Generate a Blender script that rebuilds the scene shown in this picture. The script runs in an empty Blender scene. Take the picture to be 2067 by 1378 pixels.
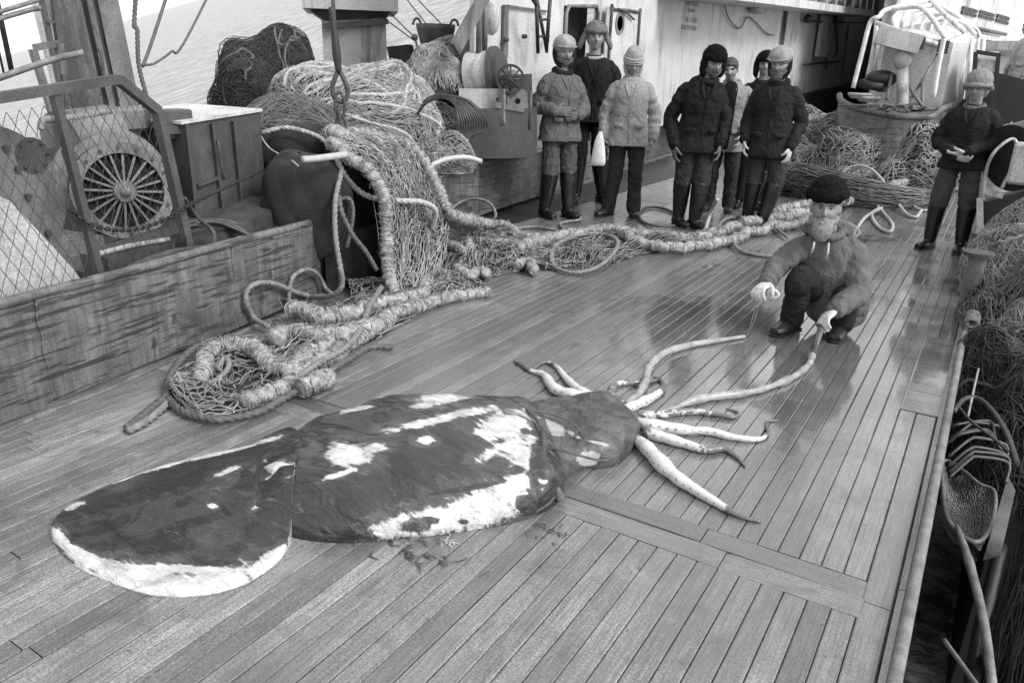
import bpy, math, random
import numpy as np
from mathutils import Matrix, Vector
random.seed(7); RS = np.random.RandomState(11)
sc = bpy.context.scene
# ---------------------------------------------------------------- camera
CAMH = 1.57; FPX = 1530.0; W0, H0 = 2067.0, 1378.0
def _rot(a, b, c):
    ca, sa, cb, sb, cc, s_ = math.cos(a), math.sin(a), math.cos(b), math.sin(b), math.cos(c), math.sin(c)
    return np.array([[ca,-sa,0],[sa,ca,0],[0,0,1]]) @ np.array([[1,0,0],[0,cb,-sb],[0,sb,cb]]) @ np.array([[cc,-s_,0],[s_,cc,0],[0,0,1]])
CR = _rot(math.radians(31.6), math.radians(70.1), math.radians(1.5))
cd = bpy.data.cameras.new('camera'); cam = bpy.data.objects.new('camera', cd); sc.collection.objects.link(cam)
cd.sensor_width = 36.0; cd.lens = 36.0*FPX/W0; cd.clip_start = 0.05; cd.clip_end = 12000
cam.matrix_world = Matrix([[*CR[0], 0], [*CR[1], 0], [*CR[2], CAMH], [0, 0, 0, 1]])
sc.camera = cam
# ---------------------------------------------------------------- world, sun, exposure
SUN_EL, SUN_AZ = math.radians(40), math.radians(95)      # azimuth from +Y towards +X
wd = bpy.data.worlds.new('World'); sc.world = wd; wd.use_nodes = True
wn = wd.node_tree; wn.nodes.clear()
sky = wn.nodes.new('ShaderNodeTexSky'); sky.sky_type = 'NISHITA'; sky.sun_disc = False
sky.sun_elevation = SUN_EL; sky.sun_rotation = SUN_AZ; sky.air_density = 1.0; sky.dust_density = 6.0; sky.ozone_density = 1.0
bw = wn.nodes.new('ShaderNodeRGBToBW'); bg = wn.nodes.new('ShaderNodeBackground'); wo = wn.nodes.new('ShaderNodeOutputWorld')
# overcast: the same cloud layer all round, so the sky texture is read no lower than a few degrees up and flattened towards an even grey
tcw = wn.nodes.new('ShaderNodeTexCoord'); sx_ = wn.nodes.new('ShaderNodeSeparateXYZ'); cx_ = wn.nodes.new('ShaderNodeCombineXYZ'); mx_ = wn.nodes.new('ShaderNodeMath'); mx_.operation = 'MAXIMUM'; mx_.inputs[1].default_value = 0.12
wn.links.new(tcw.outputs['Generated'], sx_.inputs[0]); wn.links.new(sx_.outputs[0], cx_.inputs[0]); wn.links.new(sx_.outputs[1], cx_.inputs[1]); wn.links.new(sx_.outputs[2], mx_.inputs[0]); wn.links.new(mx_.outputs[0], cx_.inputs[2]); wn.links.new(cx_.outputs[0], sky.inputs[0])
ml_ = wn.nodes.new('ShaderNodeMath'); ml_.operation = 'MULTIPLY_ADD'; ml_.inputs[1].default_value = 0.30; ml_.inputs[2].default_value = 3.9
wn.links.new(sky.outputs[0], bw.inputs[0]); wn.links.new(bw.outputs[0], ml_.inputs[0]); wn.links.new(ml_.outputs[0], bg.inputs[0]); wn.links.new(bg.outputs[0], wo.inputs[0])
bg.inputs[1].default_value = 0.15
sl = bpy.data.lights.new('sun', 'SUN'); sl.energy = 1.5; sl.angle = math.radians(18)
sun = bpy.data.objects.new('sun', sl); sc.collection.objects.link(sun)
sdir = Vector((math.sin(SUN_AZ)*math.cos(SUN_EL), math.cos(SUN_AZ)*math.cos(SUN_EL), math.sin(SUN_EL)))
sun.rotation_euler = sdir.to_track_quat('Z', 'Y').to_euler()
vs = sc.view_settings; vs.view_transform = 'Standard'; vs.look = 'None'; vs.exposure = 0.92; vs.gamma = 1.0; vs.use_curve_mapping = False
# ---------------------------------------------------------------- turning photograph positions into places on the ship
A = lambda *v: np.array(v, float)
def ray(x, y): return CR @ A(x-W0/2, -(y-H0/2), -FPX)
def G(x, y, z=0.0):                                   # point at height z
    r = ray(x, y); t = (z-CAMH)/r[2]; return A(r[0]*t, r[1]*t, z)
def DP(x, y, d):                                      # point at horizontal distance d
    r = ray(x, y); t = d/math.hypot(r[0], r[1]); return A(0, 0, CAMH)+r*t
def OX(x, y, X):
    r = ray(x, y); return A(0, 0, CAMH)+r*(X/r[0])
def PLN(x, y, P, n):                                  # point on the vertical plane through P with normal n
    r = ray(x, y); n = A(*n); t = ((P[0])*n[0]+(P[1])*n[1])/(r[0]*n[0]+r[1]*n[1]); return A(0, 0, CAMH)+r*t
def BW(x, y, off=0.0):                                # vertical plane along the port coaming, off metres behind it
    return PLN(x, y, (-3.29-off*1.0117, 0), (1, 0.153))
# ---------------------------------------------------------------- small maths
def nrm(v): v = np.asarray(v, float); return v/(np.linalg.norm(v)+1e-12)
def cat(pts, k=8, closed=False):
    P = np.array(pts, float)
    if len(P) < 3: return P
    if closed: Q = np.vstack([P[-1], P, P[0], P[1]])
    else: Q = np.vstack([2*P[0]-P[1], P, 2*P[-1]-P[-2]])
    out = []
    for i in range(1, len(Q)-2):
        p0, p1, p2, p3 = Q[i-1], Q[i], Q[i+1], Q[i+2]
        for t in np.arange(k)/k:
            out.append(0.5*((2*p1)+(-p0+p2)*t+(2*p0-5*p1+4*p2-p3)*t*t+(-p0+3*p1-3*p2+p3)*t**3))
    if not closed: out.append(P[-1])
    return np.array(out)
def resamp(P, ds):
    P = np.asarray(P, float); d = np.r_[0, np.cumsum(np.linalg.norm(np.diff(P[:, :3], axis=0), axis=1))]
    n = max(2, int(d[-1]/ds)+1); s = np.linspace(0, d[-1], n)
    return np.stack([np.interp(s, d, P[:, i]) for i in range(P.shape[1])], 1), s
class Wav:                                            # cheap smooth noise, about -1..1
    def __init__(self, seed, scale, octs=3, dim=3):
        r = np.random.RandomState(seed); self.k = []; 
        for o in range(octs):
            for _ in range(5):
                d = r.normal(size=dim); d /= np.linalg.norm(d)
                self.k.append((d*scale*2**o*(0.7+0.6*r.rand()), r.rand()*6.28, 0.42/1.8**o))
    def __call__(self, P):
        P = np.asarray(P, float); o = 0
        for d, ph, a in self.k: o = o+a*np.sin(P@d+ph)
        return o
def frames(P):
    T = np.gradient(P, axis=0); T /= (np.linalg.norm(T, axis=1)[:, None]+1e-12)
    n = np.zeros_like(P); a = A(0, 0, 1) if abs(T[0][2]) < 0.9 else A(1, 0, 0)
    c = nrm(np.cross(T[0], a))
    for i in range(len(P)):
        c = c-T[i]*np.dot(c, T[i]); c /= (np.linalg.norm(c)+1e-12); n[i] = c
    return T, n, np.cross(T, n)
# ---------------------------------------------------------------- mesh collector
ORG = {}
class MB:
    def __init__(self): self.V = []; self.F = []; self.C = []; self.n = 0
    def add(self, v, f, c=None):
        v = np.asarray(v, float).reshape(-1, 3); f = np.asarray(f, np.int64)
        self.V.append(v); self.F.append(f+self.n); self.n += len(v)
        self.C.append(np.zeros(len(v)) if c is None else np.broadcast_to(np.asarray(c, float), (len(v),)))
        return self
    def hexa(self, p):                                # 8 corners: bottom ring then top ring
        return self.add(p, [(3,2,1,0),(4,5,6,7),(0,1,5,4),(1,2,6,5),(2,3,7,6),(3,0,4,7)])
    def box(self, c, s, M=None, bev=0.0):
        x, y, z = np.array(s)/2.0
        if bev > 0:
            b = bev; pts = []; 
            for sz, in_ in ((-z, b), (-z+b, 0), (z-b, 0), (z, b)):
                xx, yy = x-in_, y-in_
                k = b if in_ == 0 else b*0.3
                pts += [(-xx+k,-yy,sz),(xx-k,-yy,sz),(xx,-yy+k,sz),(xx,yy-k,sz),(xx-k,yy,sz),(-xx+k,yy,sz),(-xx,yy-k,sz),(-xx,-yy+k,sz)]
            v = np.array(pts)
            if M is not None: v = v@np.array(M).T
            v = v+A(*c)
            f = [(r*8+i, r*8+(i+1) % 8, (r+1)*8+(i+1) % 8, (r+1)*8+i) for r in range(3) for i in range(8)]
            f += [(0,7,2,1),(7,6,3,2),(6,5,4,3),(24,25,26,31),(31,26,27,30),(30,27,28,29)]
            return self.add(v, f)
        v = A(*[(-x,-y,-z),(x,-y,-z),(x,y,-z),(-x,y,-z),(-x,-y,z),(x,-y,z),(x,y,z),(-x,y,z)]).reshape(-1, 3)
        if M is not None: v = v@np.array(M).T
        return self.hexa(v+A(*c))
    def beam(self, a, b, w, h, up=(0, 0, 1)):         # rectangular bar from a to b
        a, b = A(*a), A(*b); t = nrm(b-a); u = A(*up)
        if abs(np.dot(t, u)) > 0.95: u = A(1, 0, 0)
        s = nrm(np.cross(t, u)); u = np.cross(s, t)
        q = [(-w/2,-h/2),(w/2,-h/2),(w/2,h/2),(-w/2,h/2)]
        v = [a+s*i+u*j for i, j in q]+[b+s*i+u*j for i, j in q]
        return self.hexa(v)
    def prism(self, pts, d):                          # polygon pushed along d (fan caps as tris in quad slots)
        p = np.array(pts, float); n = len(p); q = p+A(*d); m = p.mean(0)
        v = np.vstack([p, q, m, m+A(*d)])
        f = [(i, (i+1) % n, n+(i+1) % n, n+i) for i in range(n)]
        f += [((i+1) % n, i, 2*n, 2*n) for i in range(n)]+[(n+i, n+(i+1) % n, 2*n+1, 2*n+1) for i in range(n)]
        return self.add(v, f)
    def rings(self, R, cap=True, closed=False, c=None):    # R: (m, n, 3)
        R = np.asarray(R, float); m, n = R.shape[:2]; idx = np.arange(m*n).reshape(m, n)
        a = idx if closed else idx[:-1]; b = np.roll(idx, -1, 0) if closed else idx[1:]
        f = np.stack([a, np.roll(a, -1, 1), np.roll(b, -1, 1), b], -1).reshape(-1, 4)
        v = R.reshape(-1, 3); cc = None if c is None else np.broadcast_to(np.asarray(c, float), (m, n)).reshape(-1)
        if cap and not closed:
            v = np.vstack([v, R[0].mean(0), R[-1].mean(0)]); k = m*n; i = np.arange(n)
            f = np.vstack([f, np.stack([np.roll(i, -1), i, np.full(n, k), np.full(n, k)], 1),
                           np.stack([(m-1)*n+i, (m-1)*n+np.roll(i, -1), np.full(n, k+1), np.full(n, k+1)], 1)])
            if cc is not None: cc = np.r_[cc, cc[0], cc[-1]]
        return self.add(v, f, cc)
    def tube(self, P, r, n=8, closed=False, sq=1.0, c=None):
        P = np.asarray(P, float); 
        if closed:
            Q = np.vstack([P, P[:1]]); T, N, B = frames(Q); T, N, B = T[:-1], N[:-1], B[:-1]
        else: T, N, B = frames(P)
        r = np.broadcast_to(np.asarray(r, float), (len(P),)); th = np.arange(n)/n*2*math.pi
        R = P[:, None]+r[:, None, None]*(N[:, None]*np.cos(th)[None, :, None]+sq*B[:, None]*np.sin(th)[None, :, None])
        return self.rings(R, closed=closed, c=c)
    def rope(self, P, r, pitch=None, ds=None, n=12, amp=0.44):      # laid three-strand rope
        pitch = pitch or r*6.5; ds = ds or r*0.7
        P, s = resamp(P, ds); T, N, B = frames(P); th = np.arange(n)/n*2*math.pi
        rr = r*(1-amp+amp*1.35*np.abs(np.cos(1.5*th[None]-math.pi*3*s[:, None]/pitch)))
        R = P[:, None]+rr[..., None]*(N[:, None]*np.cos(th)[None, :, None]+B[:, None]*np.sin(th)[None, :, None])
        return self.rings(R)
    def shaggy(self, P, r, seed=0, ds=None, n=10, step=0.05, fuzz=True, dens=1.0):   # rope wrapped with old yarn: bulging turns
        ds = ds or r*0.28; P, s = resamp(P, ds); wm_ = Wav(seed+9, 7, 3); mo = wm_(P)*r*0.8; P = P+np.stack([mo, wm_(P+5)*r*0.8, np.abs(wm_(P+9))*r*0.4], 1); T, N, B = frames(P); th = np.arange(n)/n*2*math.pi
        w = Wav(seed, 25, 3); ws = Wav(seed+1, 9, 2, 1)
        ph = s/step*math.pi+2.2*ws(s[:, None])
        base = 0.70+0.42*np.abs(np.sin(ph[:, None]+0.6*np.sin(th[None]+seed)))**0.6
        R0 = P[:, None]+r*(N[:, None]*np.cos(th)[None, :, None]+B[:, None]*np.sin(th)[None, :, None])
        rr = r*(base+0.09*w(R0.reshape(-1, 3)).reshape(base.shape)+0.09*RS.normal(size=base.shape))
        R = P[:, None]+rr[..., None]*(N[:, None]*np.cos(th)[None, :, None]+B[:, None]*np.sin(th)[None, :, None])
        self.rings(R)
        if dens >= 0.5:                               # separate turns of old yarn wound round it
            nt = int(s[-1]/(r*.55)); K = 10; si = np.sort(RS.rand(nt))*s[-1]; tl = np.linspace(0, 1, K); ang = RS.rand(nt)[:, None]*6.283+tl*(4.2+1.6*RS.rand(nt)[:, None]); sp_ = si[:, None]+r*(tl-.5)*RS.normal(size=(nt, 1))*.9
            ii = np.clip((sp_/s[-1]*(len(P)-1)).astype(int), 0, len(P)-1); rr2 = r*(1.02+.12*RS.rand(nt, 1)+.05*RS.normal(size=(nt, K)))
            self.strands(P[ii]+(N[ii]*np.cos(ang)[..., None]+B[ii]*np.sin(ang)[..., None])*rr2[..., None], .0045 if r > .03 else .003, 4)
        if fuzz:
            m = int(len(P)*5*dens); i = RS.randint(0, len(P), m); t = RS.rand(m)*6.283
            out = N[i]*np.cos(t)[:, None]+B[i]*np.sin(t)[:, None]; tg = np.cross(T[i], out)
            a = P[i]+out*r*0.8; b = a+out*r*0.35+(tg*RS.normal(size=(m, 1))+T[i]*RS.normal(size=(m, 1)))*r*0.45
            cpt = b+(tg*RS.normal(size=(m, 1))+T[i]*RS.normal(size=(m, 1))+out*0.1)*r*0.5
            self.strands(np.stack([a, b, cpt], 1), 0.0016)
        return self
    def strands(self, P, r, n=3):                     # P: (M, K, 3) many thin lines
        P = np.asarray(P, float); M, K = P.shape[:2]
        T = np.gradient(P, axis=1); T /= (np.linalg.norm(T, axis=2, keepdims=True)+1e-9)
        ref = np.array([0.31, 0.22, 0.92]); N = np.cross(T, ref); N /= (np.linalg.norm(N, axis=2, keepdims=True)+1e-9); B = np.cross(T, N)
        th = np.arange(n)/n*2*math.pi; r = np.asarray(r, float); r = r.reshape(-1, 1, 1, 1) if r.ndim else r
        R = P[:, :, None]+r*(N[:, :, None]*np.cos(th)[None, None, :, None]+B[:, :, None]*np.sin(th)[None, None, :, None])
        idx = np.arange(M*K*n).reshape(M, K, n); a = idx[:, :-1]; b = idx[:, 1:]
        f = np.stack([a, np.roll(a, -1, 2), np.roll(b, -1, 2), b], -1).reshape(-1, 4)
        return self.add(R.reshape(-1, 3), f)
    def sphere(self, c, r, n=16, m=10, fn=None):
        r = A(*r) if np.ndim(r) else A(r, r, r)
        ph = np.linspace(0.02, math.pi-0.02, m); th = np.arange(n)/n*2*math.pi
        D = np.stack([np.sin(ph)[:, None]*np.cos(th), np.sin(ph)[:, None]*np.sin(th), np.cos(ph)[:, None]*np.ones(n)], -1)
        R = D*r
        if fn is not None: R = R*(1+fn(D.reshape(-1, 3)).reshape(m, n, 1))
        return self.rings((R+A(*c))[::-1])
    def cyl(self, a, b, r, n=16, r2=None):
        a, b = A(*a), A(*b); return self.tube(np.array([a, b]), [r, r if r2 is None else r2], n)
    def disc(self, c, ax, r0, r1, t, n=32):           # flat ring of thickness t
        c, ax = A(*c), nrm(ax); u = nrm(np.cross(ax, A(0, 0, 1) if abs(ax[2]) < 0.9 else A(1, 0, 0))); v = np.cross(ax, u)
        th = np.arange(n)/n*2*math.pi; d = u*np.cos(th)[:, None]+v*np.sin(th)[:, None]
        prof = [(r0, -t/2), (r1, -t/2), (r1, t/2), (r0, t/2)]
        return self.rings(np.array([c+d*r+ax*h for r, h in prof]), closed=True)
    def sheet(self, X, c=None):                       # X: (m, n, 3) open grid
        m, n = X.shape[:2]; i = np.arange(m*n).reshape(m, n)
        f = np.stack([i[:-1, :-1], i[:-1, 1:], i[1:, 1:], i[1:, :-1]], -1).reshape(-1, 4)
        return self.add(X.reshape(-1, 3), f, None if c is None else np.asarray(c).reshape(-1))
    def build(self, name, mat, parent=None, org=None, smooth=True, attr=False, wav=None, auto=None):
        V = np.vstack(self.V); F = np.vstack(self.F)
        if org is None: org = ORG[parent.name] if parent is not None else A(0, 0, 0)
        V = V-A(*org)
        tri = F[:, 2] == F[:, 3]
        Q = F[~tri]; Tt = F[tri][:, :3]
        me = bpy.data.meshes.new(name); nl = Q.size+Tt.size
        me.vertices.add(len(V)); me.vertices.foreach_set('co', V.astype(np.float32).ravel())
        me.loops.add(nl); me.loops.foreach_set('vertex_index', np.r_[Q.ravel(), Tt.ravel()].astype(np.int32))
        me.polygons.add(len(Q)+len(Tt))
        me.polygons.foreach_set('loop_start', np.r_[np.arange(len(Q))*4, Q.size+np.arange(len(Tt))*3].astype(np.int32))
        me.update(calc_edges=True); me.validate()
        if attr:
            at = me.attributes.new('tint', 'FLOAT', 'POINT'); at.data.foreach_set('value', np.concatenate(self.C).astype(np.float32))
        me.polygons.foreach_set('use_smooth', np.full(len(me.polygons), bool(smooth)))
        if mat is not None: me.materials.append(mat)
        if auto is not None: me.set_sharp_from_angle(angle=math.radians(auto))
        o = bpy.data.objects.new(name, me); sc.collection.objects.link(o)
        if parent is not None: o.parent = parent
        else: o.location = org
        ORG[o.name] = A(*org)
        return o
def tag(o, label=None, cat=None, group=None, kind=None):
    for k, v in (('label', label), ('category', cat), ('group', group), ('kind', kind)):
        if v: o[k] = v
    return o
def thing(name, label, cat, loc=(0, 0, 0), group=None, local=False):
    o = bpy.data.objects.new(name, None); o.empty_display_size = 0.1; sc.collection.objects.link(o); o.location = loc
    ORG[o.name] = A(0, 0, 0) if local else A(*loc)
    return tag(o, label, cat, group)
# ---------------------------------------------------------------- materials (all grey: the place is known only in black and white)
class NT:
    def __init__(self, name):
        self.m = bpy.data.materials.new(name); self.m.use_nodes = True; self.t = self.m.node_tree
        self.b = self.t.nodes['Principled BSDF']; self.x = {}
    def n(self, typ, **kw):
        nd = self.t.nodes.new('ShaderNode'+typ)
        for k, v in kw.items():
            if k.startswith('i_'): nd.inputs[k[2:].replace('_', ' ')].default_value = v
            elif k[0] == 'n' and k[1:].isdigit(): nd.inputs[int(k[1:])].default_value = v
            else: setattr(nd, k, v)
        return nd
    def l(self, a, b): self.t.links.new(a, b)
    def coord(self, kind='Object', scale=(1, 1, 1), rot=(0, 0, 0)):
        if kind == 'World': s = self.n('NewGeometry').outputs['Position']
        else: s = self.n('TexCoord').outputs[kind]
        mp = self.n('Mapping'); mp.inputs['Scale'].default_value = scale; mp.inputs['Rotation'].default_value = rot; self.l(s, mp.inputs[0]); return mp.outputs[0]
    def noise(self, co, scale, detail=4, rough=0.55, dist=0.0):
        nd = self.n('TexNoise'); nd.inputs['Scale'].default_value = scale; nd.inputs['Detail'].default_value = detail
        nd.inputs['Roughness'].default_value = rough; nd.inputs['Distortion'].default_value = dist; self.l(co, nd.inputs['Vector']); return nd.outputs['Fac']
    def ramp(self, s, stops):
        nd = self.n('ValToRGB'); e = nd.color_ramp.elements
        while len(e) < len(stops): e.new(0.5)
        for i, (p, c) in enumerate(stops): e[i].position = p; e[i].color = (c, c, c, 1)
        self.l(s, nd.inputs[0]); return nd.outputs[0]
    def math(self, op, a, b=None, clamp=False):
        nd = self.n('Math', operation=op, use_clamp=clamp)
        for i, v in enumerate((a, b)):
            if v is None: continue
            if isinstance(v, (int, float)): nd.inputs[i].default_value = v
            else: self.l(v, nd.inputs[i])
        return nd.outputs[0]
    def mix(self, f, a, b, typ='MIX'):
        nd = self.n('Mix', data_type='RGBA', blend_type=typ)
        for k, v in ((0, f), (6, a), (7, b)):
            if isinstance(v, (int, float)): nd.inputs[k].default_value = v if k == 0 else (v, v, v, 1)
            else: self.l(v, nd.inputs[k])
        return nd.outputs[2]
    def bump(self, s, strength, dist, prev=None):
        nd = self.n('Bump'); nd.inputs['Strength'].default_value = strength; nd.inputs['Distance'].default_value = dist; self.l(s, nd.inputs['Height'])
        if prev is not None: self.l(prev, nd.inputs['Normal'])
        return nd.outputs[0]
    def out(self, col=None, rough=None, nor=None, **kw):
        for k, v in (('Base Color', col), ('Roughness', rough), ('Normal', nor)):
            if v is None: continue
            if isinstance(v, (int, float)): self.b.inputs[k].default_value = (v, v, v, 1) if k == 'Base Color' else v
            else: self.l(v, self.b.inputs[k])
        for k, v in kw.items():
            i = self.b.inputs[k.replace('_', ' ')]
            if isinstance(v, (int, float)): i.default_value = v
            else: self.l(v, i)
        return self.m
def grey(name, c, c2=None, scale=8, rough=0.6, bump=0.3, bscale=40, bdist=0.003, stretch=(1, 1, 1), metal=0.0, stain=None, rnd=0.0, spec=None):
    n = NT(name); co = n.coord('World', stretch); c2 = c*0.6 if c2 is None else c2
    f = n.ramp(n.noise(co, scale, 6, 0.6), [(0.33, 0), (0.67, 1)])
    col = n.mix(f, c2, c)
    if stain:                                         # rust and dirt runs with a shape of their own: (value, amount, scale)
        g = n.noise(n.coord('World', (1, 1, 0.22)), stain[2], 8, 0.7, 0.4)
        col = n.mix(n.ramp(g, [(0.62-0.25*stain[1], 0), (0.72-0.2*stain[1], 1)]), col, stain[0])
    g2 = n.noise(n.coord('World'), bscale*3, 3, 0.6); col = n.mix(n.ramp(g2, [(0.3, 0.72), (0.7, 1.0)]), 0.0, col, 'MIX') if False else n.mix(0.65, col, n.mix(1.0, col, n.ramp(g2, [(0.3, 0.45), (0.7, 1.45)]), 'MULTIPLY'))
    if rnd:
        oi = n.n('ObjectInfo').outputs['Random']; col = n.mix(1.0, col, n.ramp(oi, [(0, 1-rnd), (1, 1+rnd)]), 'MULTIPLY')
    nor = n.bump(n.noise(n.coord('World', stretch), bscale, 5, 0.6), bump, bdist)
    rr = n.ramp(n.noise(co, scale*2, 3), [(0.3, max(0, rough-0.12)), (0.7, min(1, rough+0.12))])
    kw = dict(Metallic=metal)
    if spec is not None: kw['Specular_IOR_Level'] = spec
    return n.out(col, rr, nor, **kw)
M = {}
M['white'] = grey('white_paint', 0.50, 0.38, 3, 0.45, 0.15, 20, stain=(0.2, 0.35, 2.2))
M['whitepipe'] = grey('white_pipe_paint', 0.72, 0.5, 9, 0.4, 0.2, 40, stain=(0.2, 0.2, 9))
M['lgrey'] = grey('light_grey_paint', 0.40, 0.30, 4, 0.5, 0.2, 25, stain=(0.13, 0.35, 3))
M['mgrey'] = grey('mid_grey_paint', 0.165, 0.10, 4, 0.5, 0.3, 25, stain=(0.05, 0.6, 3))
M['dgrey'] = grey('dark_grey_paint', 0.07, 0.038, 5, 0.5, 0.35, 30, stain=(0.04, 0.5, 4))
M['black'] = grey('black_steel', 0.018, 0.010, 6, 0.5, 0.4, 40)
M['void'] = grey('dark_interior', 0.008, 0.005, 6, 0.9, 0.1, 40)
M['rust'] = grey('rusty_iron', 0.06, 0.028, 18, 0.65, 0.7, 60)
M['rustl'] = grey('worn_iron', 0.2, 0.09, 16, 0.55, 0.7, 60)
M['ropel'] = grey('pale_rope', 0.40, 0.26, 30, 0.85, 0.5, 300, 0.002)
M['ropem'] = grey('grey_rope', 0.22, 0.11, 30, 0.85, 0.5, 300, 0.002)
M['roped'] = grey('dark_rope', 0.11, 0.05, 30, 0.7, 0.5, 300, 0.002)
M['cable'] = grey('wire_cable', 0.055, 0.025, 20, 0.45, 0.5, 300, 0.001)
M['shag'] = grey('frayed_yarn', 0.44, 0.16, 26, 0.95, 1.0, 130, 0.008)
M['twl'] = grey('pale_twine', 0.38, 0.18, 12, 0.85, 0.2, 200, 0.001)
M['twm'] = grey('grey_twine', 0.21, 0.10, 12, 0.85, 0.2, 200, 0.001)
M['twd'] = grey('dark_twine', 0.055, 0.025, 12, 0.8, 0.2, 200, 0.001)
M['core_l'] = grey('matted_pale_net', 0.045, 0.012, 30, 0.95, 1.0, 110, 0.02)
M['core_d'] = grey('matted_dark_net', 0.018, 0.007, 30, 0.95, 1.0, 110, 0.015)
# ================================================================ SETTING
# ---- planking
def wood(name, c1, c2, across=False):
    n = NT(name); st = (1.2, 26, 26) if across else (26, 1.2, 26)
    co = n.coord('World', st); g = n.noise(co, 2.2, 8, 0.65, 0.3)
    col = n.mix(n.ramp(g, [(0.28, 0), (0.72, 1)]), c2, c1)
    st2 = (2.2, 46, 46) if across else (46, 2.2, 46)
    fine = n.noise(n.coord('World', st2), 2.5, 6, 0.7)
    col = n.mix(0.8, col, n.mix(1.0, col, n.ramp(fine, [(0.32, 0.42), (0.66, 1.4)]), 'MULTIPLY'))
    oi = n.n('ObjectInfo').outputs['Random']
    col = n.mix(1.0, col, n.ramp(oi, [(0, 0.62), (0.5, 0.98), (1, 1.34)]), 'MULTIPLY')
    pos = n.coord('World')
    blot = n.noise(pos, 1.7, 7, 0.65, 0.5); col = n.mix(n.ramp(blot, [(0.5, 0), (0.68, 0.55)]), col, c2*0.55)   # soaked patches
    gr = n.noise(pos, 130, 4, 0.75); col = n.mix(1.0, col, n.ramp(gr, [(0.36, 0.5), (0.64, 1.42)]), 'MULTIPLY'); bl2 = n.noise(pos, 4.5, 7, 0.7, 0.8); col = n.mix(n.ramp(bl2, [(0.52, 0), (0.66, 0.6)]), col, c2*0.4); col = n.mix(n.ramp(bl2, [(0.3, 0.5), (0.4, 0)]), col, c1*1.35); sp = n.noise(pos, 26, 5, 0.7); col = n.mix(n.ramp(sp, [(0.63, 0), (0.69, 0.8)]), col, 0.03)                 # tar spots
    sp2 = n.noise(pos, 60, 3, 0.7); col = n.mix(n.ramp(sp2, [(0.3, 0.35), (0.36, 0)]), col, 0.4)
    # standing water: wide film towards the bow and starboard, broken by noise
    sx = n.n('SeparateXYZ'); n.l(n.n('NewGeometry').outputs['Position'], sx.inputs[0]); X, Y = sx.outputs[0], sx.outputs[1]
    far = n.n('MapRange'); n.l(Y, far.inputs[0]); far.inputs[1].default_value = 1.6; far.inputs[2].default_value = 4.2
    rgt = n.n('MapRange'); n.l(X, rgt.inputs[0]); rgt.inputs[1].default_value = -3.4; rgt.inputs[2].default_value = -0.6
    dx = n.math('ADD', X, 0.95); dy = n.math('MULTIPLY', n.math('SUBTRACT', Y, 4.4), 0.6)
    d = n.math('SQRT', n.math('ADD', n.math('MULTIPLY', dx, dx), n.math('MULTIPLY', dy, dy)))
    pud = n.n('MapRange'); n.l(d, pud.inputs[0]); pud.inputs[1].default_value = 1.3; pud.inputs[2].default_value = 0.35
    wn1 = n.noise(n.coord('World', (1.6, 0.9, 1)), 1.5, 6, 0.6, 0.6)
    wet = n.math('ADD', n.math('MULTIPLY', far.outputs[0], 0.26), n.math('MULTIPLY', rgt.outputs[0], 0.16))
    wet = n.math('ADD', wet, n.math('MULTIPLY', pud.outputs[0], 0.36)); wet = n.math('ADD', wet, wn1)
    wm = n.ramp(wet, [(0.52, 0), (0.74, 1)]); pm = n.ramp(wet, [(0.93, 0), (0.985, 1)])
    col = n.mix(n.math('MULTIPLY', wm, 0.5), col, c2*0.42)
    nb = n.bump(fine, 0.35, 0.0015); nb = n.bump(g, 0.35, 0.003, nb)
    nw = n.bump(n.noise(n.coord('World'), 9, 6, 0.7), 0.35, 0.004)
    nd = n.n('Mix', data_type='VECTOR'); n.l(pm, nd.inputs[0]); n.l(nb, nd.inputs[4]); n.l(nw, nd.inputs[5])
    ro = n.mix(wm, n.ramp(fine, [(0.3, 0.42), (0.7, 0.6)]), n.ramp(g, [(0.3, 0.22), (0.7, 0.38)])); ro = n.mix(pm, ro, 0.08)
    return n.out(col, ro, nd.outputs[1], Coat_Weight=n.math('MULTIPLY', wm, 0.9), Coat_Roughness=n.mix(pm, 0.24, 0.07))
M['wood'] = wood('weathered_deck_wood', 0.23, 0.15)
M['woodx'] = wood('weathered_cross_plank_wood', 0.21, 0.145, True)
PW = 0.0724; X0 = -0.88
deck = MB()
deck.hexa([(-6.6,-1.5,-0.12),(0.02,-1.5,-0.12),(0.02,6.0,-0.12),(-6.6,6.0,-0.12),(-6.6,-1.5,-0.02),(0.02,-1.5,-0.02),(0.02,6.0,-0.02),(-6.6,6.0,-0.02)])
deck.hexa([(-9,6.0,-0.12),(2.4,6.0,-0.12),(2.4,60,-0.12),(-9,60,-0.12),(-9,6.0,-0.02),(2.4,6.0,-0.02),(2.4,60,-0.02),(-9,60,-0.02)])
deck_o = tag(deck.build('deck', M['black'], smooth=False), kind='structure', label='wet planked working deck of the trawler')
def plank_mesh():
    m = MB(); b = 0.06
    p = []
    for z, i in ((-1, 0), (-0.12, 0), (0, 0.045)):
        p += [(-.5+i,-.5,z),(.5-i,-.5,z),(.5-i,.5,z),(-.5+i,.5,z)]
    f = [(r*4+i, r*4+(i+1) % 4, (r+1)*4+(i+1) % 4, (r+1)*4+i) for r in range(2) for i in range(4)]+[(8,9,10,11)]
    m.add(p, f); o = m.build('plank', M['wood'], deck_o, smooth=False); return o
pk0 = plank_mesh(); PMESH = pk0.data; PMX = PMESH.copy(); PMX.materials[0] = M['woodx']
first = [pk0]; NP = 0
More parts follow.
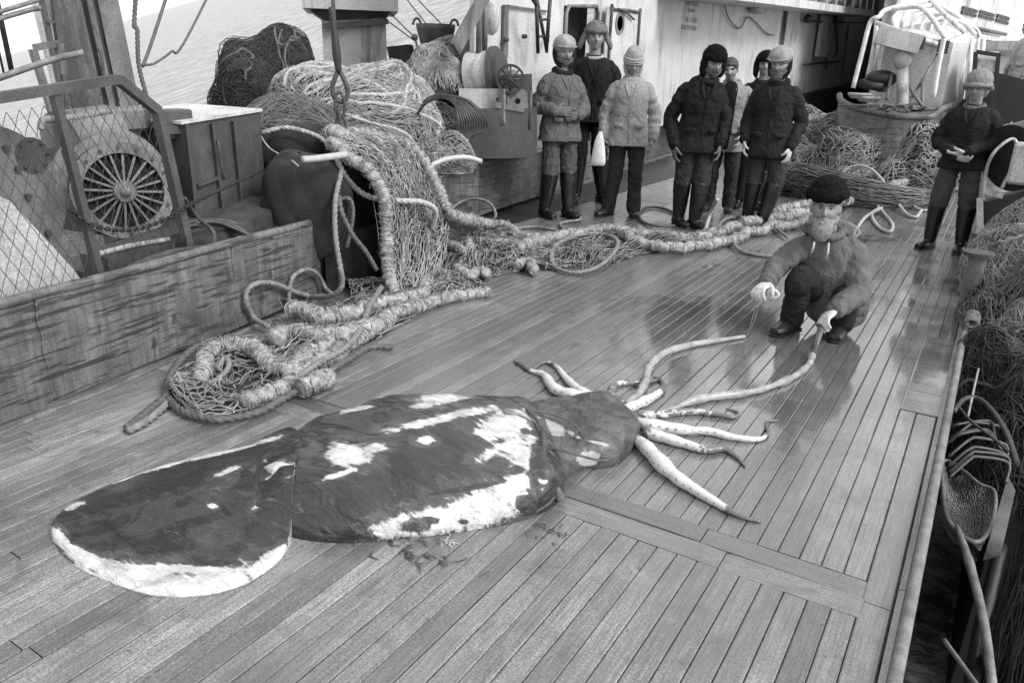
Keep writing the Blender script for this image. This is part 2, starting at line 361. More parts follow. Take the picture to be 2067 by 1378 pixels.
def put_plank(x, y0, y1, w=PW, x1=None, mesh=None, gap=0.0030, z=0.0):
    global NP
    if first: o = first.pop()
    else: o = bpy.data.objects.new('plank', mesh or PMESH); sc.collection.objects.link(o); o.parent = deck_o
    o.data = mesh or PMESH
    if x1 is None: o.location = (x, (y0+y1)/2, z+random.uniform(-0.0016, 0.0006)); o.scale = (w-gap, y1-y0-0.004, 0.019)
    else: o.location = ((x+x1)/2, (y0+y1)/2, z+random.uniform(-0.0012, 0.0006)); o.scale = (x1-x-0.003, y1-y0-gap, 0.019)
    o.rotation_euler = (random.uniform(-1, 1)*0.0004, random.uniform(-1, 1)*0.006, 0)
    NP += 1; return o
YB0, YBM, YB1 = 2.205, 2.315, 2.415
for i, (xa, xb) in enumerate(((-4.2,-2.35),(-2.35,-0.52),(-0.52,-0.07))):
    put_plank(xa, YB0, YBM, x1=xb, mesh=PMX)
for i, (xa, xb) in enumerate(((-4.2,-2.9),(-2.9,-0.62),(-0.62,-0.07))):
    put_plank(xa, YBM, YB1, x1=xb, mesh=PMX)
ncol = int((-0.1+4.0)/PW)
rr = random.Random(3); LONG = []
def bwx(y): return -3.29-0.153*y
for k in range(-46, 12):
    xs = X0+PW*(k+0.5)
    if xs > -0.09: continue
    # aft of the cross plank
    if xs > -3.75:
        cut = [-1.2]
        if xs < -0.3 and rr.random() < 0.45: cut.append(rr.uniform(0.4, 1.6))
        if k == -14: cut = [-1.2, 1.38]
        cut.append(YB0)
        for a, b in zip(cut[:-1], cut[1:]): put_plank(xs, a, b)
    y = YB1; 
    while y < 15.5:
        L = rr.uniform(2.2, 4.6) if y > YB1 else rr.uniform(1.0, 4.0)
        y2 = min(y+L, 16)
        if xs > bwx(y2)-0.1: LONG.append((y, xs, y2))
        y = y2
LONG.sort(); rest = MB()
for j, (a, xs, b) in enumerate(LONG):
    if NP < 291: put_plank(xs, a, b)
    else:
        rest.hexa([(xs-PW/2+.003,a+.002,-.019),(xs+PW/2-.003,a+.002,-.019),(xs+PW/2-.003,b-.002,-.019),(xs-PW/2+.003,b-.002,-.019),
                   (xs-PW/2+.003,a+.002,-.001),(xs+PW/2-.003,a+.002,-.001),(xs+PW/2-.003,b-.002,-.001),(xs-PW/2+.003,b-.002,-.001)])
for k in range(-70, 30):                               # beyond: the narrow lines are still real seams, joined
    xs = X0+PW*(k+0.5); rest.hexa([(xs-PW/2+.003,16,-.019),(xs+PW/2-.003,16,-.019),(xs+PW/2-.003,44,-.019),(xs-PW/2+.003,44,-.019),
                   (xs-PW/2+.003,16,-.001),(xs+PW/2-.003,16,-.001),(xs+PW/2-.003,44,-.001),(xs-PW/2+.003,44,-.001)])
for k in range(12, 30):
    xs = X0+PW*(k+0.5); rest.hexa([(xs-PW/2+.003,6.3,-.019),(xs+PW/2-.003,6.3,-.019),(xs+PW/2-.003,16,-.019),(xs-PW/2+.003,16,-.019),
                   (xs-PW/2+.003,6.3,-.001),(xs+PW/2-.003,6.3,-.001),(xs+PW/2-.003,16,-.001),(xs-PW/2+.003,16,-.001)])
tag(rest.build('far_planking', M['wood'], deck_o, smooth=False), kind='stuff')
# margin board beside the starboard coaming
for a, b in ((-1.2, 0.9), (0.9, 2.3), (2.3, 4.0), (5.35, 7.9)): put_plank(-0.0375, a, b, w=0.090)
# worn repair patch of short athwart boards near the starboard edge
yy = 4.0
while yy < 5.3:
    put_plank(-0.16, yy, yy+0.15, x1=0.02, mesh=PMX, z=0.004); yy += 0.15
# ---- sea: heeled against the ship (port side), with a strip of water to starboard
n = NT('sea_water'); w1 = n.noise(n.coord('World', (1, 0.5, 1), (0, 0, 0.5)), 0.9, 8, 0.68, 0.3); w2 = n.noise(n.coord('World', (1, 0.6, 1), (0, 0, -0.3)), 0.12, 5, 0.6)
nb = n.bump(w1, 0.9, 0.9); nb = n.bump(w2, 0.7, 2.0, nb)
M['sea'] = n.out(n.mix(n.ramp(w1, [(0.38, 0), (0.62, 1)]), 0.16, 0.42), 0.3, nb)
n = NT('churned_water'); w1 = n.noise(n.coord('World', (1, 1.4, 1)), 3.6, 8, 0.72, .5)
M['foam'] = n.out(n.ramp(w1, [(0.36, 0.05), (0.48, 0.3), (0.58, 0.75)]), 0.4, n.bump(w1, 0.8, 0.2))
sm = MB(); seaz = lambda x, y: -4+0.1442*x+0.2948*y
xs_ = -7.4-np.r_[0, np.geomspace(2, 7000, 40)]; ys_ = np.r_[-np.geomspace(3000, 3, 24), 0, np.geomspace(3, 7000, 44)]
XX, YY = np.meshgrid(xs_, ys_, indexing='ij'); ZZ = seaz(XX, YY)
wv = Wav(5, 0.5, 3, 2)(np.stack([XX, YY], -1))*0.12*np.exp(-np.hypot(XX, YY)/60)
sm.sheet(np.stack([XX, YY, ZZ+wv], -1))
tag(sm.build('sea', M['sea']), kind='structure', label='pale choppy sea rising beyond the port side')
sm = MB(); XX, YY = np.meshgrid(np.linspace(-.3, 40, 60), np.linspace(-20, 26, 60), indexing='ij')
sm.sheet(np.stack([XX, YY, -2.9+0.12*Wav(8, 1.2, 3, 2)(np.stack([XX, YY], -1))], -1))
tag(sm.build('water', M['foam']), kind='structure', label='churned water far below the starboard edge')
# ---- steel floor behind the port coaming and the hull below
hl = MB(); hl.hexa([(-9,-3,-0.3),(-3.2,-3,-0.3),(-3.2,6,-0.3),(-9,6,-0.3),(-9,-3,-0.03),(-3.2,-3,-0.03),(-3.2,6,-0.03),(-9,6,-0.03)])
hl.hexa([(-9,-3,-6),(0.0,-3,-6),(0.0,60,-6),(-9,60,-6),(-9,-3,-.31),(0.0,-3,-.31),(0.0,60,-.31),(-9,60,-.31)])
tag(hl.build('hull', M['black'], smooth=False), kind='structure', label='dark steel hull under the deck')
# ================================================================ THE SQUID
n = NT('squid_skin'); at = n.n('Attribute', attribute_name='tint').outputs['Fac']
co = n.coord('World', (1, 1, 1)); f1 = n.noise(n.coord('World', (6, 6, 6), (0, 0, 0.85)), 2.2, 8, 0.65, 0.6)
st = n.noise(n.coord('World', (0.9, 5.5, 3), (0, 0, -0.45)), 6, 8, 0.68, 0.5)
edge = n.math('ADD', at, n.math('MULTIPLY', n.math('SUBTRACT', st, 0.5), 0.95)); edge = n.math('ADD', edge, n.math('MULTIPLY', n.math('SUBTRACT', f1, 0.5), 0.6))
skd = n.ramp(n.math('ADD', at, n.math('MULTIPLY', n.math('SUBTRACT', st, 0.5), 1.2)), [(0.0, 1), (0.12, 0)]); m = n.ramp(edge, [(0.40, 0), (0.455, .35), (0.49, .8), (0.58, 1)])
sk = n.mix(n.ramp(f1, [(0.3, 0), (0.7, 1)]), 0.028, 0.068); sk = n.mix(n.ramp(n.noise(co, 55, 5, 0.7), [(0.35, 0), (0.75, 0.7)]), sk, 0.035)
sk = n.mix(n.ramp(st, [(0.63, 0), (0.74, 0.6)]), sk, 0.22)
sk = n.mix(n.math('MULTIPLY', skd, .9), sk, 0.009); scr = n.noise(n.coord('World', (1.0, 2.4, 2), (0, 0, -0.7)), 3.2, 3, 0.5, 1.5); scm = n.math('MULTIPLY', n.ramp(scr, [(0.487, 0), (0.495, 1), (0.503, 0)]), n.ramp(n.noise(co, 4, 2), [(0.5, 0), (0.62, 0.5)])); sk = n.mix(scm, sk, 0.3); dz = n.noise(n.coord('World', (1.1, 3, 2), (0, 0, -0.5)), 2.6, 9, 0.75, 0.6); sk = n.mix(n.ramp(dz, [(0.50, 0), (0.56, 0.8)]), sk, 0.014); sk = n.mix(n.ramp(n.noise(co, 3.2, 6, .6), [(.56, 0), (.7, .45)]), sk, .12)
wh = n.mix(n.ramp(n.noise(co, 16, 6, 0.65), [(0.35, 0), (0.65, 1)]), 0.42, 0.66)
wr = n.noise(n.coord('World', (1.2, 3.2, 3), (0, 0, -0.45)), 5, 5, 0.55, 1.2); nb = n.bump(m, 0.6, 0.004); nb = n.bump(wr, 0.9, 0.035, nb); nb = n.bump(st, 0.8, 0.014, nb); nb = n.bump(n.noise(co, 90, 4, 0.6), 0.25, 0.002, nb)
M['squid'] = n.out(n.mix(m, sk, wh), n.mix(m, 0.33, 0.42), nb, Coat_Weight=0.6, Coat_Roughness=0.1)
n = NT('squid_head_skin'); co = n.coord('World'); f1 = n.noise(co, 9, 8, 0.62, 0.6); at = n.n('Attribute', attribute_name='tint').outputs['Fac']
m = n.ramp(n.math('ADD', at, n.math('MULTIPLY', n.math('SUBTRACT', f1, 0.5), 0.7)), [(0.44, 0), (0.52, 1)])
sk = n.mix(n.ramp(f1, [(0.35, 0), (0.65, 1)]), 0.022, 0.10); sk = n.mix(n.ramp(n.noise(co, 40, 5, .7), [(.5, 0), (.7, .5)]), sk, .03)
nb = n.bump(n.noise(co, 5, 6, .6, .8), 1.0, 0.05); nb = n.bump(f1, 0.9, 0.02, nb); nb = n.bump(n.noise(co, 120, 4, 0.6), 0.35, 0.002, nb)
M['squidh'] = n.out(n.mix(m, sk, 0.34), 0.48, nb, Coat_Weight=0.15, Coat_Roughness=0.15)
n = NT('squid_arm_skin'); co = n.coord('World'); f1 = n.noise(co, 30, 6, 0.7, 0.3); at = n.n('Attribute', attribute_name='tint').outputs['Fac']
m = n.ramp(n.math('ADD', at, n.math('MULTIPLY', n.math('SUBTRACT', f1, 0.5), 1.1)), [(0.42, 0), (0.52, 1)])
nb = n.bump(m, 0.5, 0.002); nb = n.bump(n.noise(co, 150, 4), 0.4, 0.002, nb)
M['sucker'] = grey('sucker_rim', .35, .12, 90, .4)
M['squida'] = n.out(n.mix(m, n.mix(f1, 0.05, 0.16), n.mix(n.noise(co, 12, 5, .6), .36, .66)), 0.35, nb, Coat_Weight=0.3, Coat_Roughness=0.15)
M['squidt'] = grey('tentacle_skin', .36, .17, 14, .35, .4, 60, .003)
def lerpst(px, z, N, zin=None):
    P = np.array(px, float); k = np.linspace(0, 1, len(P)); t = np.linspace(0, 1, N)
    Q = cat(P, 12); kk = np.linspace(0, 1, len(Q)); return np.stack([np.interp(t, kk, Q[:, 0]), np.interp(t, kk, Q[:, 1])], 1)
def ell(px, py, E):
    f = np.full(px.shape, -1.0)
    for e in E:
        cx, cy, rx, ry = e[:4]; a = math.radians(e[4] if len(e) > 4 else 0)
        dx, dy = px-cx, py-cy; u = dx*math.cos(a)+dy*math.sin(a); v = -dx*math.sin(a)+dy*math.cos(a)
        f = np.maximum(f, 1.35-np.sqrt((u/rx)**2+(v/ry)**2)*0.9)
    return f
def topx(P):
    c = (P-A(0, 0, CAMH))@CR; return W0/2+FPX*c[..., 0]/-c[..., 2], H0/2-FPX*c[..., 1]/-c[..., 2]
so = G(860, 950)
squid = thing('squid', 'giant dead squid lying on the wet deck, dark torn skin with white patches', 'squid', so)
def body(name, near, far, hs, N, mat, white, dark=(), parent=None, sag=0.62, nph=90, taper=(0, 0)):
    n2 = lerpst(near, 0, N); f2 = lerpst(far, 0, N); h = np.interp(np.linspace(0, 1, N), np.linspace(0, 1, len(hs)), hs)
    ph = np.linspace(0, math.pi, nph); rows = []; w = Wav(21, 6, 4)
    for i in range(N):
        a = G(*n2[i]); b = G(f2[i][0], f2[i][1], h[i]*0.7); b[2] = 0; d = b-a; b = b+nrm(d)*h[i]*0.12
        c = (a+b)/2; hw = (b-a)/2
        x = np.sign(-np.cos(ph))*np.abs(np.cos(ph))**0.8
        P = c+hw*x[:, None]; P[:, 2] = h[i]*np.sin(ph)**sag
        P[:, 2] *= 1-0.10*np.cos(ph)
        rows.append(P)
    P = np.array(rows); wn_ = w(P)*0.012*np.minimum(1, P[..., 2:3]/0.06)[..., 0]
    w2 = Wav(22, 22, 3)(P*A(1, 2.2, 1)); w3 = Wav(23, 13, 3)((P-so)@np.array([[.25*.85,.53,0],[-.25*.53,.85,0],[0,0,1]])); P[..., 2] = np.maximum(0.002, P[..., 2]+wn_*1.6+(w2*0.004+w3*0.008)*(P[..., 2] > 0.03))
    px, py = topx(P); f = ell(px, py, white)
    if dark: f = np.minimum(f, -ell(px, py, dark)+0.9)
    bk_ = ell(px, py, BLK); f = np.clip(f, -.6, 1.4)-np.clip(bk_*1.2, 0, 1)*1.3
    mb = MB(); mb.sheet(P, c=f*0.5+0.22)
    # close both ends with a rounded cap
    for R in (P[0], P[-1]):
        m = R.mean(0); m[2] *= 0.5; k = len(R); v = np.vstack([R, m]); mb.add(v, [(i, i+1, k, k) for i in range(k-1)], np.full(k+1, 0.0))
    return mb.build(name, mat, parent, attr=True)
BLK = [(430,930,170,11,-14),(620,862,60,10,-30),(230,1080,95,24,-6),(330,1100,60,10,-8),(520,1085,45,14,10),(655,1082,85,9,1),(1105,1000,26,26,-30),(1085,955,12,40,0),(640,1040,50,10,0),(790,960,120,6,-8),(1060,1010,16,18,0),(210,985,60,8,-18),(940,985,60,5,-10),(700,862,60,8,-14)]  # black wet skin, plus painted shade under the mantle's near edge
WH = [(700,918,50,24,0),(755,905,28,9,-8),(885,846,112,8,-14),(950,832,50,8,-8),(860,888,19,9),(1022,858,56,28,-6),(985,872,28,8),(893,803,52,12,-5),(855,817,26,6,-8),
      (795,1066,62,22,-14),(880,1050,80,30,-10),(960,1028,80,44,-14),(1030,985,44,60,20),(1052,925,30,50,0),(1018,905,52,16,-22),(1075,890,18,16),(690,955,40,6,-18),(715,826,40,5,-10)]
DK = [(838,1060,32,15,5),(868,1050,20,7,0),(998,948,40,24,-20),(1040,948,15,10),(1088,915,16,34,10),(905,1010,14,5),(935,1052,12,4),(1060,870,10,6)]
near = [(400,1012),(490,1050),(575,1080),(650,1094),(740,1094),(830,1086),(900,1079),(960,1069),(1030,1056),(1085,1040),(1120,1020),(1138,996)]
far = [(380,965),(470,925),(545,893),(592,868),(655,838),(730,815),(800,800),(870,793),(940,791),(1000,797),(1048,806),(1080,818)]
hs = [.012,.05,.095,.125,.155,.185,.205,.215,.215,.205,.185,.15]
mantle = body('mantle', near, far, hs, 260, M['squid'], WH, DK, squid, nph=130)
near = [(1122,992),(1150,962),(1175,948),(1215,944),(1245,938),(1272,915),(1290,885),(1293,866)]
far = [(1068,812),(1100,806),(1140,800),(1180,792),(1215,790),(1245,803),(1266,826),(1280,845)]
hd = body('head', near, far, [.14,.14,.15,.17,.165,.14,.10,.05], 120, M['squidh'], [(1110,862,34,14,20),(1190,926,24,16,0),(1160,878,20,5,30),(1205,893,26,3,12)], (), squid, nph=80)
# mantle rim: a thick torn lip over the neck
rim = MB(); P = []
for (x, y, z) in ((985,799,.10),(1030,806,.16),(1062,826,.17),(1088,852,.175),(1098,885,.165),(1097,925,.14),(1106,960,.10),(1124,990,.05),(1134,1010,.02)): P.append(G(x, y, z))
rim.tube(cat(P, 10), np.interp(np.linspace(0, 1, 81), [0, .2, .7, 1], [.003, .007, .012, .022]), 10, sq=0.8); rim.build('mantle_rim', M['squidh'], squid, attr=True)
for pts in (((1055,822,.165),(1100,830,.165),(1140,842,.165),(1165,860,.155),(1160,880,.15)), ((1090,895,.15),(1130,905,.14),(1165,915,.13),(1205,925,.10),(1235,925,.08)), ((1060,1010,.06),(1090,1000,.07),(1120,975,.06)), ((1080,1030,.04),(1110,1010,.05),(1132,980,.04))):
    t = MB(); t.tube(cat([G(*p)-A(0,0,.006) for p in pts], 8), 0.007, 8, sq=0.5); t.build('skin_fold', M['squidh'], squid, attr=True)
# fin
lo = [(100,1062),(108,1095),(130,1125),(165,1150),(215,1172),(262,1190),(310,1202),(370,1205),(430,1199),(490,1181),(540,1152),(575,1118),(591,1078),(597,1034),(601,990)]
up = [(104,1060),(116,1040),(140,1013),(190,985),(245,962),(320,938),(400,917),(470,901),(540,889),(582,884),(600,893),(607,915),(607,940),(605,965),(602,988)]
N, K = 240, 110
Lp = lerpst(lo, 0, N); Up = lerpst(up, 0, N); La = np.array([G(*p) for p in Lp]); Ua = np.array([G(p[0], p[1], .02) for p in Up])
t = np.linspace(0, 1, K)
P = La[:, None]*(1-t)[None, :, None]+Ua[:, None]*t[None, :, None]
ax0, ax1 = G(190, 1040), G(660, 960); dv = nrm(ax1-ax0); rel = P-ax0; al = rel@dv; dist = np.linalg.norm(rel-al[..., None]*dv, axis=-1)
al = np.clip(al/np.linalg.norm(ax1-ax0), 0, 1.1); edge = np.minimum(t, 1-t)[None, :]*np.linalg.norm(Ua-La, axis=1)[:, None]
z = 0.022*np.minimum(1, (edge/0.03))**0.5+(0.015+0.05*al**1.2)*np.exp(-(dist/(0.15+0.22*al))**2)*np.minimum(1, edge/0.06+al*0.25)
z = np.maximum(z, 0)+0.007*Wav(31, 14, 3)(P)*np.minimum(1, edge/0.05)
sx = np.linspace(0, 1, N)[:, None]
mv = np.array([v.co[:] for v in mantle.data.vertices])[::13]+so; xy = P[..., :2].reshape(-1, 2); zm = np.zeros(len(xy)); 
mb_ = mv[(mv[:, 0] < xy[:, 0].max()+.1)]
for i0 in range(0, len(xy), 2000):
    q = xy[i0:i0+2000]; d2 = ((q[:, None]-mb_[None, :, :2])**2).sum(-1); w_ = np.exp(-d2/(2*.035**2)); sw = w_.sum(1); zm[i0:i0+2000] = np.where(sw > .15, (w_*mb_[None, :, 2]).sum(1)/(sw+1e-9), 0)
zm = zm.reshape(z.shape); wt = 1/(1+np.exp((t[None]-.46)/.03)); wt = np.maximum(wt, 1/(1+np.exp((sx-.88)/.012))); off_ = .004+.010/(1+np.exp((t[None]-.42)/.03)); over = np.maximum(z, zm+off_); under = np.minimum(z, np.maximum(zm-.003, .004)); inm = zm > .02
z = np.where(inm, over*wt+under*(1-wt), z)
P[..., 2] = np.maximum(0.004, z)
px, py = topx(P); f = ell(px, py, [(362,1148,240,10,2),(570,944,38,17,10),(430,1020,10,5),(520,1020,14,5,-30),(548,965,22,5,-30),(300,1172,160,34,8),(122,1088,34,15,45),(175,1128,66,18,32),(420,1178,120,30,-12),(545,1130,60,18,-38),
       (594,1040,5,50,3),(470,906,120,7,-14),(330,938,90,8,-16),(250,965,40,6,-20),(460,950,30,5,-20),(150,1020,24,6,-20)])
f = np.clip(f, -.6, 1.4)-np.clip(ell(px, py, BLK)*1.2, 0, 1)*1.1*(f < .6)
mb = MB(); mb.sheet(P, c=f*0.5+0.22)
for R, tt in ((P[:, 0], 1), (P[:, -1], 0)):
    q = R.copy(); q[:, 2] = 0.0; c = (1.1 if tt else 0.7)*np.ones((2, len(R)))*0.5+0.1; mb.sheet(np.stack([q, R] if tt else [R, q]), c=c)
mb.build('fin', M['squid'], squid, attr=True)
tp = MB(); 0 and tp.tube(cat([G(140,1118,.0),G(110,1135,.01),G(112,1152,.01),G(150,1172,.008),G(180,1168,.004)], 6), [.01]*3+[.02]*19+[.008]*3, 8, sq=0.5); 
def arm(name, pts, rs, tint, suck=None, zl=0.9, label=None, par=None, mat='squida'):
    c = cat([[p[0], p[1], p[2] if len(p) > 2 else -1] for p in pts], 14); rad = np.interp(np.linspace(0, 1, len(c)), np.linspace(0, 1, len(rs)), rs)
    P = np.array([G(a, b, (z if z >= 0 else r*zl)) for (a, b, z), r in zip(c, rad)]); P, s = resamp(np.c_[P, rad], 0.012); rad = P[:, 3]; P = P[:, :3]
    w = Wav(len(pts)+int(pts[0][0]), 30, 2); w9 = Wav(77, 90, 2); rad = rad*(1+0.12*w(P)+.07*w9(P)); k = np.linspace(0, 1, len(P)); tn = np.interp(k, np.linspace(0, 1, len(tint)), tint)
    mb = MB(); mb.tube(P, rad, 16, c=np.repeat(tn[:, None], 16, 1)); o = mb.build(name, M[mat], par or squid, attr=True)
    if suck:                                          # two rows of cup-shaped suckers on the chosen side
        sb = MB(); T, Nn, B = frames(P)
        for side in (-1, 1):
            for i in range(2, len(P)-3, 3):
                sd = np.cross(T[i], A(0, 0, 1)); d = nrm(sd*side+A(0, 0, 0.25+.3*RS.rand())); r = rad[i]*(.13+.1*RS.rand())
                if r < 0.0015: continue
                sb.cyl(P[i]+d*rad[i]*0.9, P[i]+d*(rad[i]*1.0+r), r, 7, r*0.8)
        tag(sb.build('suckers', M['sucker'], o), kind='stuff')
    return o
arm('arm', [(1282,884),(1305,903),(1330,930),(1365,962),(1410,992),(1450,1016),(1490,1040),(1536,1053)], [.026,.034,.032,.028,.022,.016,.010,.004], [.1,1.1,1.2,1.2,1.1,.9,.3,.1], suck=1)
arm('arm', [(1262,846),(1315,858),(1372,866),(1430,870),(1480,882),(1530,886),(1550,874),(1547,852),(1572,848)], [.026,.032,.028,.022,.016,.012,.009,.005,.003], [.1,1.2,1.0,1.0,1.1,1.1,.3,.4,.1], suck=1)
arm('arm', [(1300,872),(1345,884),(1385,896),(1425,908),(1460,905),(1488,922),(1505,942)], [.024,.027,.024,.019,.015,.010,.004], [.2,1.1,.9,.45,.2,.1,.1], suck=1)
arm('arm', [(1292,838),(1340,836),(1395,830),(1445,836),(1480,842),(1490,832),(1466,824)], [.02,.017,.016,.014,.01,.007,.003], [.5,.5,.4,.5,.2,.1,.1], suck=-1)
arm('arm', [(1205,803),(1160,797),(1120,784),(1098,756),(1072,748),(1052,734),(1038,729)], [.032,.03,.03,.02,.013,.013,.011], [1.1,1.2,1.2,1.1,.9,.2,.0], suck=-1)
arm('arm', [(1200,800),(1172,788),(1144,764),(1122,738),(1098,731),(1078,744),(1070,752)], [.026,.024,.019,.013,.01,.009,.005], [1.1,1.2,1.1,1.0,.4,.3,.2], suck=1)
arm('arm', [(1258,815),(1238,800),(1234,783),(1255,773),(1285,772),(1310,770),(1330,766)], [.022,.018,.016,.015,.015,.013,.008], [.3,.4,.4,.5,.4,.2,.1], suck=-1)
arm('arm', [(1262,826),(1290,814),(1322,798),(1338,782),(1334,766),(1320,762)], [.026,.026,.022,.015,.011,.006], [1.0,1.2,1.1,.3,.2,.1], suck=1)
arm('tentacle', [(1262,815),(1285,800),(1302,772),(1310,742),(1338,714),(1390,697),(1450,687),(1503,679)], [.018,.020,.022,.022,.020,.018,.016,.012], [.6,.55,.6,.65,.6,.7,.65,.6], mat='squidt')
hand_r = DP(1662, 646, float(np.hypot(*G(1648, 706)[:2]))-0.02)
arm('tentacle', [(1285,846),(1350,828),(1400,808),(1450,799),(1510,792),(1560,778),(1605,758),(1632,736),(1640,716)], [.010,.012,.022,.021,.020,.019,.018,.018,.017], [.3,.5,.8,.8,.7,.65,.6,.6,.5], mat='squidt')
tb = MB(); a = G(1640, 716, .02); b = hand_r+A(0, 0, -.02); c = cat([a, a*0.7+b*0.3+A(0, 0, 0.01), b*0.8+a*0.2, b, b+A(-.035, .0, -.02)], 8)
tb.tube(c, np.r_[np.linspace(.018, .02, 20), np.linspace(.02, .012, len(c)-20)], 10, sq=0.55); tb.build('tentacle_club', M['squidh'], squid, attr=True)
# torn scraps on the planks
for (x, y, r, lab, mt) in ((905,1093,.03,'small white scrap of flesh on the planks below the squid mantle','squid'),(1108,1072,.05,'dark scrap of torn skin on the planks beside the mantle opening','squidh'),(800,1098,.07,'ragged dark shreds of skin along the lower edge of the mantle','squidh')):
    mb = MB(); g0 = G(x, y, 0)
    for q in range(14 if r < .06 else 45):
        p = g0+A(RS.normal()*r*(0.6 if r < .06 else 2.2), RS.normal()*r*0.5, 0.003); ang = RS.rand()*6.28; L = r*(0.3+RS.rand()*0.8)
        pts = [p, p+A(math.cos(ang)*L*.5, math.sin(ang)*L*.5, RS.rand()*.012), p+A(math.cos(ang+.6)*L, math.sin(ang+.6)*L, .004)]
        mb.tube(cat(pts, 5)+A(0,0,-.002), np.r_[np.linspace(.0005, r*.07, 6), np.linspace(r*.07, .0005, 5)], 6, sq=0.35, c=(1.0 if mt == 'squid' else 0.0))
    tag(mb.build('skin_scrap', M['squid' if mt == 'squid' else 'squidh'], org=g0, attr=True), lab, 'scrap')
# ================================================================ PORT COAMING AND GEAR BEHIND IT
n = NT('coaming_paint'); co = n.coord('World'); st = n.noise(n.coord('World', (1, 1, 14)), 3.5, 7, 0.62, 0.5)
v = n.noise(n.coord('World', (14, 14, 1.2)), 2.0, 7, 0.65); b1 = n.noise(co, 3.2, 7, 0.6, 0.5); sp = n.noise(co, 7, 4, 0.6)
col = n.mix(n.ramp(b1, [(0.3, 0), (0.7, 1)]), 0.08, 0.19); col = n.mix(n.ramp(v, [(0.4, 0.6), (0.6, 0)]), col, 0.045); col = n.mix(1.0, col, n.ramp(n.noise(co, 150, 4, .7), [(.3, .55), (.7, 1.4)]), 'MULTIPLY')
col = n.mix(n.ramp(st, [(0.41, 0.9), (0.47, 0)]), col, 0.025); col = n.mix(n.ramp(n.noise(co, 1.6, 8, .7, .6), [(.52, 0), (.64, .7)]), col, .035); col = n.mix(n.ramp(sp, [(0.62, 0), (0.68, 0.85)]), col, 0.03)
nb = n.bump(st, 0.5, 0.006); nb = n.bump(n.noise(co, 90, 5, 0.7), 0.3, 0.002, nb)
M['coam'] = n.out(col, 0.42, nb)
def bp(y, z, off=0.0): return A(-3.29-0.153*y-off, y, z)
co1 = thing('coaming', 'rusty knee high steel coaming along the port side, pipe rail on top, nearest the camera', 'coaming', bp(1.5, 0))
SE = [-1.5, 0.35, 1.64, 2.86, 3.62]; rt = random.Random(4)
for i in range(len(SE)-1):
    m = MB(); a, b = SE[i]+.003, SE[i+1]-.003; ny = 24; nz_ = 10
    ys = np.linspace(a, b, ny); zs = np.linspace(0.03, 0.53, nz_); YY, ZZ = np.meshgrid(ys, zs, indexing='ij')
    XX = -3.29-0.153*YY+0.006*Wav(60+i, 5, 2)(np.stack([YY*0, YY, ZZ], -1)); m.sheet(np.stack([XX, YY, ZZ], -1)); 
    m.hexa([bp(a,.03,.05),bp(b,.03,.05),bp(b,.03,.012),bp(a,.03,.012),bp(a,.53,.05),bp(b,.53,.05),bp(b,.53,.012),bp(a,.53,.012)])
    m.build('steel_plate', M['coam'], co1)
    if i: w = MB(); w.tube(cat([bp(a-.003, z, -.004)+A(0, 0.004*math.sin(z*40), 0) for z in np.linspace(.04, .52, 14)], 2), 0.007, 6); w.build('weld_seam', M['coam'], co1)
m = MB(); m.tube(cat([bp(y, 0.545+0.004*math.sin(y*5), 0.012) for y in np.linspace(-1.5, 3.60, 22)], 3), 0.026, 12); m.build('top_rail', M['coam'], co1)
m = MB(); m.prism([bp(3.62,.03),bp(3.62,.53),bp(3.74,.50,.05),bp(3.80,.40,.1),bp(3.82,.03,.1)], (-.02,.0,0)); m.build('end_plate', M['coam'], co1, smooth=False)
m = MB(); r = np.array([bp(y, 0.002, -0.028+0.012*math.sin(y*9)) for y in np.linspace(-1.5, 3.8, 60)]); m.tube(r, 0.02, 6, sq=0.6); m.build('caulking_bead', M['mgrey'], co1)
# second coaming, further up the deck
c0 = G(968, 438); c1 = G(1356, 311); cA = G(872, 442); hz = 0.56
co2 = thing('coaming', 'dark streaked steel coaming corner behind the draped net, farther up the port side', 'coaming', c0)
def wallseg(a, b, z0, z1, t, name, mat, par, k=1):
    a, b = A(a[0], a[1], 0), A(b[0], b[1], 0); d = nrm(b-a); nn = A(d[1], -d[0], 0)*t
    for i in range(k):
        p = a+(b-a)*(i/k)+d*.004; q = a+(b-a)*((i+1)/k)-d*.004; m = MB()
        m.hexa([p+A(0,0,z0),q+A(0,0,z0),q-nn+A(0,0,z0),p-nn+A(0,0,z0),p+A(0,0,z1),q+A(0,0,z1),q-nn+A(0,0,z1),p-nn+A(0,0,z1)]); m.build(name, mat, par, smooth=False)
wallseg(c0, c1, .02, hz, .04, 'steel_plate', M['coam'], co2, 5); wallseg(cA, c0, .02, hz-.004, .04, 'steel_plate', M['coam'], co2, 1)
m = MB(); m.tube(cat([cA+A(0,0,hz+.02), (cA+c0)/2+A(0,0,hz+.015), c0+A(0,0,hz+.02), c0*.6+c1*.4+A(0,0,hz+.02), c1+A(0,0,hz+.02)], 6), .028, 8); m.build('top_rail', M['mgrey'], co2)
# covered hatch top behind that corner
m = MB(); q = [c0+A(-.1,.1,hz-.02), c0+(c1-c0)*.25+A(-.1,0,hz), c0+(c1-c0)*.25+A(-1.3,.1,hz+.05), c0+A(-1.3,.2,hz+.02)]
m.prism(q, (0, 0, .03)); m.prism([A(p[0], p[1], -.02) for p in q], (0, 0, hz-.03)); tag(m.build('hatch_cover', M['dgrey'], org=c0, smooth=False), 'flat dark canvas hatch top behind the coaming corner', 'hatch')
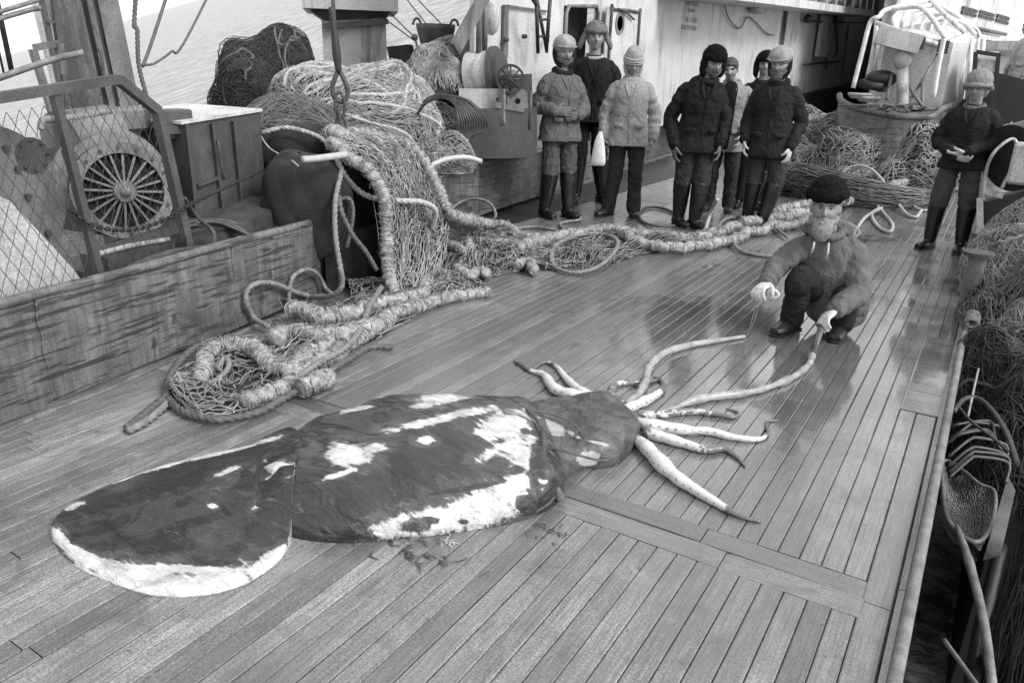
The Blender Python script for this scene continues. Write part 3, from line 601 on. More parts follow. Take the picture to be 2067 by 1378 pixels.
# ---- guard fence of flat bar and chain link
fo = thing('guard_fence', 'chain link guard fence with flat bar frame in front of the spoked winch drum', 'fence', BW(205, 580, .12))
top = [BW(-420,262,.12),BW(0,197,.12),BW(120,180,.12),BW(238,160,.12),BW(318,224,.12),BW(345,350,.12),BW(380,500,.12)]
for a, b in ((0, 3), (3, 4), (4, 6)):
    m = MB(); m.beam(top[a], top[b], .045, .05, up=(1, .15, 0)); m.build('frame_bar', M['dgrey'], fo, smooth=False)
m = MB(); m.beam(BW(108,182,.125), BW(208,588,.125), .035, .04, up=(1, .15, 0)); m.build('fence_post', M['dgrey'], fo, smooth=False)
m = MB(); poly = np.array([(-420,262),(0,200),(238,172),(312,228),(376,500),(250,552),(205,585),(0,668),(-420,830)], float)
def inside(x, y, poly):
    c = False; j = len(poly)-1
    for i in range(len(poly)):
        if (poly[i][1] > y) != (poly[j][1] > y) and x < (poly[j][0]-poly[i][0])*(y-poly[i][1])/(poly[j][1]-poly[i][1])+poly[i][0]: c = not c
        j = i
    return c
e1 = nrm(top[3]-top[0]); e2 = A(0, 0, 1); o0 = top[0]; S = []; cs = .062; ww = Wav(71, 4, 2)
def clip_ok(P):
    x, y = topx(P); return inside(x, y, poly)
for i in range(-3, 78):
    for j in range(-34, 6):
        p = o0+e1*(i*cs)+e2*(j*cs)+e1*(cs/2 if j % 2 else 0)
        for sgn in (-1, 1):
            q = p+e1*(cs/2*sgn)+e2*(-cs)
            if clip_ok(p) and clip_ok(q):
                f = lambda z: z+A(1, .15, 0)*0.012*float(ww(z))+e2*0.006*float(ww(z*2+3))
                a, b = f(p), f(q); S.append([a, (a+b)/2+A(.003*sgn, 0, 0), b])
m.strands(np.array(S), 0.0019, 3); o = m.build('chain_link_mesh', M['rust'], fo)
# ---- big winch flange and spoked drum behind the fence
wo_ = BW(40, 600, .5)
wl = thing('winch_flange', 'large flat grey steel winch flange with round cover plate, far left behind the fence', 'winch', A(wo_[0], wo_[1], 0))
cF = BW(-20, 415, .34); nF = nrm(A(1, .153, 0)); m = MB(); R_ = np.linalg.norm(BW(128, 415, .34)-cF)
m.disc(cF, nF, 0, R_, .03, 64); m.build('flange_plate', M['mgrey'], wl, smooth=False)
m = MB(); m.disc(cF-nF*.06, nF, R_*.9, R_*1.02, .05, 64); m.build('flange_rim', M['dgrey'], wl, smooth=False)
m = MB(); m.disc(BW(64, 314, .33), nF, 0, .085, .018, 28); cv = m.build('cover_plate', M['dgrey'], wl, smooth=False)
m = MB()
for k in range(8): a = k*.785; u = nrm(np.cross(nF, A(0,0,1))); p = BW(64, 314, .33)+nF*.012+(u*math.cos(a)+A(0,0,1)*math.sin(a))*.07; m.cyl(p, p+nF*.008, .007, 6)
m.build('cover_bolts', M['rust'], cv)
for (x, y) in ((34,341),(54,397),(10,300),(95,470)): m = MB(); p = BW(x, y, .325); m.cyl(p, p+nF*.02, .016, 8); m.build('bolt', M['rust'], wl, smooth=False)
m = MB(); q = [BW(-80,330,.25),BW(5,400,.25),BW(20,405,.25),BW(150,545,.22),BW(182,592,.2),BW(120,640,.2),BW(-80,720,.2)]; m.prism(q, (-.02,0,0)); m.build('guard_plate', M['lgrey'], wl, smooth=False)
# spoked drum
do = BW(250, 520, .9); wd_ = thing('spoked_winch_drum', 'winch drum with radiating spokes inside a dark casing, behind the chain link', 'winch', A(do[0], do[1], 0))
cD = BW(250, 385, .62); aD = nrm(A(.93, -.37, .05)); rD = 82/1530*np.linalg.norm(cD-A(0, 0, CAMH))*1.02
uD = nrm(np.cross(aD, A(0, 0, 1))); vD = np.cross(uD, aD)
m = MB(); m.disc(cD, aD, rD*.78, rD, .05, 56); m.build('rim', M['mgrey'], wd_, auto=30)
m = MB(); m.tube(np.array([cD-aD*.02, cD-aD*.30]), [rD*.97, rD*.97], 40); m.build('drum_body', M['void'], wd_, auto=30)
m = MB(); m.cyl(cD-aD*.02, cD+aD*.05, rD*.22, 24); m.sphere(cD+aD*.05, (rD*.12,)*3, 12, 8); m.build('hub', M['rustl'], wd_, auto=30)
for k in range(20):
    a = k/20*6.283+.1; d = uD*math.cos(a)+vD*math.sin(a); m = MB(); m.beam(cD+d*rD*.2+aD*.02, cD+d*rD*.8+aD*.0, .012, .018, up=aD)
    m.build('spoke', M['rustl'], wd_, smooth=False)
m = MB(); 
for q, rr_ in ((.16, 1.08), (.34, 1.2)): m.disc(cD-aD*q+A(0,0,.02), aD, rD*.8, rD*rr_, .03, 56)
m.build('flange', M['rustl'], wd_, auto=30)
m = MB(); m.tube(np.array([cD-aD*.2+A(0,0,.03), cD-aD*.95+A(0,0,.03)]), [rD*1.0]*2, 40); m.build('casing', M['dgrey'], wd_, auto=30)
for k in range(16):
    a = k/16*6.283; d = uD*math.cos(a)+vD*math.sin(a); m = MB(); m.cyl(cD+d*rD*.89+aD*.025, cD+d*rD*.89+aD*.037, .01, 6); m.build('bolt', M['rust'], wd_, smooth=False)
# casings above the drum
g_ = thing('gear_casing', 'rounded grey gear casing with pipe along its top above the spoked drum', 'casing', A(*(BW(180, 300, 1.1)[:2]), 0))
a, b = BW(122, 285, 1.05), BW(222, 268, 1.05); m = MB(); m.tube(np.array([a, b]), [.17, .17], 32); m.build('casing_body', M['mgrey'], g_, auto=30)
m = MB(); m.beam(a+A(0,0,-.3), b+A(0,0,-.3), .34, .5); m.build('casing_foot', M['dgrey'], g_, smooth=False)
m = MB(); m.tube(cat([BW(82, 262, .95), BW(86, 244, .95), BW(110, 240, .95), BW(160, 236, .95), BW(222, 224, .95)], 6), .02, 10); m.build('pipe', M['rustl'], g_)
m = MB(); p = BW(270, 240, 1.0); m.box(p, (.16, .34, .15), bev=.02); m.build('box', M['mgrey'], g_, auto=40)
m = MB()
for i in range(2): m.beam(BW(245+i*40, 262, 1.02), BW(250+i*42, 470, 1.02), .05, .06)
m.beam(BW(290,280,1.2), BW(300,470,1.2), .3, .05); m.build('support', M['dgrey'], g_, smooth=False)
# bed plate, hoses and cables on the port coaming
m = MB(); m.beam(BW(195,545,.3), BW(350,490,.3), .2, .16); m.beam(BW(180,600,.45), BW(540,440,.5), .5, .3)
tag(m.build('winch_bed', M['dgrey'], org=BW(300, 520, .3), smooth=False), 'rusty winch bed plate under the spoked drum', 'winch bed')
m = MB(); m.tube(cat([BW(200,512,.2),BW(260,497,.2),BW(340,483,.2)], 4), .014, 8); tag(m.build('pipe', M['lgrey'], org=BW(260, 497, .2)), 'thin pale pipe along the winch bed edge', 'pipe')
hr = random.Random(9)
def bundle(name, label, catn, pts, r, cnt, spread, mat, group=None, rope=False):
    c = np.mean([p for p in pts], 0); t = thing(name, label, catn, c, group) 
    for k in range(cnt):
        q = [np.array(p)+A(hr.uniform(-1, 1), hr.uniform(-1, 1), hr.uniform(0, 1.2))*spread for p in pts]; m = MB()
        (m.rope(cat(q, 8), r) if rope else m.tube(cat(q, 8), r, 7)); m.build('cable', M[mat], t)
    return t
bundle('cable_bundle', 'loose dark cables lying along the coaming rail below the fence post', 'cables', [BW(30,648,.06),BW(70,612,.1),BW(140,602,.06),BW(170,585,.04)], .011, 4, .02, 'cable')
bundle('cable_bundle', 'run of dark hoses rising from the rail beside the fence foot', 'cables', [BW(225,575,.03),BW(270,540,.06),BW(340,516,.06),BW(430,506,.08)], .014, 4, .022, 'cable')
bundle('cable_bundle', 'coiled hoses on the rail between the locker and the net bag', 'cables', [BW(372,462,.3),BW(420,455,.25),BW(470,463,.2),BW(515,482,.1),BW(560,465,.25),BW(590,458,.3)], .013, 6, .03, 'cable')
bundle('cable_bundle', 'thin cable looping down from the locker to the rail', 'cables', [BW(372,398,.15),BW(400,440,.12),BW(432,470,.08),BW(430,505,.03)], .009, 2, .006, 'cable')
m = MB(); P = cat([BW(140,420,.08),BW(170,447,.08),BW(215,462,.06),BW(270,463,.06),BW(330,445,.06),BW(380,415,.06),BW(440,385,.2),BW(532,342,.45)], 20); P, _ = resamp(P, .021)
for i in range(len(P)-1):
    d = nrm(P[i+1]-P[i]); u = nrm(np.cross(d, A(0,0,1))); v = np.cross(d, u); e = u if i % 2 else v
    c = (P[i]+P[i+1])/2; th = np.arange(8)/8*6.283; m.tube(c+d*(np.cos(th)*.017)[:, None]+e*(np.sin(th)*.010)[:, None], .0042, 5, closed=True)
tag(m.build('chain', M['black'], org=P[0]), 'black chain hanging in a curve in front of the spoked drum and locker', 'chain')
# ---- gallows post
gp = DP(190, 200, 7.2); gb = A(gp[0], gp[1], 0)
go = thing('gallows_post', 'tall grey steel gallows post with side ribs rising over the winches', 'post', gb)
tdir = nrm(A(gp[0], gp[1], 0)); sdv = A(-tdir[1], tdir[0], 0)*-1   # sdv: to the right in view
Mx = np.array([sdv, tdir, A(0, 0, 1)]).T
for (xa, xb, dd, nm, mt) in ((150,214,0,'front_plate','mgrey'),(214,224,.05,'channel','dgrey'),(224,236,-.03,'rib','mgrey'),(236,246,.05,'channel','dgrey'),(246,286,0,'side_plate','mgrey'),(118,150,.03,'side_plate','lgrey')):
    a = DP(xa, 230, 7.2+dd); b = DP(xb, 230, 7.2+dd); wv_ = np.linalg.norm(b-a); c = (a+b)/2; m = MB(); lean = -sdv*.13
    m.hexa([c-sdv*wv_/2-tdir*0+A(0,0,-1.2)-lean*.6, c+sdv*wv_/2+A(0,0,-1.2)-lean*.6, c+sdv*wv_/2+tdir*.5+A(0,0,-1.2)-lean*.6, c-sdv*wv_/2+tdir*.5+A(0,0,-1.2)-lean*.6,
            c-sdv*wv_/2+A(0,0,3)+lean*1.5, c+sdv*wv_/2+A(0,0,3)+lean*1.5, c+sdv*wv_/2+tdir*.5+A(0,0,3)+lean*1.5, c-sdv*wv_/2+tdir*.5+A(0,0,3)+lean*1.5]); m.build(nm, M[mt], go, smooth=False)
def pole(name, label, catn, pts, r, mat, group=None, n=8, rope=False, closed=False):
    m = MB(); c = cat(pts, 8) if len(pts) > 2 else np.array(pts)
    (m.rope(c, r) if rope else m.tube(c, r, n)); return tag(m.build(name, M[mat], org=np.array(pts[0])), label, catn, group)
la = thing('ladder', 'flat bar ladder leaning left of the gallows post', 'ladder', DP(100, 230, 6.9))
for xs in ((80,-20,135,240),(105,-20,137,238)):
    m = MB(); m.beam(DP(xs[0], xs[1], 7.0), DP(xs[2], xs[3], 6.9), .03, .04); m.build('rail', M['dgrey'], la, smooth=False)
for f in (.25, .45, .65): m = MB(); m.beam(DP(80+55*f, -20+260*f, 6.95), DP(105+32*f, -20+258*f, 6.95), .02, .02); m.build('rung', M['dgrey'], la, smooth=False)
hp = thing('handrail', 'bent flat bar handrail frame at the far left under the pipe', 'handrail', DP(100, 235, 6.3))
for a, b in (((66,100),(106,230)),((66,97),(120,88)),((118,88),(128,150))): m = MB(); m.beam(DP(*a, 6.3), DP(*b, 6.3), .04, .045); m.build('bar', M['mgrey'], hp, smooth=False)
pole('pipe', 'long rusty pipe slanting across the lower mast at the far left', 'pipe', [DP(-420,310,6.1),DP(60,136,6.1),DP(169,106,6.1)], .02, 'rustl')
pole('pipe', 'upper of two thin pipes crossing the white sky at the top left corner', 'pipe', [DP(-420,150,6.4),DP(40,12,6.4),DP(110,-14,6.4)], .014, 'rustl')
pole('pipe', 'lower of two thin pipes crossing the white sky at the top left corner', 'pipe', [DP(-420,165,6.4),DP(20,32,6.4),DP(84,16,6.4)], .016, 'rustl')
pole('wire', 'thick dark stay wire descending at the far left edge', 'wire', [DP(-70,-300,6.6),DP(24,146,6.6)], .018, 'cable')
pole('wire', 'thin dark stay wire beside the thick one at the far left', 'wire', [DP(-80,-250,6.6),DP(8,150,6.6)], .008, 'cable')
pole('rope', 'doubled rope with a knot hanging down the gallows post', 'rope', [DP(120,-300,6.9),DP(192,70,6.9),DP(203,102,6.85),DP(210,160,6.9)], .013, 'roped', rope=True)
pole('rope', 'twisted rope hanging from the top beside the gallows post edge', 'rope', [DP(300,-300,7.0),DP(272,25,7.0),DP(277,60,7.0),DP(280,130,7.0),DP(296,195,7.0)], .016, 'roped', rope=True)
pole('rope', 'taut dark line running up from the gallows post across the sea', 'rope', [DP(288,135,7.1),DP(318,50,7.3),DP(430,-300,8.0)], .013, 'roped')
pole('rope', 'slack dark line curving over the sea from the gallows post', 'rope', [DP(286,132,7.1),DP(312,128,7.2),DP(345,105,7.4),DP(385,62,7.7),DP(560,-300,9)], .010, 'roped')
# ---- locker
lk0 = BW(455, 500, .75); lk = thing('locker', 'tall grey steel locker with a white top behind the coaming', 'locker', A(lk0[0], lk0[1], 0))
a, b = BW(385, 400, .62), BW(538, 400, .62); a[2] = b[2] = 0; zt = BW(440, 240, .62)[2]; dn = A(-1, .0, 0)*.85; dd = nrm(b-a)
zt2 = zt+.0
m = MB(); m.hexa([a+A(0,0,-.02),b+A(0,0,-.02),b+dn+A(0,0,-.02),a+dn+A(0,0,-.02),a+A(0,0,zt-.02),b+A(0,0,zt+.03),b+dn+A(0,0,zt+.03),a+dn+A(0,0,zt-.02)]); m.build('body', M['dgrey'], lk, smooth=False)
m = MB(); e = dd*.02; m.hexa([a-e+A(.02,0,zt-.018),b+e+A(.02,0,zt+.032),b+e+dn+A(0,0,zt+.032),a-e+dn+A(0,0,zt-.018),a-e+A(.02,0,zt+.0),b+e+A(.02,0,zt+.05),b+e+dn+A(0,0,zt+.05),a-e+dn+A(0,0,zt+.0)]); m.build('lid', M['white'], lk, smooth=False)  # lid much paler than the locker body
for (xa, ya, xb, yb, w_) in ((376,250,400,470,.03),(428,250,455,470,.02),(470,245,492,470,.012)):
    m = MB(); m.beam(BW(xa, ya, .60), BW(xb, yb, .60), w_, .03); m.build('rib', M['dgrey'], lk, smooth=False)
m = MB(); m.beam(BW(398,375,.6), BW(458,352,.6), .02, .02); m.build('hinge', M['dgrey'], lk, smooth=False)
m = MB(); m.tube(cat([BW(438,287,.59), BW(441,290,.56), BW(450,350,.56), BW(452,353,.59)], 4), .007, 6); m.build('handle', M['dgrey'], lk)
m = MB(); m.box(BW(350,250,.75), (.15,.2,.18), bev=.01); m.box(BW(352,262,.66), (.03,.14,.05)); m.build('bracket', M['dgrey'], lk, smooth=False)
m = MB(); m.cyl(BW(435,230,1.0), BW(435,222,1.0), .02, 8); m.build('lid_knob', M['black'], lk)
# ================================================================ NETS AND ROPES
def viewax(p):
    t = nrm(A(p[0], p[1], 0)); return A(t[1], -t[0], 0), t      # right, away
def heap(name, label, catn, base, w, h, dep=1.0, seed=0, mats=('core_l', 'twl'), ns=1200, flow=(1, 0, 0.3), fk=1.0, K=12, step=0.07, r=0.0028, lump=0.14, rs=1.0, group=None, ropes=0, rmat='ropel', rr=0.012, spread=0.03, yaw=0.0, mesh=None):
    base = A(*base); rt_, aw = viewax(base); sc_ = np.linalg.norm(base-A(0, 0, CAMH))/FPX; a, c = w*sc_/2, h*sc_; b = a*dep
    if yaw: rt_, aw = rt_*math.cos(yaw)+aw*math.sin(yaw), aw*math.cos(yaw)-rt_*math.sin(yaw)
    B3 = np.array([rt_, aw, A(0, 0, 1)])
    t = thing(name, label, catn, base, group); wl_ = Wav(seed+100, 2.6, 3); wd2 = Wav(seed+200, 5, 2); wd3 = Wav(seed+300, 5, 2)
    cen = base+aw*b*0.9
    def surf(D, o=0.0):
        k = 1+lump*wl_(D); return cen+(D*A(a, b, c)*k[..., None])@B3*(1+o)
    ph = np.linspace(0.01, math.pi/2+.12, 30); th = np.arange(56)/56*6.283
    D = np.stack([np.sin(ph)[:, None]*np.cos(th), np.sin(ph)[:, None]*np.sin(th), np.cos(ph)[:, None]+0*th], -1)
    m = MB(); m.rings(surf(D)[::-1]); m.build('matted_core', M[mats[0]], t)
    def walk(n_, K, step, jit, off, fk_):
        D = RS.normal(size=(n_, 3)); D[:, 2] = np.abs(D[:, 2])*0.8+0.02; D[:, 1] -= 0.5; D /= np.linalg.norm(D, axis=1)[:, None]
        F = A(*flow); out = []; 
        V = np.stack([F[0]+wd2(D)*jit, F[1]+wd3(D)*jit, F[2]+wd2(D*1.7+3)*jit], 1)*fk_+RS.normal(size=(n_, 3))*0.35*jit
        oo = off*(RS.rand(n_)*1.4)
        for k in range(K):
            out.append(surf(D, 0)+ (D@B3)*oo[:, None]+RS.normal(size=(n_, 3))*0.003)
            T = V-D*np.sum(V*D, 1)[:, None]; T /= np.linalg.norm(T, axis=1)[:, None]+1e-9
            D = D+T*step; D[:, 2] = np.maximum(D[:, 2], -0.05); D /= np.linalg.norm(D, axis=1)[:, None]; V = V+RS.normal(size=V.shape)*0.28*jit+0.25*np.stack([wd2(D*2+k), wd3(D*2-k), wd2(D*3)], 1)*jit
        return np.stack(out, 1)
    m = MB(); m.strands(walk(int(ns*rs), K, step, 0.8, spread, fk), r*(0.7+0.6*RS.rand(int(ns*rs)))); m.build('netting', M[mats[1]], t)
    if mesh:
        nu_, nv_, mr_ = mesh
        def SS(u, v): p_ = 0.06+v*1.6; t_ = u*6.283; D_ = np.stack([np.sin(p_)*np.cos(t_), np.sin(p_)*np.sin(t_), np.cos(p_)], -1); return surf(D_, 0)+(D_@B3)*.02
        m = MB(); m.strands(diamonds(SS, nu_, nv_, mr_, seed+400, .3, .05, warp=1.2), mr_); m.build('diamond_netting', M[mats[1]], t)
    if ropes:
        W_ = walk(ropes, 14, 0.11, 0.5, 0.02, fk)
        for q in W_: m = MB(); m.rope(cat(q+0*q, 4), rr, n=9, ds=rr); m.build('rope_turn', M[rmat], t)
    return t
def diamonds(S, nu, nv, r, seed, jit=0.15, drop=0.0, K=3, warp=0.0):      # S: function (u, v) arrays in 0..1 -> points
    w1 = Wav(seed, 9, 2, 2); w2 = Wav(seed+1, 9, 2, 2)
    i, j = np.meshgrid(np.arange(nu+1), np.arange(nv+1), indexing='ij')
    u = (i+0.0)/nu; v = (j+0.5*(i % 2))/nv; q = np.stack([u, v], -1)
    u = u+warp*0.5*w1(q)/nu*4+RS.normal(size=u.shape)*jit/nu; v = v+warp*w2(q)*0.06+RS.normal(size=u.shape)*jit/nv
    st = []
    for di, par in ((0, 0), (0, 1)):
        for i0 in range(nu):
            a = np.arange(nv); b = a+(1 if i0 % 2 else 0)*(1 if par == 0 else 0)+(0 if i0 % 2 else (0 if par == 0 else -1))
            ok = (b >= 0) & (b <= nv); a_ = a[ok]; b_ = b[ok]
            for k in range(len(a_)):
                if RS.rand() < drop: continue
                st.append((u[i0, a_[k]], v[i0, a_[k]], u[i0+1, b_[k]], v[i0+1, b_[k]]))
    st = np.array(st); tt = np.linspace(0, 1, K); U = st[:, 0:1]*(1-tt)+st[:, 2:3]*tt; V = st[:, 1:2]*(1-tt)+st[:, 3:4]*tt
    P = S(np.clip(U, 0, 1), np.clip(V, 0, 1)); P[:, 1:-1] += RS.normal(size=P[:, 1:-1].shape)*r*1.2
    return P
def two_edge(E1, E2, lump=0.03, seed=0, sag=0.0, up=(0, 0, 1)):
    c1, c2 = cat(E1, 12), cat(E2, 12); k1, k2 = np.linspace(0, 1, len(c1)), np.linspace(0, 1, len(c2)); w = Wav(seed, 9, 3); up = A(*up)
    def S(u, v):
        a = np.stack([np.interp(u, k1, c1[:, i]) for i in range(3)], -1); b = np.stack([np.interp(u, k2, c2[:, i]) for i in range(3)], -1)
        P = a*(1-v[..., None])+b*v[..., None]; s = np.sin(math.pi*v)
        return P+up*(lump*(w(P)+0.4)*s+sag*s)[..., None]
    return S
def bag(name, label, base, w, h, zc, seed, mat='core_d', tw='twd', lump=0.12, dep=0.8, nu=44, nv=36, r=0.0016):
    base = A(*base); rt_, aw = viewax(base); sc_ = np.linalg.norm(base-A(0,0,CAMH))/FPX; a, c = w*sc_/2, h*sc_/2; b = a*dep; B3 = np.array([rt_, aw, A(0,0,1)])
    t = thing(name, label, 'net bag', A(base[0], base[1], base[2]-c)); wl_ = Wav(seed, 2.3, 3)
    def S(u, v, o=0.0):
        ph = 0.05+v*3.04; th = u*6.283; D = np.stack([np.sin(ph)*np.cos(th), np.sin(ph)*np.sin(th), np.cos(ph)], -1)
        k = 1+lump*wl_(D)+0.05*np.abs(np.sin(th*5+3*np.cos(ph)))*np.sin(ph); return base+aw*b*.6+(D*A(a, b, c)*(k+o)[..., None])@B3
    u, v = np.meshgrid(np.arange(60)/60., np.linspace(0, 1, 40), indexing='ij'); X = S(u, v); m = MB(); m.rings(np.swapaxes(X, 0, 1)[::-1]); m.build('catch_lining', M[mat], t)
    m = MB(); m.strands(diamonds(lambda u, v: S(u, v, 0.012), nu*2, nv*2, r, seed, 0.08, K=2), r); m.build('netting', M[tw], t)
    return t
# pale heap and dark heap on the port side, standing on low bins
def bin_(name, label, p, w, d, z, mat='dgrey'):
    rt_, aw = viewax(p); m = MB(); q = [A(p[0],p[1],0)-rt_*w/2, A(p[0],p[1],0)+rt_*w/2, A(p[0],p[1],0)+rt_*w/2+aw*d, A(p[0],p[1],0)-rt_*w/2+aw*d]
    m.hexa([x+A(0,0,-.02) for x in q]+[x+A(0,0,z) for x in q]); return tag(m.build(name, M[mat], org=A(p[0],p[1],0), smooth=False), label, 'bin')
p = DP(705, 292, 7.4); bin_('net_bin', 'dark steel bin under the big pale net heap', DP(705,292,7.35), 1.6, 1.4, p[2]-.03)
heap('net_heap', 'big pale heap of net and rope under the tower column', 'net heap', p, 330, 158, .75, 3, ns=2200, ropes=56, flow=(1,0,.25), K=12, step=.06, r=.0035, rr=.019, lump=.17)
heap('net_heap', 'fine grey frayed netting spilling down below the big pale heap', 'net heap', DP(600,300,6.9), 230, 75, .6, 5, mats=('core_d','twm'), ns=1300, flow=(1,0,-.3), ropes=3, r=.0025)
p = DP(545, 232, 8.3); bin_('net_bin', 'dark steel bin under the dark net bundle by the sea', DP(545,232,8.25), 1.1, 1.1, p[2]-.03, 'black')
heap('net_heap', 'dark tangled bundle of net against the sea, left of the pale heap', 'net heap', p, 185, 118, .8, 8, mats=('core_d','twd'), ns=1300, flow=(.5,0,.8), ropes=16, rmat='roped', r=.003, rr=.014, lump=.22)
# net bags at the end of the near coaming
bag('net_bag', 'dark lumpy net bag hanging over the end of the near coaming', DP(612,425,5.35), 175, 205, 0, 41)
bag('net_bag', 'dark net bag bulging behind the hanging ropes right of the lumpy bag', DP(698,405,5.95), 150, 220, 0, 44)
bag('net_bag', 'dark flat net bag lying between the locker and the draped net', DP(600,310,6.2), 190, 110, 0, 47)
m = MB(); m.hexa([G(640,600)+A(0,.1,0),G(760,560)+A(0,.4,0),G(760,560)+A(-.8,.9,0),G(640,600)+A(-.8,.6,0)]+[x+A(0,0,.4) for x in (G(640,600)+A(0,.1,0),G(760,560)+A(0,.4,0),G(760,560)+A(-.8,.9,0),G(640,600)+A(-.8,.6,0))])
tag(m.build('gap_shade_block', M['black'], org=G(700,580), smooth=False), 'black block standing in for shade in the gap under the net bags', 'base')  # block coloured black in place of the shade in this gap
pole('cord', 'thin pale cord trailing down from the locker corner to the lumpy bag', 'cord', [DP(522,268,6.0),DP(545,300,5.8),DP(585,322,5.5),DP(602,335,5.2)], .006, 'twl')
pole('frayed_roll', 'frayed pale rope roll lying along the top of the flat bag', 'rope', [DP(528,268,6.0),DP(580,258,6.0),DP(640,275,5.95),DP(672,300,5.9)], .017, 'shag', rope=True)
m = MB(); m.tube(cat([DP(610,322,5.1),DP(640,320,5.15),DP(700,312,5.3)], 4), .022, 12); tag(m.build('pipe_stub', M['ropel'], org=DP(640,320,5.15)), 'short white hollow pipe stub in front of the dark bags', 'pipe')
# hanging net over the coaming corner
def z_(x, y, d): return DP(x, y, d)
L1 = [z_(672,288,5.6),z_(700,312,5.45),z_(742,350,5.4),z_(768,392,5.38),z_(779,440,5.36),z_(784,490,5.34),z_(790,545,5.3),G(798,592,.04)]
L2 = [z_(740,262,6.2),z_(790,276,6.2),z_(836,305,6.15),z_(862,355,6.1),z_(888,405,6.1),z_(905,440,6.1),z_(900,500,5.9),G(880,570,.05)]
dn_ = thing('draped_net', 'pale fishing net hoisted from the hook and draped down onto the deck', 'net', G(800, 590))
Sx = two_edge(L1, L2, .05, 61, .05, up=(.5,-.8,.3)); m = MB(); m.strands(diamonds(Sx, 46, 17, .003, 62, .3, .03, warp=1.3), .0042); m.strands(diamonds(lambda u, v: Sx(u, v)+A(-.04,.05,-.01), 40, 14, .003, 66, .4, .1, warp=1.6), .0036)
m.build('netting', M['twl'], dn_)
m = MB(); 
for q in range(130):
    v = RS.rand(); u0 = RS.rand()*.6; uu = np.linspace(u0, u0+.25+.2*RS.rand(), 10); vv = v+np.cumsum(RS.normal(size=10)*.018); m.strands(Sx(np.clip(uu, 0, 1), np.clip(vv, 0, 1))[None]+RS.normal(size=3)*.02, .003)
m.build('loose_twine', M['twm'], dn_)
m = MB(); m.shaggy(cat(L1, 8), .040, 71); m.build('edge_rope', M['shag'], dn_)
R2_ = [z_(668,283,6.05),z_(720,270,6.15),z_(772,281,6.2),z_(816,287,6.2),z_(847,318,6.15),z_(866,362,6.1),z_(888,406,6.1),z_(924,438,6.15),G(967,452,.12),G(1012,460,.06),G(1055,476,.05),G(1120,482,.05)]
m = MB(); m.shaggy(cat(R2_, 8), .040, 72); m.build('edge_rope', M['shag'], dn_)
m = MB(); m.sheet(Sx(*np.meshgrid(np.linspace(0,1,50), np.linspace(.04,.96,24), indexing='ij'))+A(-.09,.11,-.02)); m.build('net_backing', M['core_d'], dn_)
# netting over the deck: right-hand apron between the corner and the ropes
def deck_net(label, E1, E2, nu, nv, seed, mat='twm', lump=.05, loose=120, name='deck_net', core=True, r=.0032, sag=.03, z0=.012):
    e1 = [G(x, y, z0) for x, y in E1]; e2 = [G(x, y, z0) for x, y in E2]; t = thing(name, label, 'net', e1[0]); S = two_edge(e1, e2, lump, seed, sag)
    m = MB(); m.strands(diamonds(S, nu, nv, r, seed, .35, .05, warp=1.4), r); m.strands(diamonds(lambda u, v: S(u, v)+A(0, 0, -.012), nu, nv, r, seed+7, .45, .15, warp=1.8), r*.9); m.build('netting', M[mat], t)
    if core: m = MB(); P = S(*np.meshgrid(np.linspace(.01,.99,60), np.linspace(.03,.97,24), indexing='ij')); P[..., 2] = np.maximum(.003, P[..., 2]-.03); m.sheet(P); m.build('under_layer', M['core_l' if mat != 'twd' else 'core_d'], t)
    m = MB(); n_ = loose; K = 12
    u = RS.rand(n_, 1)+np.cumsum(RS.normal(size=(n_, K))*.012+.008*RS.choice([-1, 1], (n_, 1)), 1); v = RS.rand(n_, 1)+np.cumsum(RS.normal(size=(n_, K))*.03, 1)
    P = S(np.clip(u, 0, 1), np.clip(v, 0, 1)); P[..., 2] = np.maximum(.006, P[..., 2]+RS.rand(n_, 1)*.035); m.strands(P, .0035); m.build('loose_twine', M['twl'], t)
    return t
deck_net('near end of the deck net, wide diamond meshes inside a rope loop', [(345,800),(348,765),(385,722),(440,700),(500,705),(560,668),(640,640),(700,612),(760,585)], [(352,812),(400,838),(470,838),(540,812),(600,782),(660,745),(720,705),(790,668),(850,630)], 34, 12, 81, lump=.045, loose=70, r=.0042)
deck_net('tangled net below the drape between the coaming gap and the planks', [(690,560),(740,560),(790,575),(840,560),(900,500),(960,470)], [(740,660),(800,640),(870,618),(930,598),(965,585),(985,560)], 34, 16, 83, lump=.05, r=.004)
deck_net('flat net spread on the deck toward the standing men', [(900,495),(980,480),(1080,490),(1160,475),(1240,468),(1330,475),(1450,470)], [(985,560),(1040,548),(1085,545),(1140,548),(1210,540),(1300,512),(1450,492)], 52, 12, 85, lump=.04, r=.004)
deck_net('dark apron of net in the shadow of the coaming corner', [(880,460),(920,470),(980,470),(1060,485)], [(900,510),(960,520),(1020,520),(1080,510)], 26, 10, 87, mat='twm', lump=.05, loose=60)
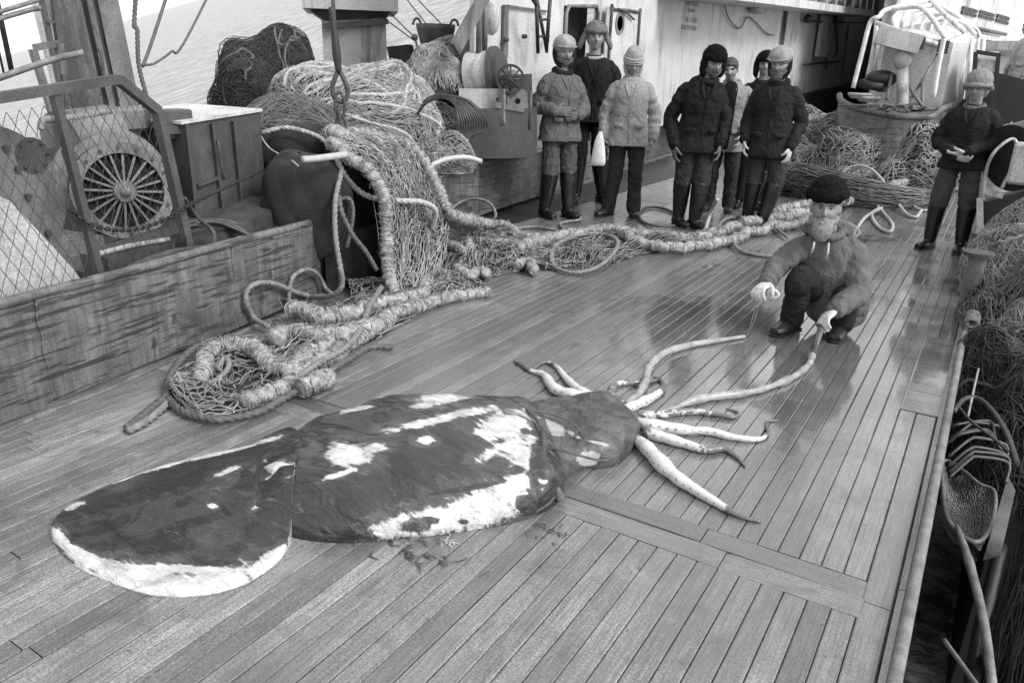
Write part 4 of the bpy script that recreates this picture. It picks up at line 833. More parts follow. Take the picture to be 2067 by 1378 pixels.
SHG = [("pale shaggy rope crossing the net below the drape", [(684,560),(725,552),(768,538),(800,545),(847,557)], .042, .05),
 ("pale shaggy rope curling down below the drape's right edge", [(872,492),(869,530),(864,562),(850,590),(812,602),(763,614),(735,620)], .045, .05),
 ("pale shaggy rope snaking over the flat net beside the drape", [(892,489),(925,505),(943,512),(958,492),(1011,494),(1069,499)], .04, .05),
 ("shaggy rope curled round the near end of the deck net", [(398,775),(402,745),(415,722),(449,702),(500,702),(530,722),(560,742),(595,738),(632,712)], .043, .06),
 ("lumpy shaggy rope over the middle of the deck net", [(588,628),(622,632),(660,645),(700,640),(735,640)], .052, .08),
 ("second lumpy shaggy rope in the middle of the deck net", [(560,700),(600,680),(650,690),(700,680),(740,655)], .05, .06),
 ("shaggy rope along the outer edge of the near deck net", [(505,812),(557,790),(592,762),(640,735),(700,702),(743,672)], .04, .04),
 ("short fat shaggy rope end on the planks below the net", [(603,792),(630,782),(657,768)], .045, .04),
 ("flat pale shaggy rope on the planks right of the deck net", [(765,662),(830,628),(900,607),(965,592)], .04, .03),
 ("long pale rope bundle crossing the deck in front of the standing men", [(1040,505),(1110,482),(1180,469),(1240,466),(1300,476),(1390,481),(1440,474),(1500,455)], .045, .05),
 ("second long pale rope bundle, bowed toward the camera", [(1245,470),(1285,490),(1340,498),(1400,499),(1450,490),(1520,472),(1600,452),(1640,440)], .045, .05),
 ("pale rope bundle running behind the crouching man toward the bow", [(1500,455),(1570,442),(1640,425),(1700,412),(1760,396),(1830,368),(1893,342)], .05, .07),
 ("topmost pale rope bundle beside the bow net pile", [(1560,430),(1640,412),(1720,385),(1790,378),(1850,352),(1892,330)], .05, .09),
 ("frayed rope knot on the flat net", [(1040,540),(1060,530),(1075,538),(1085,550)], .035, .04),
 ("frayed rope knot beside the shaggy curl", [(930,545),(950,560),(968,548),(985,556)], .035, .05),
 ("shaggy rope across the near net toward the drape", [(640,715),(690,690),(735,668),(790,640),(850,612)], .038, .05)]
for lab, pts, r, z in SHG:
    m = MB(); P = cat([G(x, y, z) for x, y in pts], 10); d = np.linalg.norm(P[0]-A(0,0,CAMH)); m.shaggy(P, r, int(pts[0][0]), step=.045, ds=r*(.3 if d < 7 else .5), dens=1 if d < 7 else .5)
    tag(m.build('shaggy_rope', M['shag'], org=P[0]), lab, 'rope', 'shaggy ropes bordering the nets')
RP = [("rope looping up over the near coaming from the net", [(543,660,.05),(512,640,-1),(497,610,-1),(500,585,-1),(524,571,-1),(557,574,-1),(592,588,-1),(627,598,-1),(662,598,.14),(684,586,.2),(691,566,.27),(686,540,.36)], .016, 'ropem'),
 ("smaller rope loop standing against the coaming", [(583,628,-1),(584,590,-1),(590,562,-1),(606,548,-1),(626,545,-1),(643,556,-1),(656,580,-1),(668,592,.08)], .014, 'ropem'),
 ("heavy rope tail pointing at the camera from the net end", [(256,866,.02),(285,843,.02),(315,818,.02),(338,798,.03),(343,765,.05),(365,728,.07),(400,700,.09),(450,686,.1),(495,682,.1),(530,690,.08)], .021, 'roped'),
 ("lower strand of the heavy rope tail", [(258,870,.02),(292,852,.02),(326,826,.02),(340,812,.02)], .018, 'ropem'),
 ("rope edging the bottom of the near deck net", [(338,800,.03),(362,826,.03),(410,842,.03),(450,846,.03),(520,832,.03),(580,800,.04),(640,765,.04),(700,728,.04),(745,702,.04),(792,700,.02)], .018, 'roped'),
 ("rope lying over the middle of the deck net", [(440,745,.07),(455,720,.09),(462,740,.08),(440,765,.06),(405,782,.04),(370,795,.03)], .014, 'ropem'),
 ("twisted rope from the net middle up into the drape", [(560,792,.05),(640,735,.07),(700,700,.08),(730,660,.1),(745,620,.12),(770,580,.1)], .018, 'ropem'),
 ("rope loop beside the coaming corner", [(905,440,.05),(915,418,.14),(940,404,.2),(968,402,.22),(990,412,.18),(1000,430,.1),(998,442,.04)], .016, 'ropem'),
 ("thin rope on the wet deck behind the shaggy rope", [(1035,462,.02),(1080,458,.02),(1125,466,.02),(1150,474,.02),(1130,452,.02),(1168,444,.03),(1172,438,.03)], .014, 'ropem'),
 ("round rope loop lying on the flat net", [(1112,520,.04),(1124,494,.06),(1165,476,.06),(1215,472,.06),(1246,486,.06),(1238,512,.05),(1205,540,.04),(1160,550,.03),(1122,540,.03),(1111,518,.04)], .017, 'ropem'),
 ("dark rope loop on the deck beside the woman's feet", [(1380,440,.02),(1340,421,.02),(1305,419,.02),(1290,432,.02),(1296,446,.02),(1320,455,.02),(1362,456,.02)], .016, 'roped'),
 ("rope hanging in a curve toward the crouching man", [(1482,470,.05),(1482,492,.04),(1500,508,.02),(1540,516,.02),(1585,518,.02)], .018, 'ropem'),
 ("rope end sticking up beside the black boots", [(1448,402,.35),(1436,425,.2),(1428,450,.08),(1420,480,.03)], .02, 'ropel'),
 ("rope running from the group to the crouching man", [(1440,470,.08),(1470,440,.1),(1530,440,.04),(1560,455,.04),(1590,480,.03)], .014, 'ropem'),
 ("rope figure lying right of the crouching man's head", [(1690,445,.03),(1720,455,.03),(1735,470,.03),(1722,478,.02),(1745,440,.04),(1780,420,.06),(1760,430,.04),(1770,455,.02),(1795,468,.02),(1800,450,.02),(1770,415,.04)], .017, 'ropel'),
 ("rope hoop arching over the bow nets", [(1692,372,.15),(1700,350,.3),(1722,336,.4),(1755,340,.4),(1782,365,.28),(1805,400,.1),(1828,430,.03),(1848,438,.02),(1860,425,.02)], .018, 'ropel'),
 ("rope squiggle beside the bow net pile", [(1830,400,.05),(1850,420,.03),(1875,424,.02),(1890,412,.02),(1860,404,.03)], .015, 'ropel')]
for lab, pts, r, mt in RP:
    m = MB(); P = cat([(BW(p[0], p[1], -.05) if p[2] < 0 else G(*p)) for p in pts], 10); m.rope(P, r, ds=r*(.6 if np.linalg.norm(P[0]) < 7 else 1.2)); tag(m.build('rope', M[mt], org=P[0]), lab, 'rope', 'loose ropes about the nets')
for lab, pts, r, mt in (("pale rope hanging from the hoisted net across the drape", [(672,288,5.9),(678,315,5.75),(700,360,5.6),(740,395,5.5),(800,405,5.5),(850,408,5.6),(879,425,5.7),(872,462,5.8)], .020, 'ropel'),
 ("rope falling straight from the bags to the knot", [(690,345,5.4),(678,400,5.2),(676,450,5.1),(680,500,5.05),(688,545,5.0),(690,580,5.0)], .017, 'ropem'),
 ("rope slanting from the bags to the drape foot", [(684,395,5.25),(690,430,5.2),(712,475,5.2),(738,508,5.25),(760,545,5.3)], .017, 'roped'),
 ("rope loop hung in front of the dark bag", [(700,500,5.3),(712,440,5.3),(708,405,5.3),(690,402,5.3),(678,425,5.3)], .014, 'roped')):
    m = MB(); m.rope(cat([DP(*p) for p in pts], 10), r, ds=r*.6); tag(m.build('rope', M[mt], org=DP(*pts[0])), lab, 'rope', 'loose ropes about the nets')
# hoist: wire, block, hook and shackles
ho = thing('hoist_hook', 'heavy dark cargo hook on a wire, holding up the draped net', 'hook', DP(686, 265, 6.05)); hd_ = 6.05
m = MB(); m.tube(cat([DP(650,-400,hd_),DP(672,0,hd_),DP(678,90,hd_)], 3), .014, 8); m.build('wire', M['cable'], ho)
m = MB(); m.tube(cat([DP(668,15,hd_),DP(674,60,hd_),DP(679,105,hd_),DP(684,148,hd_)], 6), np.interp(np.linspace(0,1,19),[0,.3,.7,1],[.018,.024,.032,.022]), 10); m.build('swivel', M['black'], ho)
m = MB(); m.tube(cat([DP(684,140,hd_),DP(672,170,hd_),DP(673,192,hd_),DP(682,204,hd_),DP(696,202,hd_),DP(702,186,hd_),DP(696,164,hd_),DP(684,140,hd_)], 8), .018, 10); m.build('hook', M['rust'], ho)
for (x, y, w, h_, ax) in ((686,212,9,22,0),(685,232,5,18,1),(688,252,9,16,0)):
    c = DP(x, y, hd_-.02); s = np.linalg.norm(c)/FPX; th = np.arange(18)/18*6.283; r_, aw = viewax(c); e = r_ if ax == 0 else aw
    m = MB(); m.tube(c+e*(np.cos(th)*w*s)[:, None]+A(0,0,1)*(np.sin(th)*h_*s)[:, None], .011, 8, closed=True); m.build('shackle', M['rust'], ho)
m = MB(); m.shaggy(cat([DP(660,285,6.1),DP(672,276,6.0),DP(690,272,5.95),DP(706,280,6.0)], 8), .05, 5); m.build('net_strop', M['shag'], ho)
# net pile at the coaming corner and on the hatch
heap('net_heap', 'small pale tuft of net on the coaming behind the drape', 'net heap', DP(890,345,6.6), 110, 60, .6, 12, ns=700, flow=(.6,0,-.8), r=.003)
m = MB(); m.tube(cat([DP(862,338,6.3),DP(900,322,6.4),DP(940,318,6.5),DP(972,326,6.55)], 5), .022, 8); tag(m.build('pipe_stub', M['lgrey'], org=DP(900,322,6.4)), 'pale bent bar on top of the coaming behind the drape', 'pipe')
# wire coil hung over
cc = thing('wire_coil', 'coil of heavy wire cable hanging in a sheaf left of the bearded man', 'cable coil', DP(930, 290, 7.1))
for k in range(12):
    f = k/11; m = MB(); jit = hr.uniform(-.01, .01)
    P = [DP(842+f*14,232-f*26+jit*200,7.5),DP(862+f*10,208-f*14,7.4),DP(895,198-f*6,7.3),DP(918+f*26,212-f*10,7.2+jit),DP(924+f*52,236-f*4,7.1+f*.1),DP(926+f*56,262-f*2,7.1+f*.15),DP(922+f*30,285-f*8,7.1+f*.1),DP(918+f*6,298,7.1)]
    m.tube(cat(P, 8), .0095, 7); m.build('cable', M['cable'], cc)
m = MB(); m.tube(cat([DP(916,286,7.05),DP(928,280,7.0),DP(944,284,7.05)], 5), .012, 8); m.build('lashing', M['ropel'], cc)
heap('cable_heap', 'dark heap of old cable inside the hanging wire coil', 'cable heap', DP(895,275,7.9), 110, 62, .6, 17, mats=('core_d','twd'), ns=260, ropes=10, rmat='cable', rr=.014, r=.006)
# ---- starboard pile and the bow net pile
heap('net_heap', 'tangled pale net heap on the starboard rail, right edge', 'net heap', G(2048,585,.1), 175, 132, .7, 23, mats=('core_d','twl'), ns=1500, ropes=10, flow=(.3,0,.4), fk=.35, r=.003, K=14, step=.05, lump=.2, mesh=(60,20,.004), rr=.014)
heap('net_heap', 'pale net hanging outboard at the right edge below the heap', 'net heap', G(2075,830,-.35), 150, 220, .5, 25, ns=900, flow=(.2,0,.4), fk=.3, r=.0025, mats=('core_d','twl'), mesh=(50,22,.0035), lump=.22)
heap('net_heap', 'knotted pale net outboard by the pole, far right', 'net heap', G(2090,900,-.5), 130, 110, .5, 27, ns=900, flow=(1,0,.4), r=.0028, mats=('core_d','twm'))
bs = [(1612,300,120,85,31),(1655,345,150,85,32),(1735,372,170,80,33),(1830,380,170,85,34),(1870,345,140,80,35),(1600,352,110,60,36)]
for i, (x, y, w, h, sd) in enumerate(bs):
    lab = ['leftmost lump of the bow net pile, under the white wall','lump of the bow net pile with a raised fold','middle lump of the bow net pile','right lump of the bow net pile near the lone standing man','rear right lump of the bow net pile under the hatch','low front lump of the bow net pile beside the men'][i]
    heap('net_pile', lab, 'net pile', G(x, y), w, h, .8, sd, mats=('core_l','twl'), ns=330, flow=(.7,0,.5), r=.006, K=10, lump=.22, group='lumps of the bow net pile', ropes=2, rr=.02, rmat='ropem', mesh=(38,12,.009))
def ball(x, y, rpx, lab):
    c = G(x, y+rpx, 0); s = np.linalg.norm(c-A(0,0,CAMH))/FPX; R_ = rpx*s; c = c+A(0,0,R_)+viewax(c)[1]*0; t = thing('float', lab, 'float', c-A(0,0,R_), 'netted floats in the bow pile'); m = MB(); m.sphere(c, R_, 28, 18); m.build('shell', M['lgrey'], t)
    def S(u, v): ph = .1+v*2.9; return c+R_*1.02*np.stack([np.sin(ph)*np.cos(u*6.283), np.sin(ph)*np.sin(u*6.283), np.cos(ph)], -1)
    m = MB(); m.strands(diamonds(S, 26, 13, .004, int(x), .1), .004); m.build('netting', M['twd'], t)
ball(1762,338,27,'round float caught in netting, in the middle of the bow pile'); ball(1850,334,26,'round float caught in netting, right side of the bow pile'); ball(1690,250,22,'grey netted float against the bow of the hatch'); ball(1722,345,17,'half hidden float left of the middle one')
# long striped bundle of gathered net
bt = thing('gathered_net', 'long gathered bundle of net lying on the deck behind the crouching man', 'net', G(1700, 400))
c1 = cat([G(1545,372,.12),G(1600,368,.16),G(1680,382,.16),G(1760,398,.12),G(1830,404,.08),G(1880,398,.06)], 10)
m = MB(); m.tube(c1, np.interp(np.linspace(0,1,len(c1)),[0,.3,.7,1],[.17,.2,.14,.07]), 14, sq=.9); m.build('matted_core', M['core_l'], bt)
T_, N_, B_ = frames(c1); rad = np.interp(np.linspace(0,1,len(c1)),[0,.3,.7,1],[.18,.21,.15,.08]); S_ = []
for q in range(950):
    a = RS.rand()*6.283; i0 = RS.randint(0, len(c1)-14); ii = np.arange(i0, i0+14); aa = a+np.cumsum(RS.normal(size=14)*.05)
    S_.append(c1[ii]+(N_[ii]*np.cos(aa)[:, None]+B_[ii]*np.sin(aa)[:, None])*rad[ii][:, None]*(.8+.5*RS.rand()))
m = MB(); m.strands(np.array(S_), .006); m.build('netting', M['twm'], bt)
# ================================================================ STARBOARD EDGE
rl = thing('starboard_coaming', 'low wooden edge board and steel pipe rail along the starboard side', 'coaming', G(1870, 978))
def RX(y, x, z): return A(x, y, z)
m = MB(); m.tube(cat([A(.052-.001*abs(y-3), y, .030+.003*math.sin(y*3)) for y in np.linspace(-1.2, 6.0, 24)], 3), .019, 14); m.build('pipe_rail', M['rustl'], rl)
for k in range(6):
    a = -1.2+k*1.2; m = MB(); m.hexa([A(.012,a,.0),A(.033,a,.0),A(.033,a+1.195,.0),A(.012,a+1.195,.0),A(.012,a,.018),A(.031,a,.026),A(.031,a+1.195,.026),A(.012,a+1.195,.018)]); m.build('edge_board', M['wood'], rl, smooth=False)
m = MB(); m.hexa([A(.034,-1.2,-3),A(.068,-1.2,-3),A(.068,6,-3),A(.034,6,-3),A(.034,-1.2,.012),A(.066,-1.2,.012),A(.066,6,.012),A(.034,6,.012)]); m.build('side_plate', M['black'], rl, smooth=False)
m = MB()
for q in range(60):
    y = 5.5+RS.rand()*.7; a = RS.rand()*6.28; c = A(.08, y, .07); th = np.linspace(0, 4.5, 8)+a; m.strands((c+np.stack([np.cos(th)*.045, np.linspace(-.05, .05, 8), np.sin(th)*.05], 1))[None], .007)
tag(m.build('lashing', M['ropem'], org=A(.08, 5.6, .07)), 'twisted lashing wound on the starboard rail end', 'lashing')
sp_ = thing('side_post', 'grey flanged bollard post beside the boots of the lone man', 'post', G(1930, 640)); q = G(1932, 640); m = MB(); m.cyl(A(.03,6.1,0), A(.03,6.1,.42), .055, 20); m.build('shaft', M['mgrey'], sp_, auto=40)
m = MB(); m.cyl(A(.03,6.1,.42), A(.03,6.1,.445), .10, 24); m.build('flange', M['dgrey'], sp_, auto=40)
m = MB(); m.beam(A(.16,6.7,0), A(.16,8.2,0), .06, .7); tag(m.build('side_wall', M['mgrey'], org=A(.12,7.4,0), smooth=False), 'low grey side wall right of the lone man', 'wall')
# gear hanging outboard
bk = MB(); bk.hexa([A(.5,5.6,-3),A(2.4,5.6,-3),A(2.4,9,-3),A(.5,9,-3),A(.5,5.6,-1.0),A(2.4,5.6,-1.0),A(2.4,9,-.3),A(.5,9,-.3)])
tag(bk.build('outboard_shadow_plate', M['void'], smooth=False), 'added black block as plating outboard of the starboard rail', 'shading')  # added block, near-black so the gap behind the coils looks shaded
def OD(x, y, z): return G(x, y, z)
heap('net_curtain', 'dark tangled net hanging outboard just under the starboard rail end', 'net', OD(1990,800,-.45), 150, 210, .5, 52, mats=('core_d','twm'), ns=700, flow=(0,0,.6), fk=.5, r=.003, mesh=(44,18,.003), lump=.25, ropes=5, rmat='roped', rr=.012)
heap('net_curtain', 'added dark net mass filling the dark gap behind the scoop net', 'net', OD(1975,1010,-.85), 230, 260, .5, 58, mats=('core_d','twd'), ns=900, flow=(0,0,.6), fk=.5, r=.004, mesh=(40,16,.004), lump=.2, ropes=8, rmat='roped', rr=.012)  # added net mass, put in to darken the gap around the coils
heap('net_curtain', 'dark net curtain at the far right bottom edge', 'net', OD(2075,1440,-1.3), 150, 620, .5, 51, mats=('core_d','twd'), ns=1500, flow=(0,0,1), r=.004, ropes=6, rmat='roped', K=14)
ln_ = thing('landing_net', 'dark scoop net with a hoop and pole hanging over the starboard side', 'net', OD(1960,1000,-.45)); Z = -.45
H = [OD(x, y, Z) for x, y in ((1905,930),(1904,1000),(1915,1050),(1945,1082),(1975,1092),(1996,1070),(2008,1030),(2006,990),(1975,975),(1945,950))]
m = MB(); m.tube(cat(H, 8, True), .010, 8, closed=True); m.build('hoop', M['rustl'], ln_)
S = two_edge([H[0], H[1], H[2], H[3], H[4]], [H[9], H[8], H[7], H[6], H[5]], .0, 3, -.08); m = MB(); m.strands(diamonds(S, 30, 22, .0022, 91, .15), .0022); m.build('netting', M['twm'], ln_)
m = MB(); P = S(*np.meshgrid(np.linspace(0,1,20), np.linspace(0,1,14), indexing='ij'))+A(0,0,-.06); m.sheet(P); m.build('net_fold', M['core_d'], ln_)
m = MB(); m.tube(cat([OD(1932,1062,Z+.02),OD(1955,1130,Z-.02),OD(1985,1250,Z-.1),OD(2005,1400,Z-.2)], 8), np.interp(np.linspace(0,1,25),[0,.3,.35,.4,1],[.012,.018,.024,.019,.019]), 10); m.build('pole', M['rustl'], ln_)
for k, (lab, zz) in enumerate((("outer wire hoops arching beside the rail", -.15),)):
    t = thing('wire_coil', 'dark wire hoops arching outboard beside the rail', 'cable coil', OD(1980, 900, -.3))
    for (pts, r) in (([(1925,830),(1945,806),(1972,803),(2000,825),(2030,870),(2055,940)], .014), ([(1930,815),(1960,850),(2000,880),(2035,910)], .008)):
        m = MB(); m.tube(cat([OD(x, y, -.12) for x, y in pts], 8), r, 8); m.build('wire', M['cable'], t)
    for k in range(8):
        m = MB(); y = 850+k*10+hr.uniform(-7, 7); jx = hr.uniform(-14, 14); m.tube(cat([OD(1912+jx*.3,y+26+jx,-.34), OD(1945+jx,y+2,-.28), OD(1985-jx,y-4,-.28), OD(2022+jx,y+20-jx,-.32), OD(2030,y+50,-.4)], 8), .009, 7); m.build('wire', M['cable'], t)
pole('spar', 'round ended spar poking out under the starboard net heap', 'spar', [OD(2030,600,-.1),OD(2055,622,-.1),OD(2090,660,-.12)], .045, 'rustl')
pole('cord', 'thin pale cord along the outboard side of the rail', 'cord', [A(.18,5.6,.0),A(.16,5.0,-.08),A(.15,4.5,-.15)], .006, 'twl')
pole('beam', 'dark inclined beam in the water gap below the scoop net', 'beam', [OD(1955,1420,-1.2),OD(1975,1290,-1.2),OD(2020,1100,-1.0)], .035, 'black')
pole('rope', 'thin rope slanting across the churned water bottom right', 'rope', [OD(1905,1290,-1),OD(1945,1345,-1),OD(1985,1400,-1)], .012, 'ropem')
m = MB(); m.prism([OD(1985,1128,-.6),OD(2020,1120,-.6),OD(2050,990,-.6),OD(2035,960,-.6)], (0,.02,-.02)); tag(m.build('flap', M['mgrey'], org=OD(1985,1128,-.6), smooth=False), 'grey canvas flap hanging right of the scoop net', 'flap')
# machinery behind the heap, far right
mw = thing('net_winch', 'dark net winch with a pale bent frame at the right edge', 'winch', G(2045, 440)); dm = 8.3
m = MB(); m.tube(cat([DP(1985,405,dm-.4),DP(1990,350,dm-.4),DP(2005,310,dm-.4),DP(2038,282,dm-.3),DP(2052,290,dm-.3),DP(2046,330,dm-.3),DP(2022,380,dm-.4)], 6), .014, 8); m.build('frame', M['lgrey'], mw)
for (x0, y0, x1, y1) in ((1978,400,1978,470),(1985,385,2025,395)): m = MB(); m.beam(DP(x0,y0,dm-.4), DP(x1,y1,dm-.4), .05, .05); m.build('leg', M['lgrey'], mw, smooth=False)
m = MB(); m.cyl(DP(2040,320,dm), DP(2110,300,dm+.3), .3, 28); m.build('drum', M['black'], mw, auto=40)
m = MB(); m.box(DP(2070,330,dm-.35), (.22,.25,.34), bev=.02); m.build('gearbox', M['lgrey'], mw, auto=40)
m = MB(); m.beam(DP(1990,455,dm), DP(2100,440,dm), .5, .5); m.build('bed', M['black'], mw, smooth=False)
heap('canvas_pile', 'pale crumpled sack between the lone man and the winch', 'sack', G(1982, 470), 46, 150, .8, 57, mats=('ropel','twl'), ns=60, r=.002, lump=.2)
pole('roll', 'thick grey roll of net slanting behind the lone man', 'roll', [DP(1965,330,9.6),DP(2000,300,9.8),DP(2040,272,10)], .13, 'ropem', n=14)

# ================================================================ SUPERSTRUCTURE
XW = -5.0
ho_ = OX(1400, 240, XW); dh = thing('deckhouse', 'long white port deckhouse wall with an open door and warning words', 'deckhouse', A(XW, ho_[1], 0))
def WX(x, y, o=0.0): return OX(x, y, XW+o)
yA, yB = OX(957, 100, XW)[1], 34.0
zb = lambda y: 0.62+(y-11)*0.033          # the wall's foot follows the sheer
dl, dr_, dt = WX(1141, 12)[1], WX(1206, 11)[1], WX(1141, 12)[2]; db = dt-1.75
def wall(y0, y1, z0a, z0b, z1a, z1b, name='wall_panel', mat='white', k=1, x=XW):
    for i in range(k):
        a, b = i/k, (i+1)/k; ya, yb = y0+(y1-y0)*a+.004, y0+(y1-y0)*b-.004; m = MB(); L = lambda p, q, t: p+(q-p)*t
        m.hexa([A(x,ya,L(z0a,z0b,a)),A(x,yb,L(z0a,z0b,b)),A(x-.06,yb,L(z0a,z0b,b)),A(x-.06,ya,L(z0a,z0b,a)),A(x,ya,L(z1a,z1b,a)),A(x,yb,L(z1a,z1b,b)),A(x-.06,yb,L(z1a,z1b,b)),A(x-.06,ya,L(z1a,z1b,a))]); m.build(name, M[mat], dh, smooth=False)
wall(yA, dl-.03, zb(yA), zb(dl), 5.6, 5.6, k=1); wall(dl-.03, dr_+.03, zb(dl), zb(dr_), db, db+.02); wall(dl-.03, dr_+.03, dt, dt+.05, 5.6, 5.6); wall(dr_+.03, yB, zb(dr_), zb(yB), 5.6, 6.4, k=7)
m = MB(); m.hexa([A(XW-.055,yA,.0),A(XW-.055,yB,.0),A(XW-3,yB,.0),A(XW-3,yA,.0),A(XW-.5,yA,6.3),A(XW-.5,yB,7),A(XW-3,yB,7),A(XW-3,yA,6.3)]) if False else m.hexa([A(XW-.07,yB+.0,.0),A(XW-.07,yB+.3,.0),A(XW-3,yB+.3,.0),A(XW-3,yB,.0),A(XW-.07,yB,6.4),A(XW-.07,yB+.3,6.4),A(XW-3,yB+.3,6.4),A(XW-3,yB,6.4)])
m.build('end_wall', M['white'], dh, smooth=False)
m = MB(); m.hexa([A(XW-.3,dl-.2,db-.1),A(XW-.3,dr_+.3,db-.1),A(XW-.8,dr_+.3,db-.1),A(XW-.8,dl-.2,db-.1),A(XW-.3,dl-.2,dt+.1),A(XW-.3,dr_+.3,dt+.1),A(XW-.8,dr_+.3,dt+.1),A(XW-.8,dl-.2,dt+.1)]); m.build('dark_interior', M['void'], dh, smooth=False)
def frame(y0, y1, z0, z1, w, x, mat, name, par, d=.03):
    for (a, b) in (((y0, z0), (y1, z0)), ((y1, z0), (y1, z1)), ((y1, z1), (y0, z1)), ((y0, z1), (y0, z0))):
        m = MB(); m.beam(A(x, *a), A(x, *b), w, d, up=(1, 0, 0)); m.build(name, M[mat], par, smooth=False)
m = MB(); cs_ = [(dl+.06,dt-.0),(dl,dt-.08),(dl,db),(dr_,db+.02),(dr_,dt-.03),(dr_-.06,dt+.05)]; m.tube(np.array([A(XW+.02, a, b) for a, b in cs_]), .028, 8, closed=True); m.build('door_frame', M['mgrey'], dh)
# open door leaf against the wall
l0, l1 = WX(1221, 14, .05), WX(1288, 19, .05); dh_leaf = MB(); zt_ = (l0[2]+l1[2])/2; dh_leaf.box(((XW+.08), (l0[1]+l1[1])/2, zt_-.82), (.05, l1[1]-l0[1], 1.62), bev=.02); lf = dh_leaf.build('door', M['white'], dh, auto=40)
m = MB(); yy0, yy1 = l0[1]+.08, l1[1]-.08; m.tube(cat([A(XW+.12,yy0,zt_-1.5),A(XW+.12,yy0,zt_-.1),A(XW+.12,yy0+.08,zt_-.05),A(XW+.12,yy1-.08,zt_-.03),A(XW+.12,yy1,zt_-.1),A(XW+.12,yy1,zt_-1.5)], 3), .022, 6); m.build('gasket', M['dgrey'], lf)
pc = WX(1250, 48, .1); m = MB(); m.disc(pc, (1,0,0), .1, .15, .03, 28); m.disc(pc, (1,0,0), 0, .1, .01, 24); m.build('porthole', M['mgrey'], lf, smooth=False)
m = MB(); m.tube(cat([WX(1247,18,.14),WX(1262,24,.14),WX(1280,40,.14)], 4), .015, 6); m.build('handle', M['dgrey'], lf)
# framed board, lamp and ladder left of the door
f0, f1 = WX(1016, 10, .02), WX(1110, 10, .02); zt0 = WX(1016, 10)[2]
for nm, q in (('frame_board', ((1016,10,1023,118),(1023,10,1106,25))),):
    for (x0, y0, x1, y1) in q: a, b = WX(x0, y0, .03), WX(x1, y1, .03); m = MB(); m.box(((a+b)/2), (.03, abs(b[1]-a[1]), abs(a[2]-b[2]))); m.build(nm, M['mgrey'], dh, smooth=False)
for x, y in ((1018,80),(1055,74),(1100,82)): m = MB(); p = WX(x, y, .05); m.cyl(p, p+A(.05,0,0), .025, 8); m.build('catch', M['dgrey'], dh)
m = MB(); m.sphere(WX(992, 38, .12), (.09,.09,.17), 14, 10); tag(m.build('wall_lamp', M['white'], org=WX(992, 38, .12)), 'oval white wall lamp left of the framed board', 'lamp')
ld = thing('ladder', 'dark pipe ladder between the framed board and the open door', 'ladder', WX(1090, 110, .3))
for (a, b) in (((1082,-20),(1086,108)),((1112,-20),(1103,100)),((1084,0),(1104,106)),((1070,-10),(1086,16))): m = MB(); m.tube(np.array([WX(*a, .3), WX(*b, .3)]), .022, 6); m.build('rail', M['black'], ld)
for y in (40, 74): m = MB(); m.tube(np.array([WX(1084,y,.3), WX(1108,y,.3)]), .016, 6); m.build('rung', M['black'], ld)
br = thing('bulkhead_brace', 'slanting grey brace plate at the aft end of the deckhouse', 'brace', WX(925, 105, .1))
m = MB(); m.beam(WX(918,100,.25), WX(985,-20,.25), .14, .05, up=(1,0,0)); m.build('strut', M['mgrey'], br, smooth=False)
for x in (966, 978): m = MB(); m.tube(np.array([WX(x,110,.2), WX(x+2,-20,.2)]), .03, 8); m.build('pipe', M['mgrey'], br)
# painted words
def words(s, x, y, h):
    cu = bpy.data.curves.new('lettering', 'FONT'); cu.body = s; cu.size = h; cu.extrude = .002; cu.align_x = 'CENTER'; cu.space_character = 1.12
    o = bpy.data.objects.new('lettering', cu); sc.collection.objects.link(o); o.parent = dh; p = WX(x, y, .012)-ORG[dh.name]
    o.matrix_local = Matrix(((0, 0, 1, p[0]), (1, 0, 0, p[1]), (0.033, 1, 0, p[2]), (0, 0, 0, 1))); cu.materials.append(M['lettering'])
    dg = bpy.context.evaluated_depsgraph_get(); me = bpy.data.meshes.new_from_object(o.evaluated_get(dg)); o2 = bpy.data.objects.new('lettering', me); sc.collection.objects.link(o2); o2.parent = dh; o2.matrix_local = o.matrix_local.copy(); bpy.data.objects.remove(o)
M['lettering'] = grey('faded_stencil_paint', .2, .3, 20, .6)
hh = WX(1395, 30)[2]-WX(1395, 60)[2]
words('БЕРЕГИСЬ', 1397, 12, hh*.43); words('ВАЕРА !', 1396, 26, hh*.37); words('НЕ СТОЙ !', 1396, 46, hh*.46); words('ПОД ГРУЗОМ !', 1392, 61, hh*.42)
# fittings on the wall
for (x0, x1, yt0, yt1, yb0, yb1) in ((1583,1590,10,10,122,122),(1570,1574,30,125,30,150)):
    pass
for (a, b, w_) in (((1588,16),(1571,150),.06),((1712,50),(1700,150),.06),((1562,16),(1582,13),.05)):
    m = MB(); m.beam(WX(*a, .06), WX(*b, .06), w_, .08, up=(1,0,0)); m.build('stiffener', M['mgrey'], dh, smooth=False)
fa = thing('fire_axe', 'fire axe hung head up in clips on the white wall', 'axe', WX(1690, 110, .1))
m = MB(); m.tube(cat([WX(1686,38,.1),WX(1688,70,.1),WX(1690,100,.1),WX(1687,114,.1)], 4), .035, 6, sq=.5); m.build('handle', M['dgrey'], fa)
m = MB(); m.sphere(WX(1686,38,.12), (.05,.15,.12), 10, 8); m.build('head', M['black'], fa)
hs_ = thing('pipe_run', 'dark pipe with a valve running under the gallery', 'pipe', WX(1680, 45, .15))
m = MB(); m.tube(cat([WX(1628,42,.15),WX(1655,44,.15),WX(1700,46,.15),WX(1748,46,.15)], 4), .03, 8); m.build('pipe', M['dgrey'], hs_); m = MB(); m.sphere(WX(1630,38,.16), .11, 12, 8); m.build('valve', M['black'], hs_)
